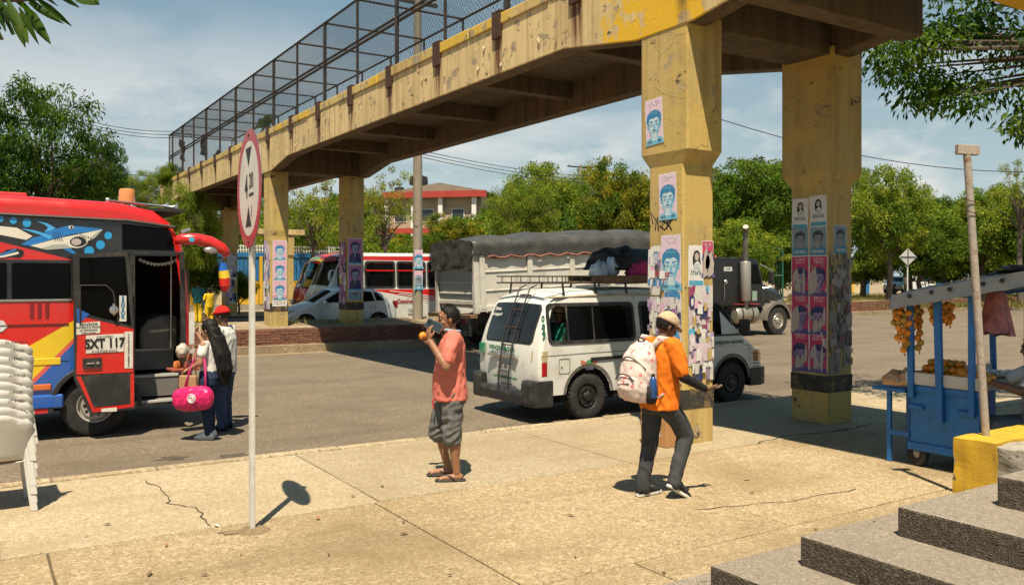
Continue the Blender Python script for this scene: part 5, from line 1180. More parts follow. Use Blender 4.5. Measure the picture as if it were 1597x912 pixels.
for c,i0,i1,y0,y1 in cg:
    q=rs.panel(i0,i1,y0,y1,.014,5,.05); q.c=[c]*len(q.c); q.build('painted_panel',m_carp,rb,smooth=3,fix=False)
for s in (-1,1): MB((.6,.6,.56)).sph((.02,s*.8,.8),(.06,.17,.1),12,8).build('headlamp',m_lamp,rb,smooth=3)
for k in range(4): MB(BLK).box(-.03,.03,-.5,.5,.62+.07*k,.66+.07*k).build('grille_slat',m_paint,rb)
MB((.05,.12,.3)).box(-.1,.15,-1.1,1.1,.3,.52).build('bumper',m_carp,rb,bevel=.04)
for xx in (1.5,6.6):
    for s in (-1,1): wheel(rb,xx,s*1.0,.42,.42,.25,s)
# ================================================================== small cars
def hatch(label,loc,rz,col,detail=True,group=None,name='hatchback_car'):
    c=thing(name,label,'car',loc,rz,group)
    p=[(.06,.32),(0,.5),(.04,.66),(.25,.80),(.95,.98),(1.62,1.40),(1.9,1.46),(2.5,1.48),(3.1,1.42),(3.35,1.30),(3.72,.98),(3.88,.8),(3.90,.5),(3.84,.32)]
    h=lambda x,z:.80-.22*max(0,z-.9)**1.2-.06*max(0,.5-x)-.04*max(0,x-3.3)
    s_=Shell(p,h,.07,[.12]*4+[.06]*5+[.08]*5,lambda x,z:col)
    s_.strip().build('body_roof_and_ends',m_carp,c,smooth=.7)
    sp=s_.sidepoly(); sp[0]=(sp[0][0],.3); sp[-1]=(sp[-1][0],.3)
    pl=sp+arch(3.15,.36,.3,.29)+arch(.72,.36,.3,.29)
    for sg_ in (-1,1):
        f=lambda x,z:sg_*h(x,z)
        cutpanel(pl,[(None,z) for z in (.6,.9,1.0,1.15,1.28)],[],lambda x,z:col,f).build('side_panel',m_carp,c,smooth=.5)
        for W_ in ([(1.20,.97),(2.12,.98),(2.12,1.35),(1.86,1.35)],[(2.18,.98),(3.02,1.0),(2.92,1.30),(2.18,1.36)],[(3.08,1.01),(3.36,1.02),(3.12,1.26),(3.0,1.29)]):
            MB().poly([(x,f(x,z)+sg_*.007,z) for x,z in W_]).build('window',m_tint,c,fix=False)
        for xx in (1.16,2.15,3.02):
            MB().tube([(xx,f(xx,.95)+sg_*.001,.95),(xx+.02,f(xx,.6),.6),(xx+.05,f(xx,.36),.36)],.004,4).build('door_gap',m_dark,c)
        MB(col).sph((1.30,sg_*.90,.98),(.07,.10,.075),10,7).build('wing_mirror',m_carp,c,smooth=3)
        MB((.5,.48,.42)).loft([[(.02+.0*k,sg_*.50,z),(.08,sg_*.70,z),(.36,sg_*.755,z+.06),(.30,sg_*.60,z+.05)] for k,z in ((0,.62),(1,.72))]).build('headlamp',m_lamp,c,bevel=.01)
        MB((.3,.02,.02)).box(3.70,3.86,sg_*.70-.06,sg_*.70+.05,.75,1.0).build('tail_lamp',m_lamp,c,bevel=.02)
        for xx in (.72,3.15): wheel(c,xx,sg_*.70,.29,.29,.18,sg_,m_rim,.62)
        for xx in (1.95,2.85): MB().bar((xx,f(xx,.84)+sg_*.012,.84),(xx+.14,f(xx,.84)+sg_*.012,.84),.02,.025).build('door_handle',m_carp,c)
    s_.panel(4.08,4.95,-.62,.62,.007).build('windscreen',m_tint,c,smooth=3,fix=False); s_.panel(9.1,9.95,-.55,.55,.007).build('rear_window',m_tint,c,smooth=3,fix=False)
    MB().box(.2,3.7,-.6,.6,.22,.4).build('underbody',m_dark,c)
    return c
h0=hatch('white hatchback car with dark windows beside the median pillars',(7.98,26.45,.2),0,(.76,.78,.78))
for lab,px,D,rz,dz in (('silver car parked under the trees behind the far signpost',1392,72,R(25),0),('pale car parked far right of the diamond sign',1452,78,R(160),0),('white car parked at the far right edge beyond the cart',1590,80,R(20),0)):
    c=copytree(h0); q=at(px,431,D); c.location=(q.x,q.y,.55); c.rotation_euler=(0,0,rz); tag(c,lab,'car','cars parked beyond the median')
MB().poly([(20,62,.5),(130,38,.5),(160,75,.5),(40,110,.5)])
# motorcycle
q=at(1392,431,60); mc=thing('motorcycle','dark motorcycle parked on the median grass behind the cart','motorcycle',(q.x,q.y,.55),R(200))
for x in (-.65,.65): MB().lathe([(.22,-.05),(.30,-.06),(.31,0),(.30,.06),(.22,.05)],20,(x,0,.31),(0,1,0),cap=False).build('wheel',m_rub,mc,smooth=.8)
MB((.05,.05,.06)).tube([(-.5,0,.62),(-.1,0,.6),(.25,0,.75),(.5,0,.8)],[.08,.14,.17,.06],10).build('tank',m_carp,mc,smooth=3); MB((.02,.02,.02)).tube([(-.75,0,.85),(-.4,0,.78),(0,0,.76)],[.08,.11,.09],10).build('saddle',m_paint,mc,smooth=3)
MB().sph((0,0,.42),(.24,.13,.2),12,8).build('engine',m_trim,mc,smooth=3); MB().tube([(.65,.06,.31),(.52,.05,.75),(.45,.0,1.0)],.025,8).build('fork',m_chrome,mc); MB().tube([(.35,-.36,1.05),(.45,-.1,1.0),(.45,.1,1.0),(.35,.36,1.05)],.018,7).build('handlebar',m_trim,mc); MB((.6,.6,.55)).sph((.6,0,.88),(.1,.1,.1),10,8).build('headlamp',m_lamp,mc,smooth=3); MB((.5,.02,.02)).sph((-.78,0,.72),(.06,.08,.05),8,6).build('tail_lamp',m_lamp,mc,smooth=3)
# diamond sign seen from behind
q=at(1416,431,46); ds_=thing('diamond_sign','back of a grey diamond traffic sign at the far right','sign',(q.x,q.y,.5),VIEW-pi/2)
MB().box(-.03,.03,.03,.09,-.2,2.95).build('post',m_galv,ds_); MB().prism([(-.48,0,2.55),(0,0,3.02),(.48,0,2.55),(0,0,2.08)],(0,.02,0)).build('plate',mat('bare_sign_back',(.5,.5,.48),.5,.2),ds_); MB().box(-.42,.42,-.03,-.005,2.53,2.57).build('stiffener',m_steel,ds_); MB().box(-.02,.02,-.03,-.005,2.12,2.98).build('stiffener',m_steel,ds_)
# ================================================================== fruit cart
CX0,CX1,CY0,CY1=8.40,10.05,4.60,5.34
ct=thing('fruit_cart','blue wooden fruit cart with white canopy beside the pavement steps','fruit cart',(9.2,5.0,0))
m_blu=mat('worn_blue_paint',(.018,.16,.42),.55,var=.22,vs=4,bump=.3,bs=18,dirt=.45,dcol=(.03,.06,.10),ds=5)
m_blu2=mat('worn_blue_timber',(.015,.14,.40),.55,var=.25,vs=7,bump=.3,bs=30)
def cbx(nm,m,x0,x1,y0,y1,z0,z1,par=None,bv=.006): return MB().box(x0,x1,y0,y1,z0,z1).build(nm,m,par or ct,bevel=bv,W=par is None)
pn=cbx('side_board',m_blu,CX0,CX0+.025,CY0,CY1,.20,.86); cbx('side_board',m_blu,CX0+.03,CX1,CY1-.025,CY1,.20,.86); cbx('side_board',m_blu,CX1-.6,CX1,CY0,CY0+.025,.2,.86); cbx('floor_board',m_blu,CX0+.03,CX1,CY0+.03,CY1-.03,.20,.225)
cbx('bottom_rail',m_blu2,CX0-.02,CX0+.05,CY0-.02,CY1+.02,.17,.255); cbx('top_rail',m_blu2,CX0-.018,CX0+.04,CY0-.02,CY1+.02,.79,.86)
for y in (5.28,4.76): cbx('cleat',m_blu2,CX0-.03,CX0-.002,y-.10,y+.06,.60,.65)
tray=MB(); tray.box(CX0-.03,CX1+.05,CY0-.03,CY1+.03,.865,.885).box(CX0-.035,CX0-.01,CY0-.03,CY1+.03,.885,.99).box(CX0-.03,CX1,CY1+.005,CY1+.03,.885,.99).box(CX0-.03,CX1,CY0-.03,CY0-.005,.885,.96)
tray.build('tray',mat('dirty_white_sheet',(.52,.50,.45),.6,var=.12,vs=5,dirt=.5,dcol=(.3,.24,.16),ds=6,bump=.3,bs=12),ct,W=True)
def post(x,y,z0,z1,w=.06,lx=0,ly=0): MB().bar((x,y,z0),(x+lx,y+ly,z1),w,w*.7,(1,0,0)).build('post',m_blu2,ct,bevel=.004,W=True)
post(CX0-.035,5.30,.72,1.80,.065,0,.02); post(CX0-.04,4.98,.50,1.86,.07,-.01,.03); post(CX0-.035,4.66,.6,1.92,.06); post(CX1,CY1,.86,1.85,.06,0,.03); post(CX1,CY0,.86,1.95,.06); post(9.3,CY0,.86,1.93,.05)
for x,y in ((CX1-.05,CY1-.05),(CX1-.05,CY0+.05)): post(x,y,.0,.2,.07)
wme=[MB().lathe([(.05,-.03),(.12,-.035),(.13,-.02),(.13,.02),(.12,.035),(.05,.03)],20,(0,0,0),(0,1,0),cap=False).mesh('wheel'),MB().lathe([(.06,-.02),(.06,.02),(.02,.04)],12,(0,0,0),(0,1,0)).mesh('hub')]
wme[0].materials.append(m_rub); wme[1].materials.append(m_rim)
for x,y in ((CX0+.05,CY1-.06),(CX0+.05,CY0+.06)): w_=inst('wheel',wme[0],ct,(x-9.2,y-5.0,.13),(0,0,R(75))); inst('hub',wme[1],w_)
sh_=cbx('side_shelf',m_blu2,CX0-.05,CX0+.55,CY1+.03,CY1+.42,.76,.80)
for x,y in ((CX0,CY1+.24),(CX0+.45,CY1+.3)): post(x,y,.0,.76,.05)
MB().bar((CX0,CY1+.24,.32),(CX0,CY1,.32),.04,.05).build('shelf_brace',m_blu2,ct,W=True)
m_canv=mat('grey_canvas',(.34,.33,.30),.7,var=.2,vs=3,dirt=.6,dcol=(.2,.18,.14),ds=3,bump=.3,bs=8)
rows=[]
for i in range(15):
    t=i/14; y=5.44-1.4*t; rows.append([(8.22+2.1*s_,y,1.80+.26*t+.10*math.sin(pi*s_)*1+mnoise.noise((i*.6,s_*4,2))*.025) for s_ in [k/10 for k in range(11)]])
cv_=MB().loft(rows,cap=False,closed=False); 
dr_=[[(8.22+mnoise.noise((i*.5,k,1))*.02-.012*k,5.44-1.4*i/14,1.80+.26*i/14-.05*k+mnoise.noise((i*.7,k,3))*.01) for i in range(15)] for k in range(4)]
cv_.loft(dr_,cap=False,closed=False); cv_.loft([[(8.22+2.1*s_/10,5.44+.012*k,1.80-.045*k+.1*math.sin(pi*s_/10)) for s_ in range(11)] for k in range(4)],cap=False,closed=False)
cn=cv_.build('canopy',m_canv,ct,smooth=.9,W=True,fix=False)
for y in (5.22,4.98,4.79,4.46,4.28): MB().lathe([(.022,0),(.022,.012),(.008,.016)],10,(8.20-9.2,y-5.0,1.74+.26*(5.55-y)/1.5),(-1,0,0)).build('eyelet',m_trim,cn)
MB().add(lumpy((9.3,4.35,2.06),(.95,.3,.07),4,.5,flat=.6)).build('folded_cover',mat('black_plastic_sheet',(.02,.02,.02),.5,bump=.6,bs=10),cn,smooth=3).location=(-9.2,-5.0,0)
MB().bar((8.3,5.5,1.76),(8.3,4.1,2.0),.04,.04).build('canopy_rail',m_blu2,ct,W=True); MB().bar((10.2,5.45,1.78),(10.2,4.1,2.0),.04,.04).build('canopy_rail',m_blu2,ct,W=True)
# oranges
m_or=mat('orange_peel',(.74,.24,.014),.42,var=.14,vs=9,bump=.15,bs=120,rnd=.22); m_gro=mat('greenish_orange',(.42,.24,.03),.45,var=.2,vs=7,rnd=.2)
ome=MB().sph((0,0,0),.039,14,9).mesh('orange'); ome.materials.append(m_or); ome.polygons.foreach_set('use_smooth',[True]*len(ome.polygons))
ome2=ome.copy(); ome2.materials.clear(); ome2.materials.append(m_gro)
rr=random.Random(12)
def orange(x,y,z,lab): 
    o=bpy.data.objects.new('orange',ome if rr.random()<.88 else ome2); COL.objects.link(o); o.location=(x,y,z); k=rr.uniform(.9,1.08); o.scale=(k,k,k*.96); tag(o,lab,'orange','oranges heaped on the cart')
for lay in range(3):
    for i in range(7-lay):
        for j in range(4-lay):
            orange(8.47+.075*(j+lay*.5)+rr.uniform(-.006,.006),5.27-.075*(i+lay*.5)+rr.uniform(-.006,.006),.965+.066*lay,'orange in the heap at the left end of the cart tray')
for i in range(7):
    for j in range(2): orange(8.47+.08*j,4.86-.05*i,.985+.02*(i%2),'orange in the single layer behind the leaning post')
m_net=mat('net_bag',(.5,.12,.02),.6)
def netbag(px,py0,py1,Xc,n,label,w=2):
    u=(px-798.5)/1322; d=fw+rt*u; D=Xc/d.x; x,y=Xc,d.y*D; z1=2-(py0-431)*D/1322; z0=2-(py1-431)*D/1322
    t=thing('orange_net',label,'net of oranges',(x,y,z0),0,'nets of oranges hanging from the cart')
    k=0; z=.04
    while z<z1-z0-.02:
        o=inst('orange',ome if rr.random()<.8 else ome2,t,((k%2-.5)*.03 if w>1 else 0,rr.uniform(-.014,.014),z),sc=(.92,.92,.92)); z+=.052 if w>1 else .066; k+=1
    MB().tube([(0,0,z1-z0-.03),(0,0,z1-z0+.06)],.004,4).build('string',m_net,t); MB().tube([(0,0,0),(.0,.0,-.03)],[.012,.003],5).build('knot',m_net,t)
for i,(px,a,c,X_) in enumerate(((1397,470,509,8.33),(1404,470,500,8.36),(1402,480,532,8.30),(1411,482,551,8.32),(1418,484,540,8.36),(1427,470,512,8.42),(1433,469,515,8.5),(1434,512,548,8.44),(1455,470,504,8.45),(1469,468,508,8.5),(1476,469,505,8.55),(1482,468,508,8.6),(1519,468,500,8.7))):
    netbag(px,a,c,X_,0,'net of oranges hanging from the canopy, %s from the left'%('first','second','third','fourth','fifth','sixth','seventh','eighth','ninth','tenth','eleventh','twelfth','thirteenth')[i])
# bags of bread on the shelf, wrapped goods, hanging red bag
m_film=mat('cellophane',(.5,.44,.36),.2,var=.3,vs=9,bump=.8,bs=10,coat=.5); m_bread=mat('bread_in_film',(.45,.24,.09),.35,var=.35,vs=8,bump=.5,bs=12,coat=.5)
tag(lumpy((8.42,5.52,.86),(.10,.13,.12),21,.35).build('bread_bag',m_bread,smooth=3),'plastic bag of bread at the outer end of the cart shelf','bag'); tag(lumpy((8.44,5.40,.87),(.09,.09,.13),25,.35).build('bread_bag',m_bread,smooth=3),'plastic bag of bread beside the cart post','bag')
for i in range(6): 
    o=lumpy((8.62+.06*i,4.95-.03*(i%3)-.05*i,.93+.035*(i//2)),(.20,.05,.04),30+i,.4,14,8,.8).build('wrapped_snack',m_film,smooth=3); o.rotation_euler=(0,0,0); tag(o,'long cellophane packet on the cart, %s from the front'%('first','second','third','fourth','fifth','sixth')[i],'packet','wrapped packets on the cart tray')
hb=MB((.40,.13,.12)); rows=[]
for k in range(10):
    t=k/9; rows.append([(8.75+.10*math.cos(a)*(.4+.6*t),4.63+.16*math.sin(a)*(.5+.6*t)+.02*math.sin(6*a),1.84-.42*t+.03*math.sin(5*a)*t) for a in [2*pi*i/18 for i in range(18)]])
hb.loft(rows); o=hb.build('hanging_bag',mat('pink_striped_plastic',(.36,.13,.12),.4,var=.5,vs=10,bump=.6,bs=10),smooth=.9); tag(o,'crumpled pinkish plastic bag hanging under the canopy','bag')
# ================================================================== vegetation
def leafmat(name,tr=.35,rough=.5):
    m=bpy.data.materials.new(name); m.use_nodes=True; nt=m.node_tree; nt.nodes.clear(); out=nd(nt,'OutputMaterial')
    a=nd(nt,'Attribute',attribute_name='Col').outputs[0]
    p=nd(nt,'BsdfPrincipled',{'Base Color':a,'Roughness':.62,'Specular IOR Level':.14})
    t=nd(nt,'BsdfTranslucent',{'Color':mix(nt,1.,a,(1.5,1.6,.5),'MULTIPLY')})
    mx=nd(nt,'MixShader',{0:tr}); nt.links.new(p.outputs[0],mx.inputs[1]); nt.links.new(t.outputs[0],mx.inputs[2]); nt.links.new(mx.outputs[0],out.inputs[0]); return m
m_leaf=leafmat('leaf'); m_bark=mat('tree_bark',(.13,.10,.07),.9,var=.35,vs=5,bump=.7,bs=22)
def leafcloud(name,P,d,nrm,L,Wd,col):
    """one mesh of small pointed leaves; arrays of base point, direction, normal, length, width, colour"""
    n=len(P); s=np.cross(d,nrm); s/=np.linalg.norm(s,axis=1,keepdims=True)+1e-9; L=L[:,None]; Wd=Wd[:,None]
    V=np.empty((n,4,3),np.float32); V[:,0]=P; V[:,1]=P+d*L*.45+s*Wd/2+nrm*L*.07; V[:,2]=P+d*L-nrm*L*.05; V[:,3]=P+d*L*.45-s*Wd/2+nrm*L*.07
    me=bpy.data.meshes.new(name); me.vertices.add(4*n); me.vertices.foreach_set('co',V.ravel()); me.loops.add(4*n); me.loops.foreach_set('vertex_index',np.arange(4*n,dtype=np.int32)); me.polygons.add(n); me.polygons.foreach_set('loop_start',np.arange(0,4*n,4,dtype=np.int32))
    try: me.polygons.foreach_set('loop_total',np.full(n,4,np.int32))
    except Exception: pass
    c=me.color_attributes.new('Col','FLOAT_COLOR','CORNER'); C=np.ones((n,4,4),np.float32); C[:,:,:3]=col[:,None,:]; c.data.foreach_set('color',C.ravel()); me.update(calc_edges=True); me.materials.append(m_leaf); return me
def unit(a): return a/(np.linalg.norm(a,axis=1,keepdims=True)+1e-9)
def clumps(rg,R_,n,gap=.25,bias=2.4):
    o=[]; 
    while len(o)<n:
        v=rg.normal(size=3); v/=np.linalg.norm(v); r=rg.random()**(1/bias); p=v*r*np.array(R_)
        if mnoise.noise(Vector(p)*1.1/max(.5,R_[0]*.35))>-gap: o.append(p)
    return np.array(o)
def crown(seed,R_,nc,cr,per,L,W_,pal,droop=.3,up=.6,gap=.25,bias=2.4):
    rg=np.random.default_rng(seed); C=clumps(rg,R_,nc,gap,bias)
    k=np.repeat(np.arange(nc),per); n=len(k); cs=cr*rg.uniform(.55,1.25,nc)
    v=unit(rg.normal(size=(n,3))); rad=rg.random(n)**.5; P=C[k]+v*(cs[k]*rad)[:,None]*np.array([1,1,.72])
    d=unit(v*.8+rg.normal(size=(n,3))*.6-np.array([0,0,droop])); nr=unit(rg.normal(size=(n,3))*.7+np.array([0,0,up])); nr=unit(nr-d*(nr*d).sum(1,keepdims=True))
    pal=np.array(pal); cc=pal[rg.integers(0,len(pal),nc)]; col=cc[k]*rg.uniform(.65,1.35,(n,1))*np.array([1,1,1])+rg.normal(size=(n,3))*.004
    return leafcloud('crown',P.astype(np.float32),d,nr,L*rg.uniform(.6,1.25,n),W_*rg.uniform(.7,1.2,n),np.clip(col,.004,1)),C
def branches(b,base,top,C,rg,r0,nb,bend=.3):
    tip=Vector(top); b.tube([base,Vector(base).lerp(tip,.5)+Vector((rg.normal()*.12,rg.normal()*.12,0)),tip],[r0,r0*.8,r0*.62],9)
    idx=rg.permutation(len(C))[:nb]
    for i in idx:
        e=Vector(C[i]); s=Vector(base).lerp(tip,rg.uniform(.7,1)); m=s.lerp(e,.5)+Vector((rg.normal()*bend,rg.normal()*bend,abs(rg.normal())*bend))
        b.tube([s,s.lerp(m,.5),m,e],[r0*.36,r0*.28,r0*.18,r0*.04],5)
DK=[(.036,.085,.010),(.05,.105,.012),(.07,.125,.015),(.026,.062,.010)]; MD=[(.09,.15,.018),(.115,.18,.02),(.14,.20,.026),(.075,.125,.016)]; LT=[(.18,.235,.025),(.22,.26,.03),(.155,.20,.025),(.25,.275,.035)]; YL=[(.23,.21,.02),(.17,.17,.02),(.27,.235,.02),(.12,.145,.018)]
CR={}
def tree(label,px,D,cy,Rx,Rz,key,nb=14,trunk=.16,zg=.25,rot=0,group='trees beyond the road',sx=1,trunkoff=(0,0)):
    """px/cy: bearing of the crown's middle; Rx,Rz: half width and half height in metres"""
    q=at(px,cy,D); t=thing('tree',label,'tree',(q.x,q.y,zg),rot,group); h=q.z-zg
    me,C,R0=CR[key]; kx,kz=Rx/R0[0],Rz/R0[2]
    inst('crown',me,t,(0,0,h),(0,0,0),(kx,kx,kz))
    b=MB(); rg=np.random.default_rng(int(px)+700); C2=C*np.array([kx,kx,kz])+np.array([0,0,h]); branches(b,Vector((trunkoff[0],trunkoff[1],-.1)),(0,0,max(.6,h-Rz*.55)),C2,rg,trunk,nb)
    b.build('trunk',m_bark,t,smooth=.8); return t
def defcrown(k,seed,R_,*a,**kw): me,C=crown(seed,R_,*a,**kw); CR[k]=(me,C,R_)
defcrown('mango',1,(4,4,3.6),150,.75,120,.30,.085,DK+[MD[0],MD[3]],droop=.9,gap=.12,bias=3)
defcrown('dense',2,(4,4,3.4),190,.78,150,.26,.12,MD+[DK[2]],droop=.3,gap=.15)
defcrown('light',3,(4,4,3.4),190,.78,150,.24,.11,LT+MD[:2],droop=.3,gap=.12)
defcrown('yellowish',4,(4,4,3.6),190,.72,150,.25,.12,YL+MD[:2]+[DK[2]],droop=.2,gap=.15)
defcrown('sparse',5,(4,4,3.2),70,.62,90,.24,.09,LT+YL[:2],droop=.3,gap=.0)
defcrown('feather',6,(4,4,3.0),200,.72,150,.24,.06,LT+[MD[1],(.11,.13,.045)],droop=.7,gap=.1)
defcrown('bush',7,(3,3,1.6),130,.66,140,.22,.10,MD+LT[:2],droop=.2,gap=.1)
tree('big dark mango tree behind the red bus',60,37,242,3.1,3.3,'mango',18,.28); tree('rounded dark tree low behind the red bus roof',158,40,268,1.2,1.7,'mango',10,.16,rot=2)
tree('dark tree at the left edge above the red bus',-40,35,290,2.6,2.4,'mango',8,.2,rot=1)
tree('feathery green tree just right of the red bus',292,33,355,1.35,1.75,'feather',14,.10); tree('bright feathery shrub tree under the far end of the footbridge',232,40,300,1.1,1.0,'feather',8,.07,rot=1)
tree('airy tree between the two middle pillars',490,44,330,2.1,2.1,'sparse',26,.12); tree('leafy light tree behind the car and white bus',460,48,380,2.6,1.9,'light',10,.12,rot=2)
tree('sparse twiggy tree in front of the apartment block',600,40,320,1.6,1.9,'sparse',30,.10,rot=1); tree('yellow green tree left of the truck tarpaulin',700,46,372,1.9,1.35,'yellowish',10,.1)
tree('bushy green tree behind the middle of the tarpaulin',815,48,330,2.0,1.9,'feather',10,.14,rot=3); tree('tall feathery tree right behind the tarpaulin',850,56,318,2.9,2.6,'light',12,.16,rot=1)
tree('dense yellow green tree left of the near pillar',962,44,325,2.0,2.6,'yellowish',12,.2); tree('wispy tree top rising behind the yellow green tree',935,62,285,1.6,2.0,'sparse',14,.12,rot=2)
tree('green tree between the two near pillars',1170,52,318,3.1,2.7,'dense',14,.2); tree('pale green tree low between the two near pillars',1160,44,392,2.2,1.6,'light',8,.14,rot=1)
tree('light green tree right of the second pillar',1385,50,340,2.4,2.9,'light',16,.2,rot=2); tree('low green tree behind the diamond sign',1440,58,380,3.0,2.2,'dense',12,.2,rot=1)
tree('broad green tree behind the leaning post',1530,60,362,3.6,2.9,'light',14,.22,rot=3); tree('open branched tree at the right edge',1592,52,300,1.7,2.2,'sparse',22,.2,rot=3)
tree('dry twiggy tree behind the leaning post',1490,72,345,2.6,2.4,'sparse',30,.16,rot=4); tree('green tree at the far right edge',1640,56,360,3.0,2.6,'dense',10,.2,rot=5)
tree('distant green tree behind the near pillar',1060,70,345,4.2,3.0,'dense',8,.2,rot=6); tree('distant tree left of the apartment block',530,62,360,3.0,2.6,'dense',8,.2,rot=4); tree('distant tree behind the big mango',120,60,330,4.5,3.2,'dense',8,.2,rot=2)
for i,(px,D,cy,Rx,Rz,k,w) in enumerate(((720,66,385,3.4,2.0,'light','behind the median pole'),(800,70,345,2.8,2.6,'dense','behind the truck box'),(860,64,335,3.0,3.0,'feather','above the middle of the tarpaulin'),(920,72,330,3.0,3.6,'light','left of the near pillar'),(1010,66,340,3.0,3.0,'dense','hidden behind the near pillar'),(1120,64,330,2.8,3.2,'yellowish','just right of the near pillar'),(1210,68,325,3.0,3.6,'dense','just left of the second pillar'),(1345,62,330,2.6,3.0,'light','just right of the second pillar'),(1420,70,345,3.0,3.0,'light','behind the thin utility pole'),(1475,64,360,2.8,2.4,'dense','left of the leaning post'),(1560,74,345,3.4,3.0,'light','right of the leaning post'),(620,70,395,3.2,1.6,'yellowish','under the apartment eaves'),(540,56,380,2.6,1.8,'light','behind the second median pillar'),(400,58,365,3.0,2.4,'light','behind the height sign'),(330,54,345,2.6,2.6,'feather','behind the bus mirror'))):
    tree('%s tree in the far row %s'%({'light':'light green','dense':'mid green','feather':'feathery green','yellowish':'yellow green'}[k],w),px,D,cy,Rx,Rz,k,8,.2,rot=i)
def bush(label,px,D,cy,Rx,Rz,rot=0): 
    q=at(px,cy,D); t=thing('bush',label,'bush',(q.x,q.y,.25),rot,'bushes along the far verge'); me,C,R0=CR['bush']; inst('foliage',me,t,(0,0,q.z-.25),sc=(Rx/3,Rx/3,Rz/1.6)); b=MB(); rg=np.random.default_rng(int(px)+90); branches(b,(0,0,-.1),(0,0,(q.z-.25)*.4),C*np.array([Rx/3,Rx/3,Rz/1.6])+np.array([0,0,q.z-.25]),rg,.06,8); b.build('stems',m_bark,t)
for i,(px,D,cy,Rx,Rz,w) in enumerate(((350,50,415,2.2,1.2,'left of the blue wall'),(560,52,410,2.6,1.5,'behind the second median pillar'),(650,54,408,2.4,1.3,'behind the median pole'),(740,50,390,2.6,1.8,'behind the truck tailgate'),(905,52,385,3.0,2.2,'behind the truck box'),(1010,54,400,2.6,1.7,'behind the near pillar'),(1110,50,405,2.4,1.5,'behind the truck cab'),(1215,54,400,2.2,1.7,'behind the truck bonnet'),(1350,62,405,2.4,1.5,'right of the second pillar'),(1480,70,405,3.6,1.7,'behind the cart canopy'),(1575,66,402,3.2,1.8,'at the far right'),(820,60,375,3.4,2.2,'rising behind the tarpaulin'),(440,56,405,2.6,1.6,'behind the painted bus'),(240,46,400,2.2,1.6,'hidden behind the bus front'),(312,39,425,1.1,1.1,'in front of the blue wall by the bus mirror'),(372,40,446,.9,.6,'in front of the blue wall left of the height sign'),(1130,60,370,3.0,2.2,'between pillar and truck exhaust'))):
    bush('low green bush %s'%w,px,D,cy,Rx,Rz,i)
# near tree reaching in at the upper right
nt_=thing('overhanging_tree','large dark leaved tree reaching in at the upper right','tree',(14.6,4.6,0))
rg=np.random.default_rng(77); Cn=[]
for px,py,D,n in ((1420,60,13.6,5),(1480,50,13.4,6),(1540,30,13.2,6),(1590,70,13.2,5),(1400,110,13.8,3),(1450,125,13.8,4),(1500,140,13.6,4),(1375,85,14.0,2),(1560,160,13.4,3),(1590,195,13.4,2),(1440,150,13.9,2),(1640,60,13,8),(1620,160,13,5),(1700,40,13,8),(1480,-20,13.2,5),(1560,-60,13,8),(1640,-100,13,8),(1350,60,14.2,1)):
    for k in range(n): Cn.append(np.array(at(px+rg.normal()*22,py+rg.normal()*18,D+rg.normal()*.6))-np.array([14.6,4.6,0]))
Cn=np.array(Cn); k=np.repeat(np.arange(len(Cn)),95); n=len(k); v=unit(rg.normal(size=(n,3))); P=Cn[k]+v*(rg.random(n)**.5*.42)[:,None]*np.array([1,1,.75])
d=unit(v*.6+rg.normal(size=(n,3))*.5-np.array([0,0,.75])); nr=unit(rg.normal(size=(n,3))*.7+np.array([0,0,.6])); nr=unit(nr-d*(nr*d).sum(1,keepdims=True)); pal=np.array(DK+[MD[0]]); col=pal[rg.integers(0,5,len(Cn))][k]*rg.uniform(.7,1.3,(n,1))
inst('crown',leafcloud('crown',P,d,nr,rg.uniform(.09,.17,n),rg.uniform(.04,.065,n),col),nt_)
b=MB(); b.tube([(0,0,-.1),(.1,-.1,2),(-.2,.0,4),(-.4,.1,5.2)],[.24,.2,.17,.13],10)
for i in range(0,len(Cn),2):
    e=Vector(Cn[i]); s=Vector((-.3,.05,4.4)); m=s.lerp(e,.55)+Vector((0,0,.35)); b.tube([s,m,e],[.05,.03,.006],5)
b.build('trunk',m_bark,nt_,smooth=.8)
# leafy twig close to the lens, upper left
tw=thing('leafy_branch','glossy leaves darkened as if shaded hanging in at the upper left corner','branch',at(20,-40,3.2)); b=MB(); o=tw.location; rg=np.random.default_rng(5)
ends=[(40,75,12,0),(80,70,38,10),(112,42,55,-5),(60,70,30,12),(45,68,22,20),(100,38,45,5),(124,12,85,-12),(156,8,118,-8),(76,22,40,-4),(20,55,0,10),(10,50,-10,0),(24,54,5,14),(6,62,-14,20),(30,40,-10,0),(58,30,20,-8),(90,10,50,-20),(15,35,-20,-5),(45,20,10,-15),(2,45,-30,0),(70,8,30,-25)]
for x1,y1,x0,y0 in ends:
    p=at(x0,y0,3.2+rg.normal()*.12)-o; q=at(x1,y1,3.2+rg.normal()*.12)-o; ax=(q-p); s=ax.cross(Vector(fw)).normalized()*.5+Vector(fw)*rg.uniform(-.5,.5); s=s.normalized()*ax.length*.085; nn=ax.cross(s).normalized()*ax.length*.04
    b.col=tuple(np.array(DK[int(rg.integers(0,4))])*.7); M_=[p+ax*t for t in (0,.3,.6,.85,1)]; w=(.25,1,.9,.45,.03)  # leaf colour scaled darker to stand for shade
    i=b.av([m+s*k for m,k in zip(M_,w)]+[m+nn for m in M_]+[m-s*k for m,k in zip(M_,w)])
    for k in range(4): b.af((i+k,i+k+1,i+6+k,i+5+k),(i+5+k,i+6+k,i+11+k,i+10+k))
b.build('leaves',m_leaf,tw,smooth=3,fix=False)
b=MB(); b.tube([at(-60,-60,3.2)-o,at(0,0,3.2)-o,at(60,-2,3.2)-o,at(120,-18,3.2)-o],[.02,.014,.009,.004],6); b.build('twig',m_bark,tw)
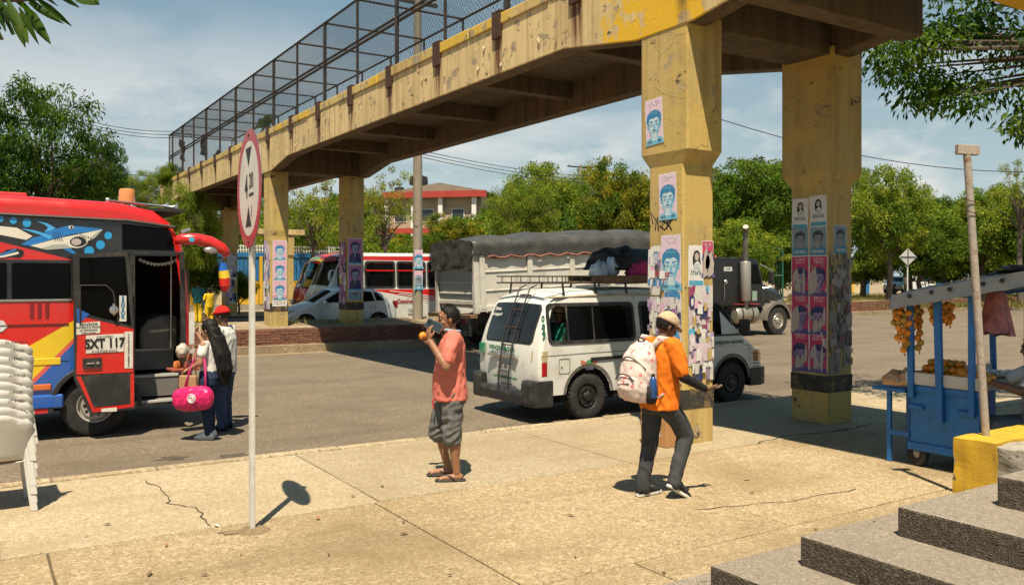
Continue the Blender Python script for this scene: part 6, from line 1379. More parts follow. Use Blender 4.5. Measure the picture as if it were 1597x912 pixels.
# leaves growing through the bridge cage
q=Vector((7.4,25.5,6.3)); t=thing('creeper','green creeper growing through the footbridge cage','creeper',q); me,C,R0=CR['bush']; inst('foliage',me,t,(0,0,.35),sc=(.04,.3,.10)); MB().tube([(0,-1.5,-.1),(0,0,.2),(.2,1.6,.1)],.02,5).build('stem',m_bark,t)
q=Vector((7.3,38.2,6.2)); t=thing('creeper','green creeper at the far left end of the cage','creeper',q); inst('foliage',me,t,(-.2,.3,.1),sc=(.2,.35,.3)); MB().tube([(0,-1.0,-.1),(0,0,.2),(.2,1.,.1)],.02,5).build('stem',m_bark,t)
# dry grass on the median and along the verge
rg=np.random.default_rng(9); n=26000
t_=rg.random(n); X=np.where(t_<.12,rg.uniform(2,18,n),rg.uniform(18,85,n)); Yb=np.interp(X,[a[0] for a in KL],[a[1] for a in KL]); Y=Yb+.55+rg.random(n)*1.7
dens=np.array([mnoise.noise((x*.35,y*.6,0)) for x,y in zip(X,Y)]); keep=(dens>-.05)|(rg.random(n)<.15); keep&=~((X<18)&(dens<.22)); X,Y=X[keep],Y[keep]; n=len(X); P=np.stack([X,Y,np.full(n,.58)],1); d=unit(rg.normal(size=(n,3))*.45+np.array([0,0,1])); nr=unit(np.cross(d,rg.normal(size=(n,3))))
gp=np.array([(.22,.17,.06),(.15,.15,.04),(.28,.22,.10),(.09,.12,.025)]); o=link('median_grass',leafcloud('grass',P,d,nr,rg.uniform(.08,.34,n),rg.uniform(.01,.02,n),gp[rg.integers(0,4,n)]),[]); tag(o,'patchy dry grass growing on the median','grass',kind='stuff')
rg=np.random.default_rng(10); n=16000; px=rg.uniform(1230,1680,n); D=rg.uniform(46,75,n); L_=(px-798.5)/1322*D; P=np.stack([fw.x*D+rt.x*L_,fw.y*D+rt.y*L_,np.full(n,.25)],1); d=unit(rg.normal(size=(n,3))*.45+np.array([0,0,1])); nr=unit(np.cross(d,rg.normal(size=(n,3))))
o=link('verge_grass',leafcloud('grass',P,d,nr,rg.uniform(.15,.5,n),rg.uniform(.02,.05,n),gp[rg.integers(0,4,n)]),[]); tag(o,'dry grass on the far verge behind the cart','grass',kind='stuff')
# ================================================================== buildings
m_bw=mat('beige_wall',(.38,.30,.20),.85,var=.15,vs=.8,dirt=.4,ds=.6); m_bred=mat('red_fascia',(.36,.04,.025),.7,var=.15,vs=1); m_roof=mat('corrugated_roof',(.24,.19,.14),.8,var=.2,vs=1)
q=at(640,431,84); ab=thing('apartment_block','beige apartment block with red fascias and white columns behind the trees','building',(q.x,q.y,.25),VIEW-pi/2-R(12))
MB().box(-8.5,7.2,0,9,0,9.7).build('wall',m_bw,ab)
MB().prism([(-2.5,-.6,10.0),(7.8,-.6,10.0),(3.2,-.6,10.9)],(0,10,0)).build('gable_roof',m_roof,ab); MB().prism([(-9,-.5,9.6),(-2.4,-.5,9.6),(-5,-.5,10.1)],(0,10,0)).build('gable_roof',m_roof,ab)
for x0,x1,z in ((-2.7,7.9,9.45),(-9.2,-2.6,9.0)): MB().box(x0,x1,-.75,-.45,z,z+.62).build('fascia',m_bred,ab)
for z in (6.0,2.9): MB().box(-8.6,7.3,-.45,-.004,z,z+.5).build('floor_band',m_bred,ab)
for x in (-8.2,-6.3,-2.4,.4,3.2,6.6): MB().box(x-.22,x+.22,-.42,-.006,0,9.44).build('column',m_white,ab)
for f_ in range(3):
    for x in (-7.3,-4.4,-1.0,1.8,4.9):
        z=.9+3.1*f_; w_=MB().box(x-.65,x+.65,-.06,-.003,z,z+1.3).build('window',m_white,ab); MB().box(x-.58,x+.58,-.075,-.062,z+.07,z+1.23).build('pane',mat('dark_pane',(.03,.035,.04),.1),w_)
MB().lathe([(.9,0),(.95,.2),(.9,.8),(.3,1.0)],16,(.2,2,11.0)).build('water_tank',m_trim,ab,smooth=.7); MB().lathe([(.5,0),(.5,.5),(.2,.6)],14,(-2,2.4,10.3)).build('water_tank',m_trim,ab,smooth=.7)
# blue and yellow wall
bwl=thing('painted_fence','blue and yellow painted market wall with white lattice across the road','fence',(9,44.5,.25))
m_bf=mat('bright_blue_board',(.02,.15,.36),.6,var=.15,vs=3); m_yf=mat('bright_yellow_panel',(.68,.40,.03),.6,var=.15,vs=2); m_cf=mat('cream_panel',(.58,.48,.28),.7,var=.15,vs=2)
MB().box(-9,8,0,.2,0,.3).build('plinth',m_conc,bwl)
for i in range(12):
    x=-9+1.4*i; MB().box(x+.01,x+1.36,.02,.14,.3,1.5).build('lower_panel',(m_yf,m_cf)[i%2],bwl)
    for k in range(7): MB().box(x+.2*k+.01,x+.2*k+.17,.03,.10,1.52,2.75).build('slat',m_bf,bwl)
    MB().box(x,x+.16,-.03,.16,.3,2.8).build('upright',m_yf if i%3==0 else m_bf,bwl)
MB().box(-9,8,-.02,.15,2.76,2.98).build('top_rail',m_bf,bwl)
b=MB()
for k in range(120): b.box(-9+.14*k,-9+.14*k+.05,.03,.07,2.98,3.4)
for z in (3.1,3.3): b.box(-9,8,.025,.03,z,z+.05)
tag(b.build('lattice',m_white,bwl),kind='stuff')
for i,(px,D,w,lab) in enumerate(((1338,82,2.4,'yellow and blue painted kiosk right of the second pillar'),(1446,92,3.4,'yellow painted kiosk far behind the diamond sign'))):
    q=at(px,431,D); ks=thing('market_kiosk',lab,'kiosk',(q.x,q.y,.25),VIEW-pi/2); MB().box(-w/2,w/2,0,2,0,2.3).build('wall',m_cf,ks); MB().box(-w/2,-w/6,-.05,-.003,.2,2.25).build('panel',m_yf,ks); MB().box(-w/6+.02,w/4,-.05,-.003,1.3,2.25).build('panel',m_bf,ks); MB().box(-w/2-.3,w/2+.3,-.6,2.2,2.31,2.42).build('roof',m_roof,ks); MB().box(w/4+.1,w/2-.1,-.04,-.002,.1,2.0).build('door',m_bf,ks)
# green mesh fence behind the lorry
q=at(1215,431,46); gf=thing('mesh_fence','green mesh fence on posts behind the truck','fence',(q.x,q.y,.25),VIEW-pi/2)
m_gw=mat('green_wire',(.02,.12,.08),.5)
for k in range(5): MB().tube([(-5+1.3*k,0,0),(-5+1.3*k,0,3.3)],.04,6).build('post',m_gw,gf)
for z in (.3,1.8,3.25): MB().tube([(-5,0,z),(.2,0,z)],.025,5).build('rail',m_gw,gf)
tag(chain((-5,.02,.2),(1,0,0),(0,0,1),5.2,3.1,.14,.008).build('mesh',m_gw,gf,fix=False),kind='stuff')
# scraps and dead leaves on the pavement
rr=random.Random(31)
m_lit=mat('dead_leaf',None,.8)
for k in range(26):
    px,py=rr.uniform(100,1450),rr.uniform(690,900); D=2*1322/(py-431); q=at(px,py,D)
    if q.y>9.2 or q.y<2.2: continue
    b=MB(rr.choice(((.16,.09,.04),(.10,.06,.03),(.3,.2,.08),(.4,.12,.03),(.5,.48,.42)))); L=rr.uniform(.02,.045); b.poly([(-L,0,.002),(-L*.2,L*.45,.008),(L,0,.004),(0,-L*.4,.01)]); o=b.build('fallen_leaf',m_lit); o.location=(q.x,q.y,.008); o.rotation_euler=(0,0,rr.uniform(0,6)); tag(o,'small dead leaf or scrap lying on the pavement','leaf','scraps scattered on the pavement')

# drifted sand in the gutters and mended asphalt
m_sand=groundmat('gutter_sand',(.27,.205,.125),(.17,.125,.075),(.36,.29,.19),40,0,(.19,.145,.09),.7); m_patch=groundmat('mended_asphalt',(.095,.078,.06),(.05,.042,.033),(.17,.145,.11),70,0,(.07,.058,.045),.6)
def ragged(name,x0,x1,y0,y1,z,m,amp,step,seed):
    rr=random.Random(seed); n=int((x1-x0)/step); up=[]; lo=[]
    for i in range(n+1):
        x=x0+(x1-x0)*i/n; k=mnoise.noise((x*.9,seed,0))+.5*mnoise.noise((x*3.1,seed,4)); up.append((x,y1+amp*k,z)); lo.append((x,y0,z))
    tag(MB().loft([lo,up],cap=False,closed=False).build(name,m,fix=False),kind='structure')
ragged('gutter_sand',-10,60,9.502,9.72,-.1165,m_sand,.14,.12,3); ragged('gutter_sand',-20,18,22.7,23.098,-.1165,m_sand,-.02,.2,5)
# ================================================================== people
def V3(*a): return Vector(a)
def cap_(b,p,q,r0,r1,n=12):
    p=Vector(p);q=Vector(q); d=(q-p); L=d.length; d.normalize()
    pr=[(r0*math.cos(a),-r0*math.sin(a)) for a in (R(88),R(60),R(30))]+[(r0,0)]+[(r1,L)]+[(r1*math.cos(a),L+r1*math.sin(a)) for a in (R(30),R(60),R(88))]
    b.lathe(pr,n,p,d)
def limb(b,pts,rs):
    for i in range(len(pts)-1): cap_(b,pts[i],pts[i+1],rs[i],rs[i+1])
def rings(b,L,n=20):
    """stack of ellipses (x,y,z,rx,ry)"""
    rr_=[]
    x,y,z,rx,ry=L[0]; rr_.append([(x+rx*.5*math.cos(t),y+ry*.5*math.sin(t),z-.01) for t in [2*pi*i/n for i in range(n)]])
    for x,y,z,rx,ry in L: rr_.append([(x+rx*math.copysign(abs(math.cos(t))**.85,math.cos(t)),y+ry*math.copysign(abs(math.sin(t))**.85,math.sin(t)),z) for t in [2*pi*i/n for i in range(n)]])
    x,y,z,rx,ry=L[-1]; rr_.append([(x+rx*.5*math.cos(t),y+ry*.5*math.sin(t),z+.01) for t in [2*pi*i/n for i in range(n)]])
    b.loft(rr_)
def fuse(b,name,m,parent,vox=.009,it=4,wr=0,wf=16,seed=0,aniso=(1,1,1)):
    """melt overlapping volumes into one continuous skin"""
    me=b.mesh('tmp'); bm=bmesh.new(); bm.from_mesh(me); bmesh.ops.recalc_face_normals(bm,faces=bm.faces); bm.to_mesh(me); bm.free()
    o=bpy.data.objects.new('tmp',me); COL.objects.link(o)
    r=o.modifiers.new('r','REMESH'); r.mode='VOXEL'; r.voxel_size=vox; s=o.modifiers.new('s','SMOOTH'); s.factor=.5; s.iterations=it
    dg=bpy.context.evaluated_depsgraph_get(); dg.update(); ev=bpy.data.meshes.new_from_object(o.evaluated_get(dg)); bpy.data.objects.remove(o); bpy.data.meshes.remove(me)
    if wr:
        n=len(ev.vertices); co=np.empty(n*3,np.float32); ev.vertices.foreach_get('co',co); no=np.empty(n*3,np.float32); ev.vertex_normals.foreach_get('vector',no); co=co.reshape(-1,3); no=no.reshape(-1,3)
        k=np.array([.45-1.6*abs(mnoise.noise(Vector((c[0]*wf*aniso[0]*.7+seed,c[1]*wf*aniso[1]*.7,c[2]*wf*aniso[2]+.9*c[0]*wf))))+.35*mnoise.noise(Vector((c[0]*wf*2.1,c[1]*wf*2.1+seed,c[2]*wf*1.8))) for c in co]); co+=no*(k*wr)[:,None]; ev.vertices.foreach_set('co',co.ravel()); ev.update()
    ev.materials.clear(); ev.name=name; ev.color_attributes.new('Col','FLOAT_COLOR','CORNER') if not len(ev.color_attributes) else None
    return link(name,ev,m,parent,smooth=3)
def hand(b,w,d,nrm,curl=.5,s=1.,spread=.12,thumb=1,side=1):
    """palm from the wrist along d, fingers curling towards nrm; thumb on +side of d x nrm"""
    w=Vector(w);d=Vector(d).normalized();n=Vector(nrm); n=(n-d*n.dot(d)).normalized(); a=d.cross(n)*side
    for k in (-1,-.35,.35,1): cap_(b,w+a*k*.012*s,w+d*.085*s+a*k*.031*s,.014*s,.0125*s,8)
    for k,L in ((1,.068),(.35,.078),(-.35,.073),(-1,.056)):
        p=w+d*.085*s+a*k*.033*s; dd=(d+a*k*spread).normalized()
        for j,f in enumerate((.45,.32,.25)):
            ang=curl*(j+.6); q=p+(dd*math.cos(ang)+n*math.sin(ang))*L*f*1.15*s; cap_(b,p,q,.0098*s,.0088*s,7); p=q
    p=w+d*.03*s+a*.026*s; q=p+(d*.55+a*.65+n*.35*thumb)*.045*s; cap_(b,p,q,.0125*s,.011*s,7); cap_(b,q,q+(d*.9+a*.1+n*.5*thumb).normalized()*.034*s,.011*s,.0095*s,7)
m_skin=mat('brown_skin',(.27,.125,.065),.5,var=.12,vs=6,bump=.1,bs=60); m_skin2=mat('tan_skin',(.36,.19,.11),.5,var=.1,vs=6); m_dkskin=mat('dark_skin',(.13,.062,.036),.5,var=.12,vs=6)
m_hair=mat('black_hair',(.009,.008,.007),.55,var=.4,vs=30,bump=.6,bs=90,spec=.25); m_eye=mat('eye_white',(.6,.58,.55),.2); m_lip=mat('lip_colour',(.16,.06,.045),.5)
def cloth(name,col,**k): return mat(name,col,.85,var=k.get('var',.14),vs=k.get('vs',7),bump=.25,bs=k.get('bs',120),spec=.2)
def head(b,c,yaw,pitch,roll=0,s=1):
    """skull, jaw, nose, brows, ears, neck stub; returns its frame"""
    M=Matrix.Translation(Vector(c))@Matrix.Rotation(yaw,4,'Z')@Matrix.Rotation(pitch,4,'Y')@Matrix.Rotation(roll,4,'X')@Matrix.Scale(s,4); b.M=M
    b.sph((-.012,0,.025),(.098,.076,.098),16,12); b.sph((.022,0,-.045),(.070,.058,.072),14,10); cap_(b,(.055,.0,-.088),(.06,0,-.09),.026,.022); cap_(b,(.088,0,.018),(.104,0,-.018),.010,.016,8); cap_(b,(.078,-.034,.034),(.078,.034,.034),.014,.014,8)
    for sx in (-1,1): b.sph((-.012,sx*.077,-.008),(.019,.010,.032),10,8); b.sph((.05,sx*.038,-.03),(.03,.024,.028),10,8)
    cap_(b,(.082,-.02,-.052),(.082,.02,-.052),.011,.011,8); b.M=None; return M
def facebits(M,par,lip=True):
    for sx in (-1,1):
        q=MB(); q.M=M; q.sph((.079,sx*.031,.012),(.009,.013,.008),8,6); q.build('eye',m_eye,par,smooth=3); q=MB(); q.M=M; q.sph((.086,sx*.031,.012),(.004,.006,.006),8,6); q.build('iris',m_hair,par,smooth=3); q=MB(); q.M=M; q.bar((.090,sx*.017,.037),(.084,sx*.05,.036),.008,.008); q.build('eyebrow',m_hair,par)
    q=MB(); q.M=M; q.sph((.088,0,-.053),(.006,.022,.0055),10,6); q.build('mouth',m_lip,par,smooth=3)
def hairshell(M,par,m,low=-.02,back=.0,top=.012,front=.055):
    q=MB(); q.M=M; b0=MB().sph((-.013,0,.026),(.101,.079,.1015),26,18); keep=[]
    for f,c in zip(b0.f,b0.c):
        z=sum(b0.v[i][2] for i in f)/len(f); x=sum(b0.v[i][0] for i in f)/len(f)
        lim=low+ (front-low)*max(0,min(1,(x+.02)/.07))
        if z>lim+.03*(x>.03): keep.append(f)
    q.v=[tuple(M@Vector(v)) for v in b0.v]; q.M=None
    for f in keep: q.af(f)
    rr=random.Random(int(M[0][3]*1000)); ks=MB()
    for k in range(700):
        f=rr.choice(keep); c=sum((Vector(q.v[i]) for i in f),Vector())/len(f); c+=Vector((rr.uniform(-.01,.01),rr.uniform(-.01,.01),rr.uniform(-.01,.01))); d=(c-M@Vector((-.013,0,.02))).normalized(); t=Vector((rr.gauss(0,1),rr.gauss(0,1),rr.gauss(0,1))).cross(d).normalized()*.0035; e=c+d*rr.uniform(.008,.020)+Vector((rr.gauss(0,.006),rr.gauss(0,.006),rr.gauss(0,.006)))
        i=ks.av([c-t,c+t,e]); ks.af((i,i+1,i+2))
    o=q.build('hair',m,par,smooth=3); tag(ks.build('hair_strands',m,o,fix=False),kind='stuff'); so=o.modifiers.new('s','SOLIDIFY'); so.thickness=.008; so.offset=.3; return o
FACE_L=math.atan2(.536,-.844)      # heading: towards picture-left
FACE_R=math.atan2(-.536,.844)
# ------------------------------------------------------------------ man with phone
m1=thing('person','man in coral T-shirt and grey shorts holding a phone and an orange','person',(3.99,7.40,0.004),FACE_L+R(6))
b=MB(); M=head(b,(.035,.0,1.575),R(6),R(4),0,1.04); cap_(b,(.0,0,1.38),(.015,0,1.50),.062,.056)
la=[V3(-.01,.19,1.395),V3(.06,.285,1.13),V3(.215,.17,1.37)]; ra=[V3(-.01,-.19,1.395),V3(.06,-.27,1.15),V3(.20,-.12,1.315)]
for A in (la,ra): limb(b,A[:2],[.052,.046]); limb(b,A[1:],[.046,.030]); cap_(b,A[1].lerp(A[2],.15),A[1].lerp(A[2],.4),.046,.042)
hand(b,la[2],(.10,-.12,.5),(-.7,-.45,.1),.55,1.0,side=-1); hand(b,ra[2],(.75,.30,.45),(-.2,.3,.9),.55,1.0,side=-1)
rings(b,[(0,0,.84,.13,.16),(0,0,1.0,.13,.155),(0,0,1.25,.115,.165),(0,0,1.38,.09,.17)])
ll=[V3(-.01,.085,.88),V3(.0,.10,.47),V3(-.045,.105,.085)]; rl=[V3(-.01,-.085,.88),V3(.13,-.10,.485),V3(.035,-.125,.095)]
for A in (ll,rl):
    limb(b,A,[.095,.058,.038]); k=A[1].lerp(A[2],.3)+V3(-.018,0,0); cap_(b,k,A[1].lerp(A[2],.55)+V3(-.008,0,0),.057,.047)
    f=A[2]; cap_(b,f+V3(-.03,0,-.045),f+V3(.10,.008,-.05),.036,.030); cap_(b,f+V3(.09,.005,-.052),f+V3(.165,.012,-.058),.034,.02)
    for t in range(5): cap_(b,f+V3(.16,-.03+.016*t,-.06),f+V3(.195-.008*t,-.032+.017*t,-.064),.011,.009,6)
fuse(b,'body',m_skin,m1,.0075,3)
facebits(M,m1); hairshell(M,m1,m_hair,-.035,front=.058)
b=MB(); rings(b,[(.01,0,.785,.166,.198),(.02,0,.90,.168,.19),(.025,0,1.02,.16,.18),(.015,0,1.15,.148,.178),(.005,0,1.28,.136,.188),(-.005,0,1.36,.115,.20),(-.005,0,1.42,.08,.15),(0,0,1.45,.066,.075)])
for A,s in ((la,1),(ra,-1)): limb(b,[A[0]+V3(0,-.02*s,-.005),A[0].lerp(A[1],.35),A[0].lerp(A[1],.68)],[.086,.076,.074])
fuse(b,'shirt',cloth('coral_cotton',(.60,.17,.125)),m1,.009,2,.015,12,1,(1,1,.55))
b=MB(); 
for k in range(10):
    a=2*pi*k/10; 
b.tube([V3(.075*math.cos(a),.078*math.sin(a),1.462+.01*math.cos(a)) for a in [2*pi*i/20 for i in range(21)]],.016,8); b.build('collar',cloth('blue_grey_collar',(.30,.36,.42)),m1,smooth=3)
b=MB(); rings(b,[(0,0,.76,.15,.18),(.0,0,.80,.142,.172),(.005,0,.83,.125,.15)])
for A,s in ((ll,1),(rl,-1)): limb(b,[A[0]+V3(0,0,-.04),A[0].lerp(A[1],.5)+V3(.005,0,0),A[0].lerp(A[1],.90)+V3(.005,0,0),A[1]+V3(.0,0,-.05)],[.108,.108,.100,.096])
fuse(b,'shorts',cloth('grey_denim',(.12,.12,.115),var=.35,vs=9),m1,.009,2,.020,11,4,(.8,.8,1.3))
b=MB(); b.tube([(.165,.06,.82),(.185,.06,.78),(.18,.055,.70)],.010,6); b.build('drawstring',cloth('red_cord',(.45,.05,.04)),m1)
for A in (ll,rl):
    f=A[2]; q=MB(); P=[(-.085,-.03),(-.09,0),(-.08,.03),(0,.036),(.10,.048),(.19,.045),(.215,.01),(.20,-.035),(.10,-.042),(0,-.034)]; q.prism([(f.x+x,f.y+y,.0 if A is ll else .006) for x,y in P],(0,0,.018)); sd=q.build('flip_flop',m_trim,m1,bevel=.004)
    q=MB(); q.tube([(f.x+.15,f.y,.022),(f.x+.12,f.y+.01,.062),(f.x+.06,f.y+.042,.055),(f.x+.02,f.y+.044,.02)],.006,6); q.tube([(f.x+.12,f.y+.01,.062),(f.x+.05,f.y-.036,.055),(f.x+.02,f.y-.038,.02)],.006,6); q.build('strap',m_trim,sd)
# things he holds
Mw=Matrix.Translation(m1.location)@Matrix.Rotation(m1.rotation_euler.z,4,'Z')
ph=thing('phone','dark smartphone held up by the man in coral','phone',Mw@V3(.175,.095,1.515),m1.rotation_euler.z); q=MB(); q.M=Matrix.Rotation(R(62),4,'Y')@Matrix.Rotation(R(0),4,'X'); q.box(-.045,.045,-.005,.005,-.082,.082); q.build('case',mat('phone_case',(.03,.06,.075),.25),ph,bevel=.006,seg=2); q=MB(); q.M=Matrix.Rotation(R(62),4,'Y'); q.box(-.047,.047,-.0035,.0035,-.084,.084); q.build('frame',m_chrome,ph,bevel=.004); q=MB(); q.M=Matrix.Rotation(R(62),4,'Y'); q.box(-.03,.0,.0055,.009,.045,.072); q.build('camera_island',m_black,ph,bevel=.002)
o=bpy.data.objects.new('orange',ome); COL.objects.link(o); o.location=Mw@V3(.285,-.075,1.405); tag(o,'whole orange held in the hand of the man in coral','orange')
# ------------------------------------------------------------------ man in orange walking away
m2=thing('person','man in orange T-shirt, grey jeans and beige cap walking past the pillar','person',(5.27,5.80,.004),FACE_R+R(33))
b=MB(); M=head(b,(.085,-.01,1.535),R(-14),R(30),0,1.0); cap_(b,(.0,0,1.35),(.05,0,1.46),.058,.052)
ra=[V3(.0,-.19,1.375),V3(.05,-.26,1.10),V3(.29,-.28,.985)]; la=[V3(.0,.19,1.375),V3(.02,.25,1.10),V3(.06,.24,.86)]
for A in (la,ra): limb(b,A[:2],[.056,.042]); limb(b,A[1:],[.042,.029])
hand(b,ra[2],(.95,-.12,.0),(0,.1,1),.22,1.0,.30,side=1); hand(b,la[2],(.2,0,-1),(0,-1,0),.5)
rings(b,[(0,0,.84,.11,.15),(0,0,1.0,.11,.145),(0,0,1.25,.105,.16),(.0,0,1.36,.08,.16)])
rl=[V3(.0,-.08,.88),V3(.22,-.11,.54),V3(.06,-.14,.17)]; ll=[V3(0,.08,.88),V3(-.04,.085,.47),V3(-.12,.09,.09)]
for A in (ll,rl): limb(b,A,[.085,.055,.036])
fuse(b,'body',m_dkskin,m2,.0075,3); facebits(M,m2)
hairshell(M,m2,m_hair,-.05,front=.03)
b=MB(); rings(b,[(.0,0,.80,.145,.19),(.01,0,.92,.145,.185),(.005,0,1.1,.14,.18),(0,0,1.27,.13,.19),(0,0,1.35,.11,.195),(.01,0,1.41,.075,.14),(.02,0,1.435,.06,.07)])
for A,s in ((la,1),(ra,-1)): limb(b,[A[0]+V3(0,-.02*s,-.005),A[0].lerp(A[1],.40),A[0].lerp(A[1],.78)],[.084,.074,.070])
fuse(b,'shirt',cloth('orange_cotton',(.72,.17,.012)),m2,.009,2,.013,12,7,(1,1,.55))
b=MB(); limb(b,[ra[0].lerp(ra[1],.55),ra[1],ra[2]],[.05,.047,.034]); fuse(b,'sleeve',cloth('black_jersey',(.02,.02,.02)),m2,.008,2,.003,30)
b=MB(); rings(b,[(0,0,.76,.125,.165),(.0,0,.82,.128,.165),(.0,0,.88,.115,.15)])
limb(b,[rl[0]+V3(0,0,-.03),rl[0].lerp(rl[1],.6)+V3(.01,0,0),rl[1],rl[1].lerp(rl[2],.5),rl[2]+V3(.0,0,.02),rl[2]+V3(-.01,0,-.03)],[.105,.090,.078,.068,.062,.066]); limb(b,[ll[0]+V3(0,0,-.03),ll[0].lerp(ll[1],.6),ll[1],ll[1].lerp(ll[2],.5),ll[2]+V3(0,0,.04),ll[2]+V3(.01,0,-.02)],[.105,.090,.076,.067,.062,.068])
fuse(b,'jeans',cloth('charcoal_denim',(.05,.052,.055),var=.3,vs=8),m2,.009,2,.009,10,9,(1,1,.8))
def shoe(f,rot,par,up,sole,s=1):
    M_=Matrix.Translation(Vector(f))@Matrix.Rotation(rot[2],4,'Z')@Matrix.Rotation(rot[1],4,'Y')@Matrix.Scale(s,4)
    q=MB(); q.M=M_; P=[(-.09,-.032),(-.1,0),(-.09,.032),(0,.036),(.10,.046),(.17,.040),(.195,.0),(.17,-.038),(.10,-.042),(0,-.034)]; q.prism([(x,y,.0) for x,y in P],(0,0,.028)); so=q.build('shoe_sole',sole,par,bevel=.006,seg=2)
    q=MB(); q.M=M_; L=[(-.095,.028,.034),(-.09,.032,.09),(-.04,.036,.105),(.02,.036,.098),(.08,.040,.07),(.14,.040,.052),(.185,.022,.036)]
    q.loft([[(x,-w,.026),(x,-w*.95,.026+(h-.026)*.6),(x,-w*.5,h),(x,w*.5,h),(x,w*.95,.026+(h-.026)*.6),(x,w,.026)] for x,w,h in L]); q.build('shoe_upper',up,par,smooth=3)
    q=MB(); q.M=M_
    for k in range(4): q.bar((.01+.025*k,-.022,.098-.011*k),(.02+.025*k,.022,.099-.011*k),.008,.004)
    q.build('laces',m_white,par)
m_bsh=cloth('black_canvas',(.02,.021,.025)); m_wsole=mat('white_rubber',(.62,.61,.57),.6)
shoe((rl[2].x+.0,rl[2].y,.062),(0,R(32),R(-4)),m2,m_bsh,m_wsole,1.06); shoe((ll[2].x+.03,ll[2].y,.0),(0,0,R(4)),m2,m_bsh,m_wsole,1.06)
def cap(M,par,m,brim=True):
    q=MB(); b0=MB().sph((-.013,0,.032),(.114,.091,.112),22,14); q.v=[tuple(M@Vector(v)) for v in b0.v]
    for f in b0.f:
        if sum(b0.v[i][2] for i in f)/len(f)>.035: q.af(f)
    o=q.build('cap',m,par,smooth=3); so=o.modifiers.new('s','SOLIDIFY'); so.thickness=.006
    q=MB(); q.M=M; P=[(.07+.085*math.cos(a)*1.0,.072*math.sin(a)) for a in [R(-88+176*i/12) for i in range(13)]]; q.prism([(x-.0,y,.045-.25*(x-.07)) for x,y in P]+[(.06,.06,.048),(.06,-.06,.048)],(0,0,.006)); q.build('cap_brim',m,o)
    q=MB(); q.M=M; q.sph((-.014,0,.138),(.012,.012,.006),8,5); q.build('cap_button',m,o); return o
cap(M,m2,cloth('beige_cotton',(.50,.38,.24)))
q=MB(); q.M=M; q.box(-.118,-.10,-.03,.03,.035,.07); q.build('cap_strap',m_black,m2,bevel=.006)
# backpack
Mw=Matrix.Translation(m2.location)@Matrix.Rotation(m2.rotation_euler.z,4,'Z')
def bpmat():
    m,nt,p=newmat('pink_floral_canvas'); tc=nd(nt,'TexCoord').outputs['Object']; v=nd(nt,'TexVoronoi',{'Vector':tc,'Scale':15.}); w=nz(nt,tc,9,3)
    f=rng(nt,mth(nt,'ADD',v.outputs['Distance'],mth(nt,'MULTIPLY',w,.5)),.50,.54,1,0); c=mix(nt,f,(.62,.50,.45),(.62,.16,.16)); c=mix(nt,rng(nt,nz(nt,tc,22,3),.55,.6,0,.6),c,(.66,.58,.52)); nt.links.new(c,p.inputs['Base Color']); p.inputs['Roughness'].default_value=.8; nt.links.new(nd(nt,'Bump',{'Height':nz(nt,tc,14,4),'Strength':.4,'Distance':.01}).outputs[0],p.inputs['Normal']); return m
m_bp=bpmat()
bp=thing('backpack','pink and white patterned backpack worn by the man in orange','backpack',Mw@V3(-.14,.02,.88),m2.rotation_euler.z)
b=MB(); rings(b,[(-.09,0,.0,.10,.15),(-.10,0,.10,.145,.175),(-.10,0,.25,.145,.175),(-.08,0,.40,.115,.165),(-.05,0,.49,.07,.13),(-.03,0,.53,.03,.08)]); fuse(b,'main_bag',m_bp,bp,.011,4,.008,11)
b=MB(); rings(b,[(-.19,0,.03,.06,.12),(-.21,0,.12,.075,.135),(-.20,0,.22,.06,.125),(-.18,0,.27,.03,.10)]); fuse(b,'front_pocket',m_bp,bp,.010,4,.006,14)
q=MB(); q.tube([(-.268+.012*abs(t),.125*t,.215-.02*t*t+.035*(1-t*t)) for t in [i/8-1 for i in range(17)]],.006,6); q.build('zip',m_black,bp); q=MB(); q.tube([(-.215+.06*t*t,.165*t,.40-.10*t*t) for t in [i/8-1 for i in range(17)]],.006,6); q.build('zip',m_black,bp); q=MB(); q.tube([(-.272,.07*t,.16-.01*t) for t in [i/4-1 for i in range(9)]],.006,6); q.build('zip',m_black,bp)
for s in (-1,1): 
    q=MB(); rings(q,[(-.09,s*.165,.0,.05,.03),(-.09,s*.178,.08,.06,.035),(-.09,s*.178,.15,.058,.03)]); q.build('side_pocket',cloth('black_mesh_cloth',(.03,.03,.032)),bp,smooth=3)
    q=MB(); q.tube([(-.02,s*.10,.48),(.06,s*.115,.555),(.16,s*.125,.54),(.235,s*.125,.42),(.23,s*.14,.25),(.13,s*.17,.10),(-.02,s*.165,.04)],[.03,.034,.034,.03,.02,.012,.012],8,flat=.35); q.build('shoulder_strap',m_bp,bp,smooth=3)
q=MB(); q.tube([(-.05,-.04,.52),(-.07,-.03,.565),(-.07,.03,.565),(-.05,.04,.52)],.009,6); q.build('handle',m_black,bp,smooth=3)
bo=thing('water_bottle','small blue bottle in the backpack side pocket','bottle',Mw@V3(-.235,-.175,.93),m2.rotation_euler.z); MB().lathe([(.03,0),(.033,.01),(.033,.15),(.026,.17),(.014,.185)],14).build('bottle_body',mat('blue_plastic',(.02,.07,.22),.3),bo,smooth=.7); MB().lathe([(.016,.185),(.016,.21),(.01,.212)],12).build('cap',m_black,bo)
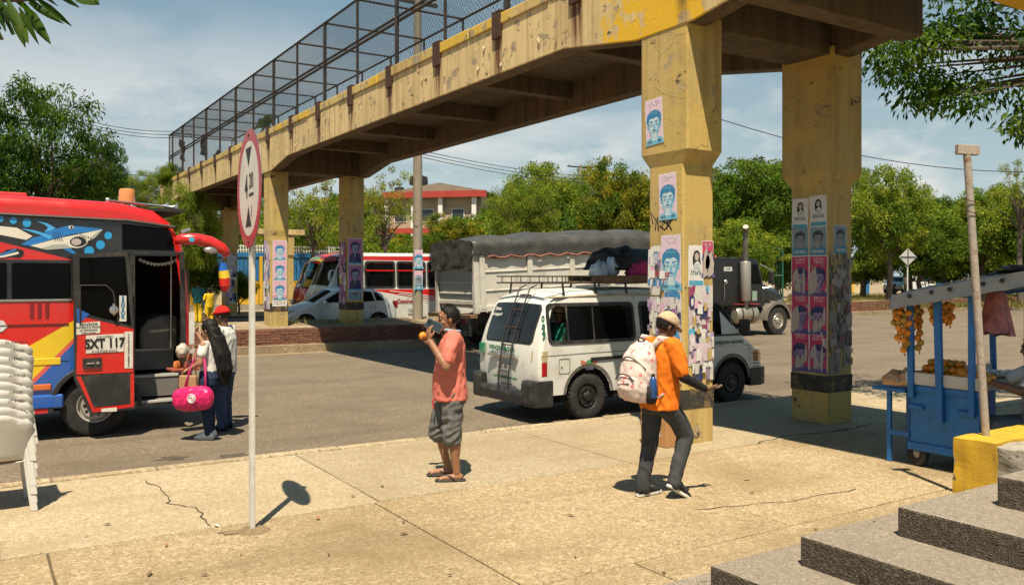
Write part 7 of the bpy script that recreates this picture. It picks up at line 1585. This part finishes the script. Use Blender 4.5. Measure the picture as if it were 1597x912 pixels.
# ------------------------------------------------------------------ woman at the bus door
w1=thing('person','woman with long black hair, white T-shirt and jeans at the bus door','person',(2.62,11.50,-.116),FACE_L-R(12))
b=MB(); M=head(b,(.035,0,1.42),R(0),R(-6),0,.98); cap_(b,(.0,0,1.24),(.02,0,1.36),.052,.048)
la=[V3(0,.165,1.235),V3(.02,.215,1.00),V3(.20,.17,.915)]; ra=[V3(0,-.165,1.235),V3(.16,-.21,1.10),V3(.28,-.19,1.30)]
for A in (la,ra): limb(b,A[:2],[.050,.040]); limb(b,A[1:],[.040,.027])
hand(b,la[2],(.8,-.1,-.2),(0,-.2,-1),.8,.92,side=1); hand(b,ra[2],(.5,0,.8),(-.5,0,.6),.5,.92)
rings(b,[(0,0,.78,.12,.15),(0,0,.95,.10,.12),(0,0,1.12,.10,.135),(0,0,1.22,.075,.14)]); ll=[V3(0,.075,.8),V3(.02,.08,.42),V3(-.02,.085,.08)]; rl=[V3(0,-.075,.8),V3(.05,-.08,.42),V3(.05,-.085,.08)]
for A in (ll,rl): limb(b,A,[.08,.05,.034])
fuse(b,'body',m_skin2,w1,.008,3); facebits(M,w1)
b=MB(); rings(b,[(.0,0,.86,.125,.15),(.0,0,.98,.115,.14),(.015,0,1.10,.125,.15),(0,0,1.20,.10,.155),(0,0,1.26,.06,.11)]); 
for A,s in ((la,1),(ra,-1)): limb(b,[A[0]+V3(0,-.02*s,-.01),A[0].lerp(A[1],.5)],[.064,.066])
fuse(b,'shirt',cloth('white_cotton',(.62,.60,.56)),w1,.010,3,.006,14,3,(1,1,.5))
b=MB(); rings(b,[(0,0,.70,.13,.165),(-.01,0,.80,.14,.17),(.0,0,.90,.118,.145)])
for A in (ll,rl): limb(b,[A[0]+V3(0,0,-.03),A[0].lerp(A[1],.55),A[1],A[1].lerp(A[2],.5),A[2]+V3(0,0,.0)],[.105,.088,.068,.062,.05])
fuse(b,'jeans',cloth('dark_blue_denim',(.022,.035,.075),var=.3),w1,.010,2,.006,14,5)
for A in (ll,rl): shoe((A[2].x+.02,A[2].y,.0),(0,0,0),w1,mat('white_leather',(.78,.77,.74),.5),m_wsole,.95)
b=MB(); M3=M; b.sph((.01,0,1.455),(.112,.094,.108),16,12); rings(b,[(-.20,.0,.70,.03,.06),(-.19,0,.85,.055,.10),(-.165,0,1.02,.065,.125),(-.115,0,1.2,.065,.13),(-.06,0,1.34,.075,.105),(-.03,0,1.45,.09,.09)]); fuse(b,'hair',m_hair,w1,.010,3,.006,24,2,(1,1,.15)); q=MB(); rr=random.Random(4)
for k in range(420):
    a=rr.uniform(-1,1); t0=rr.uniform(0,1); e=rr.uniform(.66,.95)
    q.tube([(-.02-.07*t0,a*.095,1.50-.05*abs(a)-.10*t0),(-.12-.02*rr.random(),a*.115,1.33),(-.165-.05*rr.random(),a*.135+rr.uniform(-.02,.02),1.1),(-.20-.06*rr.random(),a*.11+rr.uniform(-.03,.03),.9),(-.21-.05*rr.random(),a*.06+rr.uniform(-.03,.03),e)],[.003,.004,.004,.003,.001],3,False)
tag(q.build('hair_strands',m_hair,w1,fix=False),kind='stuff')
Mw=Matrix.Translation(w1.location)@Matrix.Rotation(w1.rotation_euler.z,4,'Z')
pg=thing('duffel_bag','bright pink shoulder duffel bag carried by the woman','bag',Mw@V3(.06,.285,.40),w1.rotation_euler.z)
b=MB(); b.M=Matrix.Rotation(R(6),4,'Y'); 
rr_=[]
for x,k in ((-.27,.35),(-.255,.7),(-.2,.95),(-.1,1.02),(0,1.05),(.1,1.02),(.2,.92),(.255,.65),(.27,.3)): rr_.append([(x,.10*k*math.cos(t),.165+(.165 if math.sin(t)<0 else .14)*k*math.sin(t)) for t in [2*pi*i/18 for i in range(18)]])
b.loft(rr_); fuse(b,'bag_body',mat('hot_pink_nylon',(.66,.015,.13),.38,var=.15,vs=5,bump=.35,bs=16),pg,.010,3,.012,11,2)
q=MB(); q.tube([(-.16,.0,.30),(-.12,-.06,.55),(-.06,-.10,.78),(-.03,-.17,.87),(.02,-.15,.80),(.09,-.08,.55),(.13,.0,.30)],.017,8,flat=.4); q.build('strap',cloth('pink_strap',(.55,.05,.18)),pg,smooth=3)
q=MB(); 
for r_ in (.055,.036,.018): q.tube([(-.03+r_*math.cos(a),.106,.17+r_*math.sin(a)) for a in [2*pi*i/16 for i in range(17)]],.006,5)
q.build('rosette',m_white,pg)
pu=thing('handbag','small beige handbag held against the pink bag','handbag',Mw@V3(.19,.20,.66),w1.rotation_euler.z); MB().loft([[(-.12*k,-.04,z),(.12*k,-.045,z),(.12*k,.045,z),(-.12*k,.04,z)] for k,z in ((.9,0),(1.05,.04),(1,.15),(.95,.18))]).build('bag_body',mat('tan_leather',(.36,.22,.11),.5,bump=.2,bs=30),pu,bevel=.015,seg=2); q=MB(); q.tube([(-.1,0,.17),(-.08,-.03,.45),(-.1,-.06,.6),(.0,-.03,.5),(.1,0,.17)],.007,6); q.build('strap',MATS['tan_leather'],pu,smooth=3)
# ------------------------------------------------------------------ man with red cap beyond her
m3=thing('person','man in red cap and white shirt reaching to the bus door','person',(2.93,12.02,-.116),FACE_L-R(10))
b=MB(); M=head(b,(.05,0,1.57),0,R(8)); cap_(b,(0,0,1.38),(.03,0,1.5),.058,.054)
la=[V3(0,.185,1.38),V3(.10,.24,1.16),V3(.33,.17,1.16)]; ra=[V3(0,-.185,1.38),V3(.20,-.22,1.26),V3(.36,-.18,1.45)]
for A in (la,ra): limb(b,A[:2],[.056,.043]); limb(b,A[1:],[.043,.03])
hand(b,la[2],(1,0,.1),(0,-.3,-1),.4); hand(b,ra[2],(.35,0,.9),(.9,0,-.2),.15,1,.25)
rings(b,[(0,0,.84,.12,.15),(0,0,1.2,.11,.155),(0,0,1.36,.08,.155)]); ll=[V3(0,.08,.88),V3(.02,.09,.46),V3(-.01,.1,.08)]; rl=[V3(0,-.08,.88),V3(.04,-.1,.46),V3(.03,-.11,.08)]
for A in (ll,rl): limb(b,A,[.085,.055,.036])
fuse(b,'body',m_dkskin,m3,.0085,3); facebits(M,m3); hairshell(M,m3,m_hair,-.04); cap(M,m3,cloth('red_cotton',(.55,.02,.015)))
b=MB(); rings(b,[(0,0,.80,.14,.185),(0,0,1.0,.14,.175),(0,0,1.25,.13,.19),(0,0,1.35,.10,.19),(.01,0,1.42,.065,.09)])
for A,s in ((la,1),(ra,-1)): limb(b,[A[0]+V3(0,-.02*s,-.01),A[1],A[1].lerp(A[2],.55)],[.072,.062,.05])
fuse(b,'shirt',cloth('pale_shirt_cotton',(.58,.57,.55)),m3,.010,3,.007,14,8,(1,1,.5))
b=MB(); rings(b,[(0,0,.76,.125,.165),(0,0,.92,.13,.165)])
for A in (ll,rl): limb(b,[A[0],A[0].lerp(A[1],.55),A[1],A[2]],[.105,.092,.08,.068])
fuse(b,'trousers',cloth('mid_blue_denim',(.04,.065,.13),var=.3),m3,.011,2,.008,12,5)
for A in (ll,rl): shoe((A[2].x+.02,A[2].y,.0),(0,0,0),m3,m_bsh,m_bsh,1.02)
# vendor's tray by the door
vt=thing('vendor_tray','small red vendor tray with snacks held at the bus door','tray',(2.40,12.02,.74),R(8)); MB().box(-.2,.16,-.14,.14,0,.03).build('board',mat('red_brown_board',(.30,.07,.04),.7),vt,bevel=.006)
for k in range(7): MB(random.choice(((.6,.55,.5),(.5,.15,.03),(.5,.4,.3),(.3,.05,.05)))).lathe([(.03,0),(.034,.02),(.03,.08),(.02,.1)],10,(-.14+.045*k,-.06+.05*(k%3),.03)).build('snack_cup',m_paint,vt,smooth=.7)
tag(lumpy((2.36,11.98,1.0),(.085,.085,.10),4,.25,flat=.9).build('snack_bag',m_film,smooth=3),'round bag of snacks above the vendor tray','bag')
# ------------------------------------------------------------------ seated fruit vendor at the right edge
v1=thing('person','seated fruit vendor in white shirt resting both arms on the cart','person',(8.93,4.30,0),math.atan2(.42,-.42))
b=MB(); M=head(b,(.06,0,1.28),0,R(8)); cap_(b,(.02,0,1.06),(.04,0,1.2),.058,.054); la=[V3(.02,.185,1.05),V3(.24,.25,.88),V3(.50,.12,.965)]; ra=[V3(.02,-.185,1.05),V3(.26,-.2,.93),V3(.54,-.04,.985)]
for A in (la,ra): limb(b,A[:2],[.056,.045]); limb(b,A[1:],[.045,.03])
hand(b,la[2],(.9,-.35,.1),(-.2,-.4,-.6),.7); hand(b,ra[2],(.9,.2,.0),(.0,.2,-1),.7,side=-1)
rings(b,[(0,0,.5,.13,.16),(0,0,.85,.115,.155),(.01,0,1.03,.08,.15)]); ll=[V3(.02,.10,.52),V3(.40,.16,.50),V3(.42,.17,.08)]; rl=[V3(.02,-.10,.52),V3(.42,-.12,.50),V3(.40,-.13,.08)]
for A in (ll,rl): limb(b,A,[.085,.06,.04]); cap_(b,A[2]+V3(0,0,-.04),A[2]+V3(.16,0,-.055),.036,.028)
fuse(b,'body',m_dkskin,v1,.009,3); facebits(M,v1); hairshell(M,v1,m_hair,0)
b=MB(); rings(b,[(0,0,.46,.15,.19),(0,0,.7,.14,.175),(.01,0,.92,.13,.185),(.02,0,1.02,.10,.19),(.02,0,1.09,.06,.09)])
for A,s in ((la,1),(ra,-1)): limb(b,[A[0]+V3(0,-.02*s,0),A[0].lerp(A[1],.7)],[.072,.072])
fuse(b,'shirt',MATS['white_cotton'],v1,.011,3,.007,13,3)
b=MB(); rings(b,[(0,0,.42,.15,.18),(0,0,.52,.145,.18)])
for A in (ll,rl): limb(b,[A[0],A[1],A[2]+V3(0,0,.05)],[.105,.088,.07])
fuse(b,'trousers',cloth('grey_trouser_cloth',(.13,.13,.125)),v1,.011,2,.008,12,6)
sl_=thing('stool','wooden stool under the seated fruit vendor','stool',(8.95,4.29,0)); MB().box(-.17,.17,-.17,.17,.38,.42).build('seat',m_wood,sl_,bevel=.008)
for sx in (-1,1):
    for sy in (-1,1): MB().bar((sx*.16,sy*.16,0),(sx*.13,sy*.13,.38),.035).build('leg',m_wood,sl_)
# ------------------------------------------------------------------ people glimpsed in the vehicles and across the road
def bust(label,loc,rz,shirt,skin,capm=None,name='person',s=1,group=None):
    t=thing(name,label,'person',loc,rz,group); b=MB(); M=head(b,(.03,0,.62),0,R(4)); cap_(b,(0,0,.42),(.02,0,.55),.056,.052)
    A=[V3(0,.18,.42),V3(.08,.22,.18),V3(.28,.15,.12)]; B_=[V3(0,-.18,.42),V3(.08,-.22,.18),V3(.28,-.15,.12)]
    for a in (A,B_): limb(b,a[:2],[.055,.042]); limb(b,a[1:],[.042,.03]); hand(b,a[2],(1,0,0),(0,0,-1),.5)
    rings(b,[(0,0,0,.12,.15),(0,0,.2,.11,.15),(0,0,.40,.08,.15)]); limb(b,[V3(.02,.1,.02),V3(.4,.12,.02),V3(.42,.12,-.36)],[.08,.06,.04]); limb(b,[V3(.02,-.1,.02),V3(.4,-.12,.02),V3(.42,-.12,-.36)],[.08,.06,.04])
    fuse(b,'body',skin,t,.012,3); facebits(M,t); hairshell(M,t,m_hair,0)
    if capm: cap(M,t,capm)
    b=MB(); rings(b,[(0,0,-.02,.145,.18),(0,0,.25,.13,.18),(0,0,.38,.10,.185),(0,0,.45,.06,.09)]); 
    for a,q in ((A,1),(B_,-1)): limb(b,[a[0]+V3(0,-.02*q,0),a[0].lerp(a[1],.7)],[.07,.068])
    fuse(b,'shirt',shirt,t,.013,2,.006,13); b=MB(); limb(b,[V3(.02,.1,.02),V3(.4,.12,.02),V3(.42,.12,-.3)],[.1,.08,.07]); limb(b,[V3(.02,-.1,.02),V3(.4,-.12,.02),V3(.42,-.12,-.3)],[.1,.08,.07]); fuse(b,'trousers',MATS['charcoal_denim'],t,.014,2); t.scale=(s,s,s); return t
bust('passenger in green shirt and cap at the open rear window of the van',(VX+.70,VYc-.46,.84),0,cloth('green_polo',(.02,.16,.10)),m_dkskin,cloth('khaki_cap_cloth',(.30,.24,.17)),s=.95)
bust('van driver in checked blue shirt behind the wheel',(VX+3.35,VYc-.42,.72),0,cloth('blue_check',(.08,.12,.25),var=.5,vs=25),m_dkskin)
b=MB(); 
bcol=[((.10,.30,.50),m_skin),((.5,.5,.5),m_skin2),((.45,.35,.5),m_dkskin),((.55,.55,.52),m_skin)]
for i,(x,y) in enumerate(((12.35,28.0),(13.5,28.1),(13.95,28.5),(14.75,28.0))):
    bust('bus passenger in %s top, %s window behind the second median pillar'%(('blue','grey','lilac','white')[i],('first','second','second','third')[i]),(x,y,1.12),pi,cloth(('blue_top','grey_top','lilac_top','white_top')[i],bcol[i][0]),bcol[i][1],group='bus passengers')
bust('bus driver in white shirt behind the minibus windscreen',(11.0,28.15,1.05),pi,MATS['white_cotton'],m_dkskin)
def standing(label,px,D,zg,rz,shirt,trous,s):
    q=at(px,431,D); t=thing('person',label,'person',(q.x,q.y,zg),rz,'people across the road'); b=MB(); M=head(b,(.03,0,1.56),0,R(6)); cap_(b,(0,0,1.37),(.02,0,1.5),.056,.052)
    A=[V3(0,.19,1.37),V3(.05,.25,1.1),V3(.2,.2,.95)]; B_=[V3(0,-.19,1.37),V3(.05,-.25,1.1),V3(.22,-.2,1.0)]
    for a in (A,B_): limb(b,a[:2],[.055,.042]); limb(b,a[1:],[.042,.03]); hand(b,a[2],(.6,0,-.6),(0,0,-1),.5)
    rings(b,[(0,0,.84,.12,.15),(0,0,1.2,.11,.155),(0,0,1.36,.08,.15)]); L=[[V3(0,.09,.88),V3(.04,.1,.46),V3(0,.1,.06)],[V3(0,-.09,.88),V3(-.02,-.1,.46),V3(-.08,-.1,.06)]]
    for a in L: limb(b,a,[.085,.055,.04]); cap_(b,a[2]+V3(0,0,-.02),a[2]+V3(.15,0,-.03),.035,.028)
    fuse(b,'body',m_dkskin,t,.013,3); hairshell(M,t,m_hair,-.02); b=MB(); rings(b,[(0,0,.80,.15,.19),(0,0,1.25,.13,.19),(0,0,1.36,.10,.19),(0,0,1.43,.06,.09)])
    for a in (A,B_): limb(b,[a[0],a[0].lerp(a[1],.7)],[.07,.07])
    fuse(b,'shirt',shirt,t,.014,2,.008,13); b=MB(); rings(b,[(0,0,.76,.13,.17),(0,0,.9,.13,.17)]); [limb(b,a,[.11,.09,.075]) for a in L]; fuse(b,'trousers',trous,t,.014,2); t.scale=(s,s,s)
standing('person in yellow clothes standing across the road beside the bus front',326,31,.2,R(120),cloth('yellow_cotton',(.70,.45,.02)),MATS['yellow_cotton'],.82)
standing('person in dark top with purple bag across the road near the bus front',309,33,.2,R(60),cloth('teal_top',(.03,.16,.16)),MATS['yellow_cotton'],.95)
